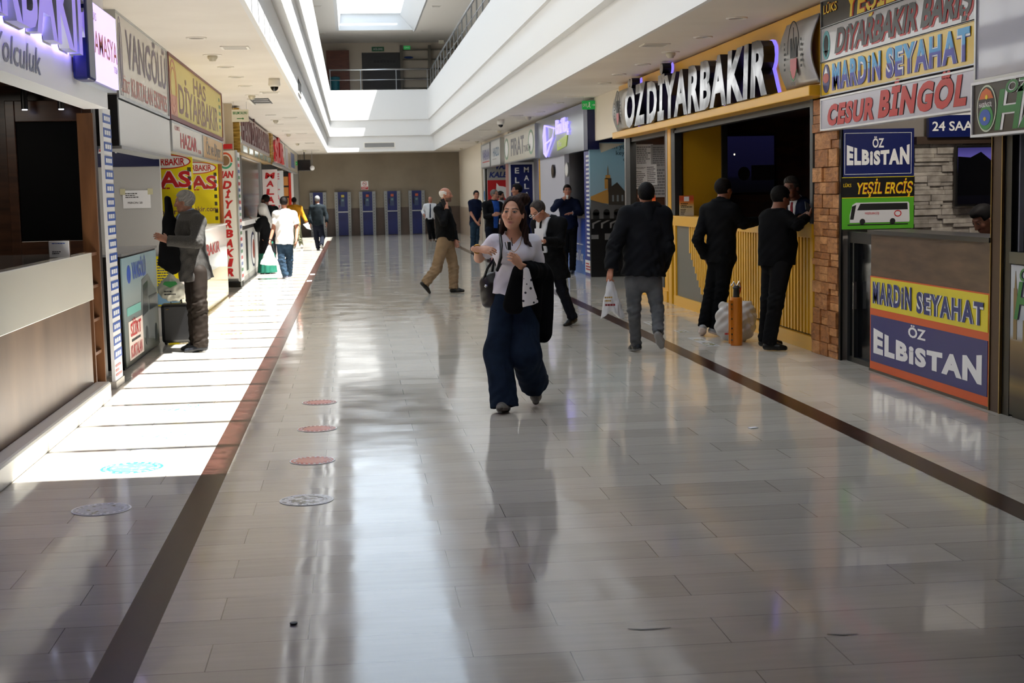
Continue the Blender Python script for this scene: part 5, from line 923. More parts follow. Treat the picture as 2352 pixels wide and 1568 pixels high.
J['dark_walker'] = dict(hed=(-1.027, 43.7, 1.536), nek=(-1.027, 43.7, 1.385), pel=(-1.034, 43.7, 0.78), shL=(-1.199, 43.7, 1.31), elL=(-1.274, 43.7, 1.036), wrL=(-1.253, 43.6, 0.813), haL=(-1.256, 43.6, 0.735), shR=(-0.859, 43.7, 1.303), elR=(-0.763, 43.7, 1.038), wrR=(-0.768, 43.6, 0.842), haR=(-0.771, 43.6, 0.763), hpL=(-1.101, 43.7, 0.729), knL=(-1.089, 43.75, 0.371), anL=(-1.047, 43.75, 0.075), toL=(-1.082, 44, -0.022), hpR=(-0.957, 43.7, 0.726), knR=(-0.903, 43.7, 0.408), anR=(-0.944, 43.4, 0.181), toR=(-0.897, 43.5, 0.058))
# ------------------------------------------------------------------ figures: smooth blended solids, meshed as continuous surfaces
V3 = lambda p: np.array(p, dtype=np.float64)
def nrm(v): return v/(np.linalg.norm(v)+1e-12)
def smin(a, b, k):
    h = np.clip(.5+.5*(b-a)/k, 0, 1); return b+(a-b)*h-k*h*(1-h)
def smax(a, b, k): return -smin(-a, -b, k)
def rc(P, a, b, r1, r2, ax=None, fl=1.):
    a = V3(a); b = V3(b); ba = b-a; pa = P-a; h = np.clip(pa@ba/max(ba@ba, 1e-9), 0, 1); q = pa-h[:, None]*ba
    if ax is not None: c = q@ax; q = q+c[:, None]*ax*(1/fl-1)
    return np.sqrt((q*q).sum(1))-(r1+(r2-r1)*h)
def ell(P, c, r, R=None):
    q = P-V3(c)
    if R is not None: q = q@R
    r = V3(r); k0 = np.sqrt(((q/r)**2).sum(1)); k1 = np.sqrt(((q/r**2)**2).sum(1))+1e-9; return k0*(k0-1)/k1
def mesh_sdf(fn, lo, hi, h):
    lo = V3(lo); B = 8; nb = np.ceil((V3(hi)-lo)/(h*B)).astype(int)+1; n = nb*B
    bi = np.stack(np.meshgrid(*[np.arange(k) for k in nb], indexing='ij'), -1).reshape(-1, 3)
    dc = fn(lo+(bi+.5)*B*h); act = np.abs(dc) < B*h*1.35
    D = np.repeat(np.repeat(np.repeat(np.where(dc < 0, -1., 1.).astype(np.float32).reshape(nb), B, 0), B, 1), B, 2)
    off = np.stack(np.meshgrid(*[np.arange(B)]*3, indexing='ij'), -1).reshape(-1, 3); ab = bi[act]
    for s in range(0, len(ab), 600):
        ii = (ab[s:s+600, None, :]*B+off[None]).reshape(-1, 3); D[ii[:, 0], ii[:, 1], ii[:, 2]] = fn(lo+ii*h)
    S = D < 0
    c = sum(S[i:n[0]-1+i, j:n[1]-1+j, k:n[2]-1+k].astype(np.int8) for i in (0, 1) for j in (0, 1) for k in (0, 1))
    cells = np.argwhere((c > 0) & (c < 8)); acc = np.zeros((len(cells), 3)); cnt = np.zeros(len(cells))
    val = {(i, j, k): D[cells[:, 0]+i, cells[:, 1]+j, cells[:, 2]+k].astype(np.float64) for i in (0, 1) for j in (0, 1) for k in (0, 1)}
    for a in val:
        for ax in range(3):
            if a[ax]: continue
            b = list(a); b[ax] = 1; b = tuple(b); m = (val[a] < 0) != (val[b] < 0); t = val[a]/(val[a]-val[b]+1e-12)
            p = np.tile(np.array(a, float), (len(cells), 1)); p[:, ax] += t; acc[m] += p[m]; cnt[m] += 1
    V = lo+(cells+acc/cnt[:, None])*h
    idm = np.full(n, -1, np.int32); idm[cells[:, 0], cells[:, 1], cells[:, 2]] = np.arange(len(cells)); F = []
    for ax in range(3):
        s0 = [slice(1, -1)]*3; s1 = [slice(1, -1)]*3; s0[ax] = slice(0, -1); s1[ax] = slice(1, None)
        A = S[tuple(s0)]; Bq = S[tuple(s1)]; e = np.argwhere(A != Bq); o = np.ones(3, int); o[ax] = 0; e = e+o
        if not len(e): continue
        u, w = [(1, 2), (2, 0), (0, 1)][ax]; du = np.zeros(3, int); du[u] = 1; dw = np.zeros(3, int); dw[w] = 1
        g = lambda q: idm[q[:, 0], q[:, 1], q[:, 2]]
        q = np.stack([g(e-du-dw), g(e-dw), g(e), g(e-du)], 1); fl = S[e[:, 0], e[:, 1], e[:, 2]]
        q[~fl] = q[~fl][:, ::-1]; q = q[(q >= 0).all(1)]; F.append(q)
    return V, np.concatenate(F) if F else np.zeros((0, 4), int)
def sdf_obj(name, fn, lo, hi, h, m, parent, org, col=None):
    V, F = mesh_sdf(fn, lo, hi, h)
    me = bpy.data.meshes.new(name); L = V-V3(org)
    me.vertices.add(len(V)); me.vertices.foreach_set('co', L.ravel()); me.loops.add(F.size); me.loops.foreach_set('vertex_index', F.ravel().astype(np.int32))
    me.polygons.add(len(F)); me.polygons.foreach_set('loop_start', np.arange(0, F.size, 4, dtype=np.int32)); me.update(calc_edges=True); me.validate()
    me.polygons.foreach_set('use_smooth', [True]*len(me.polygons)); me.materials.append(m)
    if col is not None and len(me.vertices) == len(V):
        C = np.ones((len(V), 4)); C[:, :3] = col(V); a = me.color_attributes.new('Col', 'FLOAT_COLOR', 'POINT'); a.data.foreach_set('color', C.ravel())
    o = bpy.data.objects.new(name, me); COL.objects.link(o)
    if parent: o.parent = parent
    return o
def wr(P, amp, f, seed=0., aniso=(1., 1., 1.)):
    """soft fabric folds"""
    Q = P*np.array(aniso); x, y, z = Q[:, 0]*f+seed, Q[:, 1]*f+seed*1.7, Q[:, 2]*f
    return amp*(np.sin(z*1.3+1.6*np.sin(x*.9+y*.7)+seed)+.6*np.sin(z*2.1-x*1.3+y*1.1+2.*seed)+.4*np.sin(x*2.3+y*1.9+z*.6))/1.6
SKIN = vcol('skin', .48, .4, .06); HAIRM = vcol('hair', .65, .12); SHOEM = vcol('shoe_upper', .4, .4)
def frame(hd, pitch=0., roll=0.):
    a = math.radians(hd); p = math.radians(pitch); f0 = V3((math.sin(a), math.cos(a), 0)); r = V3((math.cos(a), -math.sin(a), 0)); z = V3((0, 0, 1))
    f = f0*math.cos(p)+z*math.sin(p); u = z*math.cos(p)-f0*math.sin(p); q = math.radians(roll); r2 = r*math.cos(q)+u*math.sin(q); u2 = u*math.cos(q)-r*math.sin(q)
    return r2, f, u2
class Fig:
    def __init__(s, key, head, hp=(0., 0., 0.), body=0., sc=.95, woman=False, h=.008):
        s.J = {k: V3(v) for k, v in J[key].items()}; s.sc = sc; s.w = woman; s.h = h
        a = math.radians(body); s.f = V3((math.sin(a), math.cos(a), 0)); s.r = V3((math.cos(a), -math.sin(a), 0)); s.z = V3((0, 0, 1))
        s.H = np.stack(frame(head+hp[0], hp[1], hp[2]), 1); s.hc = s.J['hed']; s.org = V3((s.J['pel'][0], s.J['pel'][1], 0))
        s.hands = {}; s.ext = {}; s.hk = sc*(1.07 if woman else 1.)
    def bounds(s, ks, m):
        A = np.array([s.J[k] for k in ks]); return A.min(0)-m, A.max(0)+m
    # --- head in its own axes
    def hloc(s, P): return (P-s.hc)@s.H/s.hk
    def hw(s, p): return s.hc+s.H@(V3(p)*s.hk)
    def skull(s, Q): return ell(Q, (0, -.014, .035), (.075, .097, .088))
    def head(s, P):
        Q = s.hloc(P); w = s.w
        d = s.skull(Q)
        d = smin(d, ell(Q, (0, .022, -.028), (.063 if not w else .068, .070, .083 if not w else .078)), .03)
        jw = .016 if w else .03; d = smin(d, rc(Q, (-jw, .045, -.08), (jw, .045, -.08), .024, .024), .03)
        d = smin(d, ell(Q, (0, .07, -.096), (.024, .02, .02) if not w else (.02, .018, .017)), .025)
        d = smin(d, rc(Q, (-.03, .078, .034), (.03, .078, .034), .011, .011), .018 if not w else .012)
        for x in (-1, 1):
            d = smin(d, ell(Q, (x*.042, .062, -.022), (.022, .022, .02)), .03)
            d = smax(d, -ell(Q, (x*.031, .101, .012), (.019, .016, .0115)), .012)
            d = smin(d, ell(Q, (x*.031, .079, .012), (.0155, .0155, .0125)), .004)
            d = smin(d, ell(Q, (x*.078, -.008, -.006), (.009, .02, .03)), .008)
            d = smin(d, ell(Q, (x*.012, .097, -.034), (.008, .011, .008)), .006)
        n = 1. if not w else .85
        d = smin(d, rc(Q, (0, .088, .022), (0, .1+.012*n, -.028+(.005 if w else 0)), .0085, .0125*n), .012)
        d = smin(d, ell(Q, (0, .086, -.06), (.027, .0105, .0062)), .007); d = smin(d, ell(Q, (0, .085, -.069), (.022, .0105, .0075)), .007)
        d = smax(d, -rc(Q, (-.022, .1, -.0645), (.022, .1, -.0645), .0022, .0022), .003)
        return d*s.hk
    def hand(s, P, sd):
        w, c = s.J['wr'+sd], s.J['ha'+sd]; o = s.hands.get(sd, {}); k = s.sc*(1. if not s.w else .92); d = nrm(c-w)
        n = V3(o.get('n', s.r if sd == 'L' else -s.r)); n = nrm(n-(n@d)*d); l = np.cross(d, n); side = 1 if sd == 'R' else -1; cu = o.get('curl', .35)
        q = rc(P, w+d*.02*k, w+d*.078*k, .031*k, .042*k, n, .48); q = smin(q, rc(P, w-d*.03*k, w+d*.03*k, .029*k, .027*k, n, .8), .015)
        for i, ln in enumerate((.060, .074, .078, .068)):
            p = w+d*(.085+.006*(i in (1, 2, 3)))*k+l*side*(-.031+.0205*i)*k; v = d; g = cu*(1.15-.08*i)
            for sg, r1, r2 in ((.46, .0098, .009), (.30, .009, .0082), (.24, .0082, .007)):
                e = p+v*ln*sg*1.15*k; q = smin(q, rc(P, p, e, r1*k, r2*k), .0035); p = e; v = nrm(v*math.cos(g)+n*math.sin(g))
                n2 = n
        p = w+d*.028*k+l*side*.028*k; v = nrm(d*.62+l*side*.62+n*o.get('thumb', .45))
        for ln, r1, r2 in ((.04, .0145, .0115), (.03, .0112, .009)):
            e = p+v*ln*k; q = smin(q, rc(P, p, e, r1*k, r2*k), .006); p = e; v = nrm(v*.85+d*.4+n*.2)
        return q
    # --- body
    def torso(s, P, e=0., bust=0.):
        J, k = s.J, s.sc; ax = J['nek']-J['pel']; L = np.linalg.norm(ax); ax = ax/L; q = P-J['pel']; t = q@ax/L; q = q-np.outer(t*L, ax)
        f = nrm(s.f-(s.f@ax)*ax); r = np.cross(f, ax); x = q@r; y = q@f
        fat = s.ext.get('fat', 0.) if e >= 0 else 0.
        if s.w: T = (-.4, 0, .4, .72, .9, 1.); A = (.172, .168, .125, .145, .15, .06); Bb = (.118, .118, .098, .118, .088, .055)
        else: T = (-.4, 0, .35, .7, .9, 1.); A = (.165+fat*.4, .162+fat*.5, .152+fat, .178+fat*.3, .168, .075); Bb = (.112+fat*.5, .112+fat, .108+fat*1.3, .122+fat*.4, .095, .065)
        a = np.interp(t, T, A)*k+e; b = np.interp(t, T, Bb)*k+e; yo = np.interp(t, (0, .35, .7, .95, 1), (0, .02*fat/.05+.008, .012, -.01, -.012))*k
        d = (np.sqrt((x/a)**2+((y-yo)/b)**2)-1)*np.minimum(a, b)
        d = np.maximum(d, (t-1.02)*L)
        if e < 0: d = smax(d, (-.1-t)*L, .03)
        for sd in 'LR': d = smin(d, rc(P, J['nek']-ax*.055*k, J['sh'+sd], (.05 if s.w else .062)*k+e*.8, (.047 if s.w else .056)*k+e), .06*k)
        if bust:
            c = J['pel']+ax*L*.68+f*.068*k
            for x_ in (-1, 1): d = smin(d, ell(P, c+r*x_*.078*k, (.072*k+e, .072*k+e, .07*k+e)), .05)
        s._t, s._x, s._y, s._L = t, x, y, L
        return d
    def arm(s, P, sd, e=0., fore=True):
        J, k = s.J, s.sc*(1 if not s.w else .9); d = rc(P, J['sh'+sd], J['el'+sd], .05*k+e, .041*k+e*.9)
        if fore: d = smin(d, rc(P, J['el'+sd], J['wr'+sd], .042*k+e*.9, .029*k+e), .02)
        return d
    def leg(s, P, sd, e=0., rad=(.085, .058, .04)):
        J, k = s.J, s.sc; d = rc(P, J['hp'+sd], J['kn'+sd], rad[0]*k+e, rad[1]*k+e); return smin(d, rc(P, J['kn'+sd], J['an'+sd], rad[1]*k+e, rad[2]*k+e), .03)
    def body(s, P):
        J, k = s.J, s.sc; d = s.torso(P, -.012, bust=.0)
        for sd in 'LR':
            d = smin(d, s.arm(P, sd), .03); d = smin(d, s.hand(P, sd), .008); d = smin(d, s.leg(P, sd, -.008), .03)
        d = smin(d, rc(P, J['nek']-V3((0, 0, .03)), s.hw((0, -.012, -.05)), .06*k*(.88 if s.w else 1), .054*k*(.86 if s.w else 1)), .03)
        return smin(d, s.head(P), .014)
    def pelvis(s, P, e=0.):
        J, k = s.J, s.sc; c = (J['hpL']+J['hpR'])/2; d = ell(P, c+V3((0, 0, .03*k)), (.165*k+e, .165*k+e, .14*k+e))
        q = P-c; y = q@s.f; return smax(d, np.abs(y)-(.112*k+e), .04)
    def make(s, name, label, group=None):
        s.root = thing(name, label, 'person', tuple(s.org), 0, group); return s.root
    def build_body(s, skin='#b98468', lips=None, brow='#2a1c16', beard=None, hue=0, eyes=True):
        lo, hi = s.bounds([k for k in s.J], .18); lo[2] = max(lo[2]-.02, -.0); hi[2] = s.hc[2]+.16
        cs, cl, cb = V3(lin(skin)), V3(lin(lips or '#9a5d50')), V3(lin(brow)); bd = V3(lin(beard)) if beard else None
        def col(V):
            Q = s.hloc(V); C = np.tile(cs, (len(V), 1)); ch = np.exp(-(((np.abs(Q[:, 0])-.045)/.03)**2+((Q[:, 2]+.025)/.025)**2+((Q[:, 1]-.07)/.05)**2))
            C = C*(1-.22*ch[:, None]*np.array([0., .55, .5]))
            front = Q[:, 1] > .05
            lp = np.clip(1.4-np.sqrt((Q[:, 0]/.028)**2+((Q[:, 2]+.0645)/.0105)**2)*1.25, 0, 1)*front*(lips is not None or not s.w)
            if bd is not None:
                m = np.clip(((-.038-Q[:, 2])*60), 0, 1)*(Q[:, 2] > -.13)*np.clip((Q[:, 1]+.005)*60, 0, 1)*(np.abs(Q[:, 0]) < .09); m = np.maximum(m*.9, np.clip(1.3-np.sqrt((Q[:, 0]/.034)**2+((Q[:, 2]+.047)/.009)**2), 0, 1)*front); C = C*(1-m[:, None])+bd*m[:, None]
            C = C*(1-lp[:, None])+cl*lp[:, None]
            ax_ = np.abs(Q[:, 0]); zb = .034+.006*np.clip((ax_-.016)/.02, 0, 1)-.010*np.clip((ax_-.038)/.02, 0, 1)
            b = np.clip(1.5-np.abs(Q[:, 2]-zb)/.0042, 0, 1)*(ax_ > .011)*(ax_ < .056)*front; C = C*(1-.85*b[:, None])+cb*.85*b[:, None]
            ey = np.clip(1.35-np.sqrt(((ax_-.031)/.0165)**2+((Q[:, 2]-.0125)/.0078)**2), 0, 1)*1.0*front
            lash = np.clip(1.6-np.abs(Q[:, 2]-(.0195-.25*((ax_-.031)/.02)**2*.02))/.0028, 0, 1)*(np.abs(ax_-.031) < .018)*front
            wh = np.clip((ey-.45)*4, 0, 1); C = C*(1-wh[:, None])+V3((.3, .27, .25))*wh[:, None]
            ir = np.clip((.0088-np.sqrt((ax_-.031)**2+(Q[:, 2]-.0125)**2))/.0016, 0, 1)*front; C = C*(1-ir[:, None])+V3((.02, .013, .01))*ir[:, None]
            C = C*(1-.85*lash[:, None])+V3((.02, .015, .012))*.85*lash[:, None]
            ns = np.clip(1.5-np.sqrt(((ax_-.0085)/.0045)**2+((Q[:, 2]+.0405)/.0032)**2), 0, 1)*(Q[:, 1] > .085); C = C*(1-.7*ns[:, None])
            return C
        return sdf_obj('body', s.body, lo, hi, s.h*.8, SKIN, s.root, s.org, col)
    def hair(s, style, c='#17120f', c2=None, name='hair'):
        cs = V3(lin(c)); c2 = V3(lin(c2 or c)); k = s.sc
        def fn(P):
            Q = s.hloc(P); y, z, x = Q[:, 1], Q[:, 2], Q[:, 0]; off = {'buzz': .005, 'bald': .006}.get(style, .013)
            strand = .0012*np.sin(x*190+4*np.sin(y*60))*np.sin(y*150+z*90+3*np.sin(x*50))
            d = s.skull(Q)-off-strand
            if style == 'top': d = smin(d, ell(Q, (0, .02, .1), (.055, .07, .034)), .03)
            back = np.maximum(y-.0, -.075-z+.4*np.maximum(0, -y-.03)*0)
            side = np.maximum(np.maximum(y-.045, .01-z), np.abs(x)*0-.2)
            line = .072-.35*np.maximum(0, np.abs(x)-.035)
            if style == 'receding': line = .098+.0*x-.9*np.maximum(0, .02-np.abs(x))*0; 
            if style in ('short', 'top', 'buzz'): front = line-z
            elif style == 'receding': front = np.maximum(.03-z, y+.03-.25*np.maximum(0, np.abs(x)-.045))
            elif style == 'bald': front = np.maximum(y-.0, z-.05)+.0; 
            elif style == 'thin': front = np.maximum(.07-z, y-.05)
            else: front = line-z
            if style == 'bald': reg = np.maximum(np.maximum(y+.0, z-.075+.0*x), -.07-z); reg = np.minimum(reg, np.maximum(np.maximum(y-.035, z-.06), .0-z))
            else: reg = np.minimum(np.minimum(back, side), front)
            return smax(d, reg, .008)*k
        col = lambda V: cs+(c2-cs)*np.clip(.5+.6*np.sin(s.hloc(V)[:, 0]*210+s.hloc(V)[:, 1]*90)*np.sin(s.hloc(V)[:, 2]*170+s.hloc(V)[:, 1]*130), 0, 1)[:, None]
        return sdf_obj(name, fn, s.hc-.17, s.hc+.17, s.h*.8, HAIRM, s.root, s.org, col)
    def top(s, name, m, e=.014, sleeve='long', hem=-.02, bust=0., neck=None, fold=.004, cuff=.0, flare=0., h=None, seed=1., vneck=None):
        J, k = s.J, s.sc; lo, hi = s.bounds(['pel', 'nek', 'shL', 'shR', 'elL', 'elR', 'wrL', 'wrR', 'hpL', 'hpR'], .2); lo[2] -= .25
        def fn(P):
            d = s.torso(P, e, bust); t, x, y, L = s._t.copy(), s._x.copy(), s._y.copy(), s._L
            d = d-flare*np.clip(.3-t, 0, 1)
            d = np.maximum(d, (hem-t)*L)
            for sd in 'LR':
                if sleeve == 'short':
                    a = rc(P, J['sh'+sd], J['el'+sd], .05*k+e*1.2, .046*k+e*1.5); v = nrm(J['el'+sd]-J['sh'+sd]); ln = np.linalg.norm(J['el'+sd]-J['sh'+sd]); a = np.maximum(a, (P-J['sh'+sd])@v-ln*.72)
                else:
                    a = s.arm(P, sd, e); v = nrm(J['wr'+sd]-J['el'+sd]); a = np.maximum(a, (P-J['wr'+sd])@v-cuff)
                    kn = np.exp(-((P-J['el'+sd])**2).sum(1)/.012); a = a+kn*wr(P, .006, 70, 2.)
                d = smin(d, a, .035)
            nr = neck or .066
            d = smax(d, -rc(P, J['nek']-V3((0, 0, .025)), s.hw((0, -.0, -.02)), nr*k, nr*k*.98), .008)
            if vneck: d = smax(d, -np.maximum(np.maximum(np.abs(x)-(t-vneck)*L*.8, -(y)), (vneck-t)*L), .008)
            return d+wr(P, fold, 34, seed, (1, 1, .8))*(np.clip(1.1-t, 0, 1))
        return sdf_obj(name, fn, lo, hi, h or s.h, m, s.root, s.org)
    def trousers(s, m, rad=(.093, .074, .066), e=.0, hem=.02, fold=.005, name='trousers', seed=3., waist=.12):
        J, k = s.J, s.sc; lo, hi = s.bounds(['hpL', 'hpR', 'knL', 'knR', 'anL', 'anR'], .2); lo[2] = max(.004, lo[2])
        def fn(P):
            d = s.pelvis(P, .006)
            for sd in 'LR':
                a = rc(P, J['hp'+sd], J['kn'+sd], rad[0]*k, rad[1]*k); b = rc(P, J['kn'+sd], J['an'+sd], rad[1]*k, rad[2]*k); v = nrm(J['an'+sd]-J['kn'+sd]); b = np.maximum(b, (P-J['an'+sd])@v-hem)
                kn = np.exp(-((P-J['kn'+sd])**2).sum(1)/.02)+.8*np.exp(-((P-J['an'+sd])**2).sum(1)/.025)
                d = smin(d, smin(a, b, .03)+kn*wr(P, fold*1.4, 48, seed, (.7, .7, 1.2)), .025)
            d = np.maximum(d, P[:, 2]-(J['pel'][2]+waist))
            return d+wr(P, fold*.5, 26, seed, (1, 1, .35))
        return sdf_obj(name, fn, lo, hi, s.h, m, s.root, s.org)
    def shoes(s, c='#17161a', sole='#0c0c0c', heel=False, wide=1.):
        J, k = s.J, s.sc*.98
        for sd in 'LR':
            an, to, kn = J['an'+sd], J['to'+sd], J['kn'+sd]; a = nrm(to-an); u0 = nrm(kn-an); pp = nrm(u0-(u0@a)*a); th = .36; fd = a*math.cos(th)+pp*math.sin(th); fu = pp*math.cos(th)-a*math.sin(th); lt = np.cross(fd, fu)
            def fn(P, an=an, fd=fd, fu=fu, lt=lt, u0=u0):
                d = rc(P, an-fd*.035*k-fu*.045*k, an+fd*.09*k-fu*.048*k, .037*k, .043*k*wide, lt, 1.); d = smin(d, rc(P, an+fd*.09*k-fu*.05*k, an+fd*.165*k-fu*.056*k, .042*k*wide, .028*k, lt, 1.05), .02)
                d = smin(d, rc(P, an-fu*.04*k, an+fu*.012*k, .04*k, .042*k), .03); d = np.maximum(d, -(P-an)@fu-.079*k); d = np.maximum(d, (P-an)@fu-.03*k); return d
            A, B = V3(lin(c)), V3(lin(sole)); col = lambda V, an=an, fu=fu: np.where((((V-an)@fu) < -.058*k)[:, None], B, A)
            lo = np.minimum(an, to)-.12; hi = np.maximum(an, to)+.12; lo[2] = max(lo[2], -.02)
            sdf_obj('shoe', fn, lo, hi, min(s.h*.8, .007), SHOEM, s.root, s.org, col)
    def panel(s, name, m, e, x0, x1, t0, t1, off=.004):
        """shirt front, tie or lapel area shown on the chest: a thin raised layer; x limits may taper (at t0, at t1)"""
        J = s.J; lo, hi = s.bounds(['pel', 'nek', 'shL', 'shR'], .2)
        def fn(P):
            d = s.torso(P, e+off); t, x, y, L = s._t.copy(), s._x.copy(), s._y.copy(), s._L
            u = np.clip((t-t0)/(t1-t0), 0, 1); a = x0[0]+(x0[1]-x0[0])*u; b = x1[0]+(x1[1]-x1[0])*u
            d = np.maximum(d, np.maximum(a-x, x-b)); d = np.maximum(d, np.maximum((t0-t)*L, (t-t1)*L)); d = np.maximum(d, -y)
            return np.maximum(d, -rc(P, J['nek']-V3((0, 0, .025)), s.hw((0, 0, -.02)), .06*s.sc, .06*s.sc))
        return sdf_obj(name, fn, lo, hi, min(s.h, .007), m, s.root, s.org)
    def collar(s, m, r=.07, hgt=.045, name='collar'):
        J, k = s.J, s.sc; a = J['nek']-V3((0, 0, .02)); b = s.hw((0, -.012, -.05)); v = nrm(b-a)
        def fn(P):
            d = rc(P, a, a+v*.12, r*k, (r-.006)*k); d = np.maximum(d, -(rc(P, a, a+v*.2, (r-.009)*k, (r-.014)*k))); q = (P-a)@v; return np.maximum(np.maximum(d, -q), q-hgt-.012*np.clip(-((P-a)@s.f)*12, -1, 1))
        return sdf_obj(name, fn, a-.15, a+.2, min(s.h*.7, .006), m, s.root, s.org)
    def tube_part(s, name, m, pts, r, closed=False, n=8):
        b = MB().tube([tuple(V3(p)-s.org) for p in pts], r, n, closed); return b.build(name, m, s.root, smooth=True)
def blob(name, label, cat, fn, c, rad, h, m, col=None, group=None):
    """a free-standing soft thing (bags, coats): continuous surface around c"""
    c = V3(c); rad = V3(rad); o = thing(name, label, cat, (c[0], c[1], max(0., c[2]-rad[2])), 0, group); q = sdf_obj('cloth' if cat != 'bag' else 'bag_body', fn, c-rad, c+rad, h, m, o, (c[0], c[1], max(0., c[2]-rad[2])), col); return o
# ------------------------------------------------------------------ the people
C_black = cloth('black_cloth', '#0f0f11'); C_black2 = cloth('black_knit', '#0b0b0d', .95); C_jacket = cloth('charcoal_jacket', '#15161a', .8)
C_denim = cloth('dark_denim', '#1a2536', .9, .35, 340.); C_denim2 = cloth('mid_denim', '#283848', .9, .3, 340.); C_white = cloth('white_cotton', '#d6d2dc', .85, .05)
C_navy = cloth('navy_cloth', '#11182e'); C_beige = cloth('beige_twill', '#84705a', .85, .14); C_greyj = cloth('grey_jeans', '#5a5c60', .9, .2, 340.)
C_tweed = noisy('grey_tweed', '#282624', '#403d3a', nscale=160., detail=3., rough=.95, bump=.3, bdist=.003); C_brown = cloth('dark_brown_trousers', '#241e1a', .65, .2)
C_shirt = cloth('white_shirt', '#c9ccd2', .8, .05); C_lblue = cloth('pale_blue_shirt', '#7d97bd', .8, .06)
GOLD = mat('gold_metal', '#c9974a', .25, 1.)
def std(f, key_top, *a): pass

# ---- woman in the middle
f = Fig('woman', 190, (9, 4, 2), 188, .93, True, .0058)
f.hands = {'R': dict(n=(.15, .55, -.6), curl=.55), 'L': dict(n=(-.75, .55, .2), curl=.95, thumb=.55)}
f.make('person', 'woman in white T-shirt and wide blue jeans walking towards us with keys in hand')
f.build_body('#c89478', '#a05a54', '#1e130f')
def _h(P):
    Q = f.hloc(P); x, y, z = Q[:, 0], Q[:, 1], Q[:, 2]; st = .0015*np.sin(x*170+4*np.sin(z*40))
    cap = f.skull(Q)-.009-st; cap = smin(cap, ell(Q, (0, -.03, .105), (.055, .065, .028)), .03)
    face = np.maximum(.02-y, ell(Q, (0, .06, -.02), (.071, .2, .108)))
    cap = smax(cap, -ell(Q, (0, .10, -.006), (.068, .115, .112)), .01)
    cap = np.maximum(cap, -.03-z+.6*np.maximum(0, y))
    bun = ell(Q, (-.055, -.065, .115), (.058, .05, .05))-.006*np.sin(x*120)*np.sin(y*130)*np.sin(z*110)
    lg = rc(Q, (-.066, -.035, -.01), (-.105, -.02, -.2), .032, .02); lg = smin(lg, rc(Q, (.068, -.035, .0), (.095, -.03, -.165), .03, .022), .02)
    lg = smin(lg, rc(Q, (0, -.075, -.02), (0, -.09, -.17), .06, .05), .04); lg = smin(lg, rc(Q, (-.105, -.02, -.2), (-.16, .03, -.24), .018, .006), .02)
    return smin(smin(cap, bun, .02), lg+.003*np.sin(x*160+z*20), .03)*f.hk
sdf_obj('hair', _h, f.hc-.29, f.hc+.24, .0045, HAIRM, f.root, f.org, lambda V: V3(lin('#1c100d'))+(V3(lin('#33201a'))-V3(lin('#1c100d')))*np.clip(.45+.5*np.sin(f.hloc(V)[:, 0]*300+f.hloc(V)[:, 2]*60)+f.hloc(V)[:, 2]*1.5*(f.hloc(V)[:, 1] < -.02), 0, 1)[:, None])
f.top('t_shirt', C_white, .009, 'short', -.0, bust=1., neck=.07, fold=.006, vneck=.84, flare=.06, h=.0055)
def _jeans(P):
    Jn = f.J; d = f.pelvis(P, .006)
    for sd, r0, r1, r2 in (('R', .093, .1, .108), ('L', .095, .108, .118)):
        a = rc(P, Jn['hp'+sd], Jn['kn'+sd], r0, r1); v = nrm(Jn['an'+sd]-Jn['kn'+sd]); b = rc(P, Jn['kn'+sd], Jn['an'+sd]+v*.02, r1, r2)
        b = np.maximum(b, (P-Jn['an'+sd])@v-(.04 if sd == 'R' else -.035)); kn = np.exp(-((P-Jn['an'+sd])**2).sum(1)/.03)
        d = smin(d, smin(a, b, .05)+kn*wr(P, .006, 40, 1.)+wr(P, .0045, 30, 2., (1, 1, .18)), .018)
    return np.maximum(np.maximum(d, P[:, 2]-(Jn['pel'][2]+.045)), .012-P[:, 2])
_lo, _hi = f.bounds(['hpL', 'hpR', 'knL', 'knR', 'anL', 'anR'], .2); _lo[2] = 0.
sdf_obj('jeans', _jeans, _lo, _hi, .006, C_denim, f.root, f.org)
f.shoes('#6d6a66', '#3a3230', wide=1.05)
f.tube_part('bracelet', GOLD, [f.J['wrR']+.031*(f.r*math.cos(a)*.9+f.z*math.sin(a))+f.f*.0 for a in np.linspace(0, 2*PI, 16)[:-1]], .0055, True)
_n = f.J['nek']
f.tube_part('necklace', GOLD, [_n+f.r*x+f.f*(.118+.0*abs(x)-1.3*x*x*8+d)+f.z*zz for x, zz, d in ((-.062, .02, -.055), (-.058, -.03, -.018), (-.045, -.075, .008), (-.02, -.115, .022), (0, -.13, .026), (.02, -.115, .022), (.045, -.075, .008), (.058, -.03, -.018), (.062, .02, -.055))], .0022)
# keys in her hand
_k = f.J['haL']+f.f*.015+f.z*.045
t = thing('key_bunch', 'black car key and keys held up in the woman\'s hand', 'keys', tuple(_k)); MB().box(-.012, .014, -.008, .008, -.02, .04).build('key_fob', M_ink, t, bevel=.005); MB().poly([(-.022, -.01), (-.014, -.012), (-.026, .04), (-.032, .038)], -.002, .002).build('key_blade', M_steel, t); MB().poly([(.02, .01), (.026, .01), (.022, .07), (.017, .07)], -.002, .002).build('key_blade', M_ink, t); MB().tube([(-.01+.014*math.cos(a), .0, -.026+.014*math.sin(a)) for a in np.linspace(0, 2*PI, 13)[:-1]], .0018, 6, True).build('key_ring', M_steel, t)
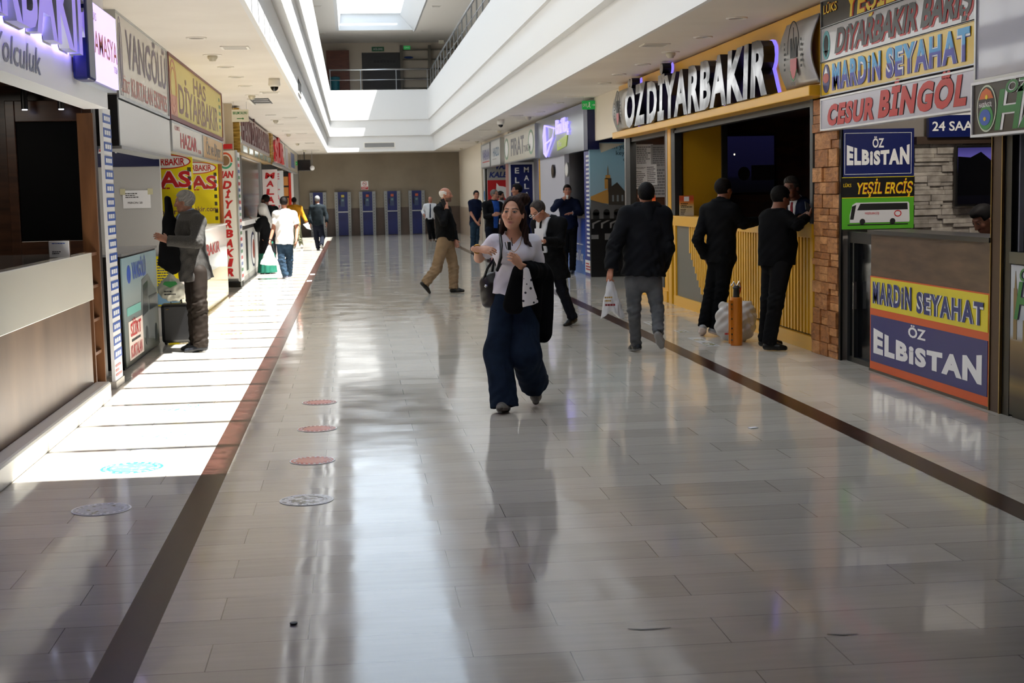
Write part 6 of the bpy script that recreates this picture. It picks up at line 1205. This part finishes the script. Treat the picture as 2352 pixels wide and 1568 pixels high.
# coat over her forearm
_e, _w = f.J['elL'], f.J['wrL']; _mid = (_e+_w)/2
def _coat(P):
    a, b = _e+V3((.02, .02, .01)), _w+V3((.035, .03, -.025)); d = rc(P, a, b, .078, .058)
    d = smin(d, rc(P, _e+V3((.02, .0, -.05)), _e+V3((.01, -.03, -.44)), .085, .075, f.f, .6), .05)
    d = smin(d, rc(P, _w+V3((.0, .05, -.05)), _w+V3((-.06, .04, -.29)), .06, .075, f.f, .55), .045)
    d = smin(d, rc(P, _mid+V3((.02, .06, -.05)), _mid+V3((0, .05, -.36)), .07, .08, f.f, .6), .04)
    d = smin(d, rc(P, _e+V3((-.04, -.02, -.4)), _e+V3((-.08, -.02, -.55)), .06, .05, f.f, .6), .03)
    d = np.maximum(d, -(rc(P, f.J['elL'], f.J['wrL']+nrm(_w-_e)*.1, .037, .03)))
    return d+wr(P, .007, 32, 1.5, (1, 1, .25))
c_ = (_e+_w)/2+V3((0, 0, -.24))
o = blob('coat', 'black coat draped over the walking woman\'s forearm', 'coat', _coat, c_, (.34, .32, .46), .007, C_black2)
_s0 = _w+V3((.03, -.055, -.03))
def _scarf(P):
    d = rc(P, _s0+V3((0, .012, .0)), _s0+V3((.035, .0, -.26)), .022, .062, f.f, .35); return np.maximum(d, -.255-(P[:, 2]-_s0[2])+.25*(P[:, 0]-_s0[0]-.035))+wr(P, .004, 40, .7, (1, 1, .2))
_sm = bpy.data.materials.new('polka_dot_cotton'); _sm.use_nodes = True; q = NT(_sm); tc = q.new('ShaderNodeTexCoord'); mp = q.new('ShaderNodeMapping'); mp.inputs['Rotation'].default_value = (0, .6, 0); mp.inputs['Scale'].default_value = (22, .01, 22); vo = q.new('ShaderNodeTexVoronoi', Scale=1., Randomness=.25); cr = q.new('ShaderNodeValToRGB'); cr.color_ramp.elements[0].position = .2; cr.color_ramp.elements[0].color = (.01, .01, .015, 1); cr.color_ramp.elements[1].position = .22; cr.color_ramp.elements[1].color = (*lin('#cdc8c8'), 1)
q.link(tc.outputs['Object'], mp.inputs[0]); q.link(mp.outputs[0], vo.inputs['Vector']); q.link(vo.outputs['Distance'], cr.inputs[0]); q.link(cr.outputs[0], q.b.inputs['Base Color']); q.b.inputs['Roughness'].default_value = .8
blob('scarf', 'white polka-dot cloth hanging out of the black coat', 'scarf', _scarf, _s0+V3((.02, 0, -.15)), (.14, .1, .22), .005, _sm)
# shoulder bag
_bt = f.J['shR']+V3((.035, -.03, .045))
_bc = V3((1.035, 10.62, .905))
def _bag(P):
    Q = P-_bc; d = ell(Q, (0, 0, -.03), (.1, .075, .14)); d = smax(d, -Q[:, 2]-.14, .03); d = smin(d, rc(Q, (-.04, 0, .07), (.05, 0, .09), .035, .03), .06); return d+wr(P, .005, 30, .4)
o = blob('shoulder_bag', 'dark brown-black handbag hanging from the walking woman\'s shoulder', 'bag', _bag, _bc, (.15, .14, .22), .006, noisy('black_brown_leather', '#15100f', '#2c1f1c', (1, 1, .5), 3., 5., .4, lo=.45, hi=.55))
_ob = V3(o.location)
b = MB(); b.tube([tuple(V3(p)-_ob) for p in (_bc+V3((.055, -.0, .1)), _bc+V3((.07, -.07, .22)), f.J['shR']+V3((.0, -.15, -.2)), f.J['shR']+V3((.028, -.155, -.11)), f.J['shR']+V3((.038, -.105, -.02)), f.J['shR']+V3((.04, -.03, .052)), f.J['shR']+V3((.035, .04, .05)), f.J['shR']+V3((.02, .11, -.04)), _bc+V3((.0, .06, .1)))], .0125, 8); b.build('strap', mat('black_strap', '#0d0d0f', .35), o, smooth=True)
b = MB(); b.tube([tuple(V3(p)-_ob) for p in (_bc+V3((-.07, -.03, .08)), _bc+V3((-.04, -.04, .16)), _bc+V3((.02, -.05, .24)), _bc+V3((.05, -.06, .26)))], .01, 8); b.build('handle', _mc['black_strap'], o, smooth=True)
MB().sphere(tuple(_bc+V3((-.06, -.09, .03))-_ob), .012).build('buckle', M_steel, o, smooth=True); MB().lathe(tuple(_bc+V3((.05, -.09, .0))-_ob), [(.026, -.03), (.028, 0), (.02, .03)], 14).build('tassel', mat('slate_tassel', '#2c3444', .6), o)

# ---- man with glasses, reading while walking
f = Fig('glasses', 235, (5, -38, 0), 232, .96, h=.0075); f.hands = {'L': dict(n=(.6, .3, .3), curl=.6), 'R': dict(n=(-.6, .3, .3), curl=.6)}
f.make('person', 'balding man in black suit jacket and white shirt looking down while walking'); f.build_body('#b58069', brow='#3a3230')
f.hair('receding', '#2a2523', '#4a4340'); f.top('jacket', C_black, .026, 'long', -.28, fold=.006, flare=.03, neck=.075); f.panel('shirt_front', C_shirt, .026, (-.05, -.1), (.05, .1), .3, 1.02, .018); f.panel('tie', C_black2, .026, (-.02, -.016), (.02, .016), .34, .98, .024); f.collar(C_shirt, .071, .05)
f.trousers(cloth('ink_trousers', '#15171f'), (.09, .07, .062)); f.shoes('#101012')
b = MB()
for x in (-1, 1): b.tube([tuple(f.hw((x*.033+.024*math.cos(a), .114, .008+.017*math.sin(a)))-f.org) for a in np.linspace(0, 2*PI, 15)[:-1]], .0018, 6, True); b.tube([tuple(f.hw(p)-f.org) for p in ((x*.057, .112, .012), (x*.078, .06, .014), (x*.08, .0, .012))], .0018, 6)
b.tube([tuple(f.hw(p)-f.org) for p in ((-.009, .116, .012), (.009, .116, .012))], .0018, 6); b.build('glasses', M_steel, f.root)
t = thing('white_jacket_panel', 'white paper sheets held by the man looking down', 'papers', tuple(f.J['haL']+V3((0, 0, -.02)))); MB().box(-.05, .05, -.004, .004, -.02, .16).build('sheet', M_paper, t)

# ---- man on the phone
f = Fig('phone', 105, (5, 2, 0), 100, .97, h=.0095); f.ext = {'fat': .03}; f.hands = {'R': dict(n=(.3, .6, .1), curl=.5), 'L': dict(curl=.5)}
f.make('person', 'white-haired man in black shirt and beige trousers talking on a phone'); f.build_body('#a9745e', brow='#6a625c', beard='#5c4a42'); f.hair('bald', '#b8b4b0', '#d2cecb')
f.top('shirt', C_black, .018, 'long', -.02, fold=.006); f.collar(C_black, .072, .05); f.trousers(C_beige, (.108, .088, .078), fold=.008); f.shoes('#0d0c0d')
_c = f.J['pel']+V3((0, 0, .02)); f.tube_part('belt', M_blackgloss, [_c+f.r*.178*math.cos(a)+f.f*.142*math.sin(a) for a in np.linspace(0, 2*PI, 29)[:-1]], .019, True)
t = thing('mobile_phone', 'black phone held to the ear of the white-haired man', 'phone', tuple(f.J['haR']+V3((-.035, -.02, .03))), .0); MB().box(-.034, .034, -.005, .005, -.07, .07).build('body', M_ink, t, bevel=.004); t.rotation_euler = (0, -.35, .2)
# ---- far man in white shirt and tie
f = Fig('tie_man', 180, (0, -6, 0), 180, .9, h=.014); f.make('person', 'bald man in white shirt and dark tie near the back wall'); f.build_body('#a8705c'); f.hair('bald', '#4a4440')
f.top('shirt', C_shirt, .02, 'long', -.04, cuff=-.06); f.panel('tie', C_navy, .02, (-.028, -.018), (.028, .018), .05, 1., .01); f.trousers(C_black); f.shoes('#3a2018')
# ---- black jacket with carrier bag
f = Fig('jacket', 6, (0, -2, 0), 4, .97, h=.0075); f.hands = {'L': dict(curl=1.15, n=(.7, .5, 0)), 'R': dict(curl=.4)}; f.ext = {'fat': .02}
f.make('person', 'man seen from behind in black hooded jacket and grey jeans carrying a white bag'); f.build_body('#a06a54'); f.hair('short', '#0c0b0c', '#161416')
f.top('jacket', C_jacket, .04, 'long', -.0, fold=.009, flare=.03, cuff=.01, seed=2.2)
_nk = f.J['nek']
sdf_obj('hood', lambda P: smin(rc(P, _nk+V3((-.1, -.03, .0)), _nk+V3((.1, -.03, .0)), .05, .05), rc(P, _nk+V3((0, -.1, -.02)), _nk+V3((0, -.12, -.12)), .07, .05, f.f, .6), .06)+wr(P, .005, 30, .3), _nk-.24, _nk+.2, .008, C_jacket, f.root, f.org)
f.trousers(C_greyj, (.094, .068, .056), fold=.006); f.shoes('#1b1e24', '#8a8a8c')
_b = f.J['haL']+V3((0, -.01, -.03))
def _cb(P):
    Q = P-_b; z = Q[:, 2]; u = np.clip(-z/.4, 0, 1); r = .016+.105*u**.8; d = (np.sqrt((Q[:, 0]-.02*u)**2+(Q[:, 1]/.75)**2)-r)*.8; d = np.maximum(d, -z-.36+.04*np.cos(Q[:, 0]*30)); d = np.maximum(d, z-.02)
    return d+wr(P, .007, 45, .9, (1.3, 1.3, .35))*np.clip(u*2, .1, 1)
M_plastic = mat('thin_white_plastic', '#d9dadf', .35); M_plastic.node_tree.nodes['Principled BSDF'].inputs['Transmission Weight'].default_value = .25
def bag_col(V): return None
o = blob('carrier_bag', 'white plastic carrier bag with red and gold lettering held by the man in black jacket', 'bag', _cb, _b+V3((.02, 0, -.19)), (.2, .16, .23), .007, M_plastic)
_ol = V3(o.location); q = _b-_ol
bars(o, mat('gold_ink', '#a8843a', .5), q[1]-.09, 2, q[0]-.075, q[0]+.05, q[2]-.23, q[2]-.165, 3); bars(o, mat('maroon_ink', '#7a1a22', .5), q[1]-.09, 1, q[0]-.07, q[0]+.06, q[2]-.275, q[2]-.235, 5)
# ---- two men at the yellow counter
f = Fig('black_left', 55, (0, -4, 0), 50, .98, h=.008); f.hands = {'R': dict(n=(0, 0, -1), curl=.3), 'L': dict(curl=.5)}
f.make('person', 'young man in black with white trainers leaning an arm on the yellow counter'); f.build_body('#8c5c48'); f.hair('short', '#0d0b0b', '#1c1615')
f.top('jacket', C_black, .024, 'long', -.06, fold=.006); f.collar(C_black, .072, .045); f.trousers(C_black2, (.094, .075, .066)); f.shoes('#8e8f92', '#c9b8b0')
f = Fig('black_right', 62, (8, -16, 0), 58, .96, h=.0075); f.ext = {'fat': .045}; f.hands = {'R': dict(n=(-.5, 0, .6), curl=.8), 'L': dict(n=(0, 0, -1), curl=.4)}
f.make('person', 'stocky man in black leaning on counter beside the stone pillar, looking at his phone'); f.build_body('#7d523f'); f.hair('short', '#0b0a0a', '#151211')
f.top('sweater', C_black2, .018, 'long', -.08, fold=.005); f.trousers(C_black, (.105, .082, .072)); f.shoes('#0c0c0d', '#0a0a0a')
t = thing('mobile_phone', 'phone in the hand of the stocky man at the counter', 'phone', tuple(f.J['haR']+V3((-.01, .0, .05)))); MB().box(-.035, .035, -.005, .005, -.05, .07).build('body', M_ink, t, bevel=.004); t.rotation_euler = (-.7, .5, .3)
# orange cylinder and sack between them
_px, _py = 4.0, 14.9
t = thing('orange_cylinder', 'tall orange metal tube with bolted seam standing on the floor at the yellow counter', 'tool', (3.93, 14.35, 0), .2)
M_orm = mat('orange_enamel', '#c8741a', .4); MB().lathe((0, 0, 0), [(.058, 0), (.06, .005), (.06, .49), (.056, .5)], 28).build('tube', M_orm, t, smooth=False)
MB().box(-.085, -.05, -.03, -.015, .02, .47).box(-.085, -.05, .0, .012, .02, .47).build('flange', M_orm, t)
for z in (.06, .12, .18, .28, .38, .43): b = MB().cyl((-.07, -.04, z), .009, .025, 'y', 8).build('bolt', M_steel, t)
MB().lathe((0, 0, .5), [(.035, 0), (.03, .08), (.04, .1), (.02, .12)], 16).build('neck', M_ink, t); MB().tube([(0, 0, .6), (-.03, 0, .66), (-.05, .01, .62)], .009).tube([(0, 0, .6), (.03, 0, .66), (.045, 0, .6)], .009).build('prong', M_steel, t); MB().tube([(.03, 0, .52), (.05, 0, .6), (.035, 0, .65)], .008).build('red_clip', M_red, t)
def _sack(P):
    Q = P-V3((4.02, 14.72, .0)); d = ell(Q, (0, 0, .19), (.22, .16, .21)); d = smin(d, ell(Q, (.12, .02, .3), (.1, .1, .13)), .06); d = smin(d, ell(Q, (-.12, 0, .32), (.07, .07, .1)), .05); return np.maximum(d, .004-Q[:, 2])+wr(P, .013, 30, .6)
o = blob('plastic_sack', 'bulging white plastic sack with red print behind the orange tube', 'bag', _sack, (4.02, 14.72, .24), (.3, .24, .26), .008, mat('dull_white_plastic', '#b9b6b4', .35))
MB().poly([(-.12, .22), (-.02, .3), (.0, .27), (-.06, .24), (-.01, .22)], -.165, -.16).build('red_print', M_red, o); bars(o, M_red, -.165, 1, -.16, -.02, .08, .12, 4)
# ---- clerk behind the yellow counter
f = Fig('navy_clerk', 232, (0, -8, 0), 235, .98, h=.008); f.make('person', 'grey-haired clerk in navy suit and red tie behind the yellow counter'); f.build_body('#7d5142', brow='#2a2422'); f.hair('top', '#2b2826', '#45413f')
f.top('jacket', C_navy, .024, 'long', -.1); f.panel('shirt_front', C_shirt, .024, (.0, -.07), (.01, .07), .4, 1., .006); f.panel('tie', cloth('crimson_silk', '#7a1a28', .5), .024, (-.02, -.02), (.025, .02), .42, .98, .011); f.collar(C_shirt, .07, .05); f.trousers(C_navy); f.shoes()
b = MB()
for x in (-1, 1): b.tube([tuple(f.hw((x*.033+.024*math.cos(a), .114, .008+.016*math.sin(a)))-f.org) for a in np.linspace(0, 2*PI, 13)[:-1]], .002, 6, True); b.tube([tuple(f.hw(p)-f.org) for p in ((x*.057, .112, .012), (x*.08, .0, .012))], .002, 6)
b.build('glasses', M_ink, f.root)
def seated(name_key, head, body, x, y, zh, lab, skin, hairc, hairc2, hst, topm, sc=.95, pitch=-20, h=.009):
    a = math.radians(body); F_ = V3((math.sin(a), math.cos(a), 0)); R_ = V3((math.cos(a), -math.sin(a), 0)); p = V3((x, y, 0)); z = lambda q: V3((0, 0, q)); b0 = zh-.72
    j = dict(hed=p+z(zh-.11)+F_*.1, nek=p+z(zh-.3)+F_*.03, pel=p+z(b0-.1+.0))
    for s_, sg in (('L', -1), ('R', 1)):
        j['sh'+s_] = p+R_*sg*.175+z(zh-.36)+F_*.02; j['el'+s_] = p+R_*sg*.22+F_*.1+z(zh-.62); j['wr'+s_] = p+R_*sg*.1+F_*.32+z(zh-.58); j['ha'+s_] = j['wr'+s_]+F_*.06-R_*sg*.03
        j['hp'+s_] = p+R_*sg*.09+z(b0-.12); j['kn'+s_] = p+R_*sg*.1+F_*.42+z(b0-.12); j['an'+s_] = p+R_*sg*.1+F_*.4+z(.08); j['to'+s_] = j['an'+s_]+F_*.18-z(.07)
    J[name_key] = {k: tuple(v) for k, v in j.items()}; g = Fig(name_key, head, (0, pitch, 0), body, sc, h=h); g.make('person', lab); g.build_body(skin); g.hair(hst, hairc, hairc2); g.top('sweater', topm, .018, 'long', -.05); g.trousers(C_black); g.shoes(); return g
g = seated('seat_a', 250, 250, 5.26, 16.9, 1.49, 'seated grey-haired person behind the yellow counter, only the head showing', '#6a4536', '#4a4644', '#5c5856', 'thin', C_black2)
for (sx, sy, sh, lab, rz) in ((5.28, 16.9, .66, 'black office stool behind the yellow counter', 0), (5.4, 11.5, .52, 'black office stool behind the ELBİSTAN counter', 0)):
    t = thing('office_stool', lab, 'stool', (sx, sy, 0)); MB().lathe((0, 0, 0), [(.22, 0), (.22, .03), (.03, .06), (.03, sh-.16), (.19, sh-.15), (.2, sh-.1), (.18, sh-.09)], 24).build('seat', M_ink, t)
g = seated('seat_b', 255, 250, 5.36, 11.5, 1.43, 'person seated low behind the ELBİSTAN counter with dark hair', '#7a5140', '#0d0c0d', '#151315', 'top', C_black2, pitch=-35)
# ---- men around the coach booth and beyond
f = Fig('drink', 184, (0, 4, 0), 182, .96, h=.011); f.hands = {'R': dict(n=(.6, .6, 0), curl=.6), 'L': dict(n=(0, 0, -1), curl=.3)}
f.make('person', 'dark-haired man in navy sweater drinking tea while leaning on the blue counter'); f.build_body('#a06b56'); f.hair('top', '#0e0c0c', '#1a1615'); f.top('sweater', C_navy, .022, 'long', -.05, fold=.006); f.trousers(C_black); f.shoes()
t = thing('tea_glass', 'small clear glass at the mouth of the man in navy sweater', 'glass', tuple(f.J['haR']+V3((.03, -.03, .0)))); MB().lathe((0, 0, 0), [(.022, -.03), (.018, 0), (.026, .04), (.024, .04), (.016, 0), (.018, -.025)], 18).build('glass', mat('tea_glass', '#cfd4d6', .1), t, smooth=True)
f.tube_part('wristwatch', M_steel, [f.J['wrL']+.034*(f.z*math.cos(a)+V3((.15, -1, 0))*math.sin(a)) for a in np.linspace(0, 2*PI, 13)[:-1]], .007, True)
f = Fig('navy_polo', 160, (12, -4, 0), 155, .94, h=.012); f.make('person', 'young man in navy polo shirt and blue jeans by the right wall'); f.build_body('#a9735c'); f.hair('short', '#0e0c0c'); f.top('polo_shirt', C_navy, .016, 'short', -.02); f.collar(C_navy, .07, .04); f.trousers(C_denim2, (.09, .07, .062)); f.shoes('#2a2a2c', '#b9b9bb')
f = Fig('blue_shirt', 130, (0, -4, 0), 145, .97, h=.011); f.make('person', 'grey-haired man in dark suit and bright blue shirt at the right-hand stalls'); f.build_body('#9a6a54'); f.hair('thin', '#4a4642', '#6a6662'); f.top('jacket', C_black, .026, 'long', -.14, flare=.02); f.panel('shirt_front', cloth('royal_blue_shirt', '#23468c', .7), .026, (-.06, -.1), (.06, .1), .0, 1., .012); f.collar(_mc['royal_blue_shirt'], .07, .045); f.trousers(cloth('blue_black_trousers', '#141824')); f.shoes()
f = Fig('bearded', 115, (0, -4, 0), 125, .95, h=.012); f.make('person', 'bearded dark-haired man in pale shirt behind the man in blue shirt'); f.build_body('#94644f', beard='#17110f'); f.hair('short', '#0e0c0b'); f.top('shirt', cloth('pale_grey_shirt', '#a9aab2', .8, .06), .018, 'long', -.05); f.trousers(C_black); f.shoes()
f = Fig('white_open', 268, (0, 0, 0), 262, .98, h=.010); f.make('person', 'dark-haired man in white shirt and navy jacket, mostly hidden behind the walking woman'); f.build_body('#93624e'); f.hair('top', '#0d0b0b', '#181413'); f.top('jacket', C_navy, .024, 'long', -.12); f.panel('shirt_front', C_shirt, .024, (-.06, -.09), (.06, .09), -.05, 1., .007); f.collar(C_shirt, .07, .045); f.trousers(C_black); f.shoes()
# ---- left side
f = Fig('grey_jacket', 285, (-3, -4, 0), 292, .97, h=.0075); f.hands = {'L': dict(n=(0, .8, -.4), curl=.6), 'R': dict(n=(.2, -.6, .1), curl=.9)}
f.make('person', 'elderly man in grey tweed jacket holding up a black garment at the stall'); f.build_body('#8a5f4c', brow='#5c5652'); f.hair('short', '#6d6a66', '#8d8a86')
f.top('jacket', C_tweed, .03, 'long', -.2, fold=.006, flare=.06); f.panel('shirt_front', C_lblue, .03, (-.02, -.08), (.03, .08), .5, 1., .006); f.collar(C_lblue, .073, .05); f.trousers(C_brown, (.092, .088, .08), fold=.008, hem=.03); f.shoes('#22252c', '#14161a')
f.tube_part('wristwatch', M_ink, [f.J['wrL']+.036*(f.z*math.cos(a)+V3((.2, -1, 0))*math.sin(a)) for a in np.linspace(0, 2*PI, 13)[:-1]], .009, True)
_g = f.J['haR']
def _gar(P):
    Q = P-_g; d = rc(Q, (.015, -.02, .17), (.03, -.05, -.1), .032, .06); d = smin(d, rc(Q, (.03, -.06, -.08), (.06, -.1, -.3), .075, .12, V3((.3, 1, 0))/1.044, .6), .06); d = smin(d, rc(Q, (.05, -.1, -.28), (.02, -.12, -.56), .13, .15, V3((.3, 1, 0))/1.044, .55), .07)
    d = np.maximum(d, -.62-Q[:, 2]+.5*np.abs(Q[:, 0]-.05)-.1*np.clip(Q[:, 0], -1, .05)); return d+wr(P, .009, 32, .4, (1, 1, .25))
blob('black_garment', 'black garment held up in front of the man in grey tweed', 'coat', _gar, _g+V3((.03, -.06, -.22)), (.26, .26, .46), .008, C_black2)
t = thing('suitcase', 'black hard suitcase standing on the floor behind the man in grey tweed', 'suitcase', (-2.0, 16.35, 0), .1)
box('shell', mat('black_suitcase', '#141416', .35), -.17, .17, -.12, .12, .02, .46, t, bevel=.035); MB().tube([(-.06, 0, .45), (-.06, 0, .49), (.06, 0, .49), (.06, 0, .45)], .01).build('handle', M_ink, t); MB().lathe((-.1, -.125, .4), [(.02, 0), (.02, .004)], 14).build('badge', M_gold, t)
for x in (-.13, .13):
    for y in (-.08, .08): MB().sphere((x, y, .018), .018).build('wheel', M_ink, t)
def _pb(P):
    Q = P-V3((-2.03, 16.22, .62)); d = ell(Q, (0, 0, .0), (.155, .1, .125)); d = smin(d, rc(Q, (-.02, 0, .08), (.0, 0, .18), .05, .02), .06); d = smin(d, ell(Q, (.08, .0, -.06), (.07, .06, .05)), .04); return np.maximum(d, -.135-Q[:, 2])+wr(P, .011, 36, .5)
o = blob('carrier_bag', 'pale plastic carrier bag with green print lying on the black suitcase', 'bag', _pb, (-2.03, 16.22, .65), (.24, .2, .26), .008, mat('cream_plastic', '#a9a79a', .35))
MB().poly([(-.08, .3), (0, .26), (.08, .3), (.06, .33), (-.06, .33)], -.11, -.105).build('green_print', M_green, o); bars(o, M_ink, -.108, 2, -.07, .07, .17, .235, 4)
f = Fig('white_polo', 0, (0, -3, 0), 2, .94, h=.0105); f.ext = {'fat': .02}; f.hands = {'L': dict(curl=1.1), 'R': dict(curl=.5)}
f.make('person', 'man in white polo shirt and jeans walking away with a white bag'); f.build_body('#a5705a'); f.hair('short', '#1a1614', '#2c2624')
f.top('polo_shirt', cloth('bright_white_cotton', '#e6e4e2', .85, .03), .022, 'short', -.06, fold=.007); f.collar(_mc['bright_white_cotton'], .07, .04); f.trousers(C_denim2, (.096, .078, .07), fold=.007); f.shoes('#4a4c5a', '#c9c9cb')
f.tube_part('wristwatch', M_ink, [f.J['wrL']+.036*(f.r*math.cos(a)+f.f*math.sin(a)) for a in np.linspace(0, 2*PI, 13)[:-1]], .008, True)
_b2 = f.J['haL']+V3((0, -.02, -.03))
def _cb2(P):
    Q = P-_b2; z = Q[:, 2]; u = np.clip(-z/.42, 0, 1); r = .016+.165*u**.85; d = (np.sqrt((Q[:, 0]+.03*u)**2+(Q[:, 1]/.6)**2)-r)*.75; d = np.maximum(d, -z-.4+.25*np.abs(Q[:, 0]+.05)*.3-.1*Q[:, 0]); d = np.maximum(d, z-.02); return d+wr(P, .008, 40, .3, (1.3, 1.3, .3))*np.clip(u*2, .1, 1)
blob('carrier_bag', 'white plastic carrier bag held by the man in white polo shirt', 'bag', _cb2, _b2+V3((-.02, 0, -.2)), (.26, .2, .26), .009, mat('bright_plastic', '#e4e4e6', .35))
f = Fig('headscarf', 292, (0, 0, 0), 292, .88, True, .0105); f.hands = {'L': dict(n=(0, 0, -1)), 'R': dict()}
f.make('person', 'woman in white headscarf, black coat and green skirt leaning at the counter'); f.build_body('#a5705a', '#8a4a48')
def _hs(P):
    Q = f.hloc(P); d = f.skull(Q)-.022; d = smin(d, ell(Q, (0, .0, -.06), (.085, .085, .08)), .04); d = smax(d, -ell(Q, (0, .12, -.025), (.06, .09, .085)), .012); d = smin(d, rc(Q, (.03, -.07, -.06), (.05, -.13, -.25), .08, .075), .05); d = smin(d, rc(Q, (.05, -.13, -.25), (.06, -.17, -.4), .06, .03), .05); return (d+.004*np.sin(Q[:, 0]*90+Q[:, 2]*20))*f.hk
sdf_obj('headscarf', _hs, f.hc-.5, f.hc+.3, .009, cloth('white_scarf', '#cfccc9', .8, .05), f.root, f.org); f.top('coat', C_black, .026, 'long', -.34, flare=.05)
def _sk(P):
    c = f.J['pel']; Q = P-c; u = np.clip((.1-Q[:, 2])/.95, 0, 1); a = .16+.10*u; x, y = Q@f.r, Q@f.f; th = np.arctan2(y, x); d = (np.sqrt(x*x+(y/.85)**2)-a-.012*u*np.sin(th*13))*.9; return np.maximum(np.maximum(d, Q[:, 2]-.05), .025-P[:, 2])
sdf_obj('skirt', _sk, f.J['pel']+V3((-.36, -.36, -1.1)), f.J['pel']+V3((.36, .36, .15)), .011, cloth('bottle_green', '#1f5a4a', .8, .15), f.root, f.org); f.shoes()
f = Fig('bald_black', 300, (0, 0, 0), 300, .95, h=.0115); f.make('person', 'balding man in black shirt behind the woman in white headscarf'); f.build_body('#7d5342'); f.hair('thin', '#17120f'); f.top('shirt', C_black, .02, 'long', -.05); f.trousers(C_black2); f.shoes()
f = Fig('mustard', 5, (0, -2, 0), 5, .93, h=.0135); f.hands = {'R': dict(curl=.9)}; f.make('person', 'man in mustard yellow sweatshirt walking away holding white papers'); f.build_body('#7d5342'); f.hair('short', '#15110f'); f.top('sweatshirt', cloth('mustard_fleece', '#a8741e', .9), .024, 'long', -.03); f.trousers(cloth('olive_cotton', '#6a6a54', .9), (.098, .08, .066), fold=.008); f.shoes('#b9b7b2', '#cfcdc8')
t = thing('paper_sheets', 'white paper sheets in the hand of the man in mustard sweatshirt', 'papers', tuple(f.J['haR']+V3((0, -.05, -.03)))); MB().poly([(-.14, .02), (.05, .08), (.12, -.16), (-.02, -.12)], -.004, .004).build('sheet', M_paper, t)
f = Fig('dark_walker', 4, (0, -2, 0), 4, .94, h=.013); f.make('person', 'grey-haired man in dark sweater and trousers walking away along the sunlit lane'); f.build_body('#8a5f4c'); f.hair('short', '#6a6a6a', '#7d7d7d'); f.top('sweater', cloth('slate_sweater', '#1c2226', .9), .024, 'long', -.03); f.collar(C_shirt, .07, .055); f.trousers(cloth('dull_navy_twill', '#12151f'), (.096, .08, .07)); f.shoes('#2a2a2e', '#8a8a84')
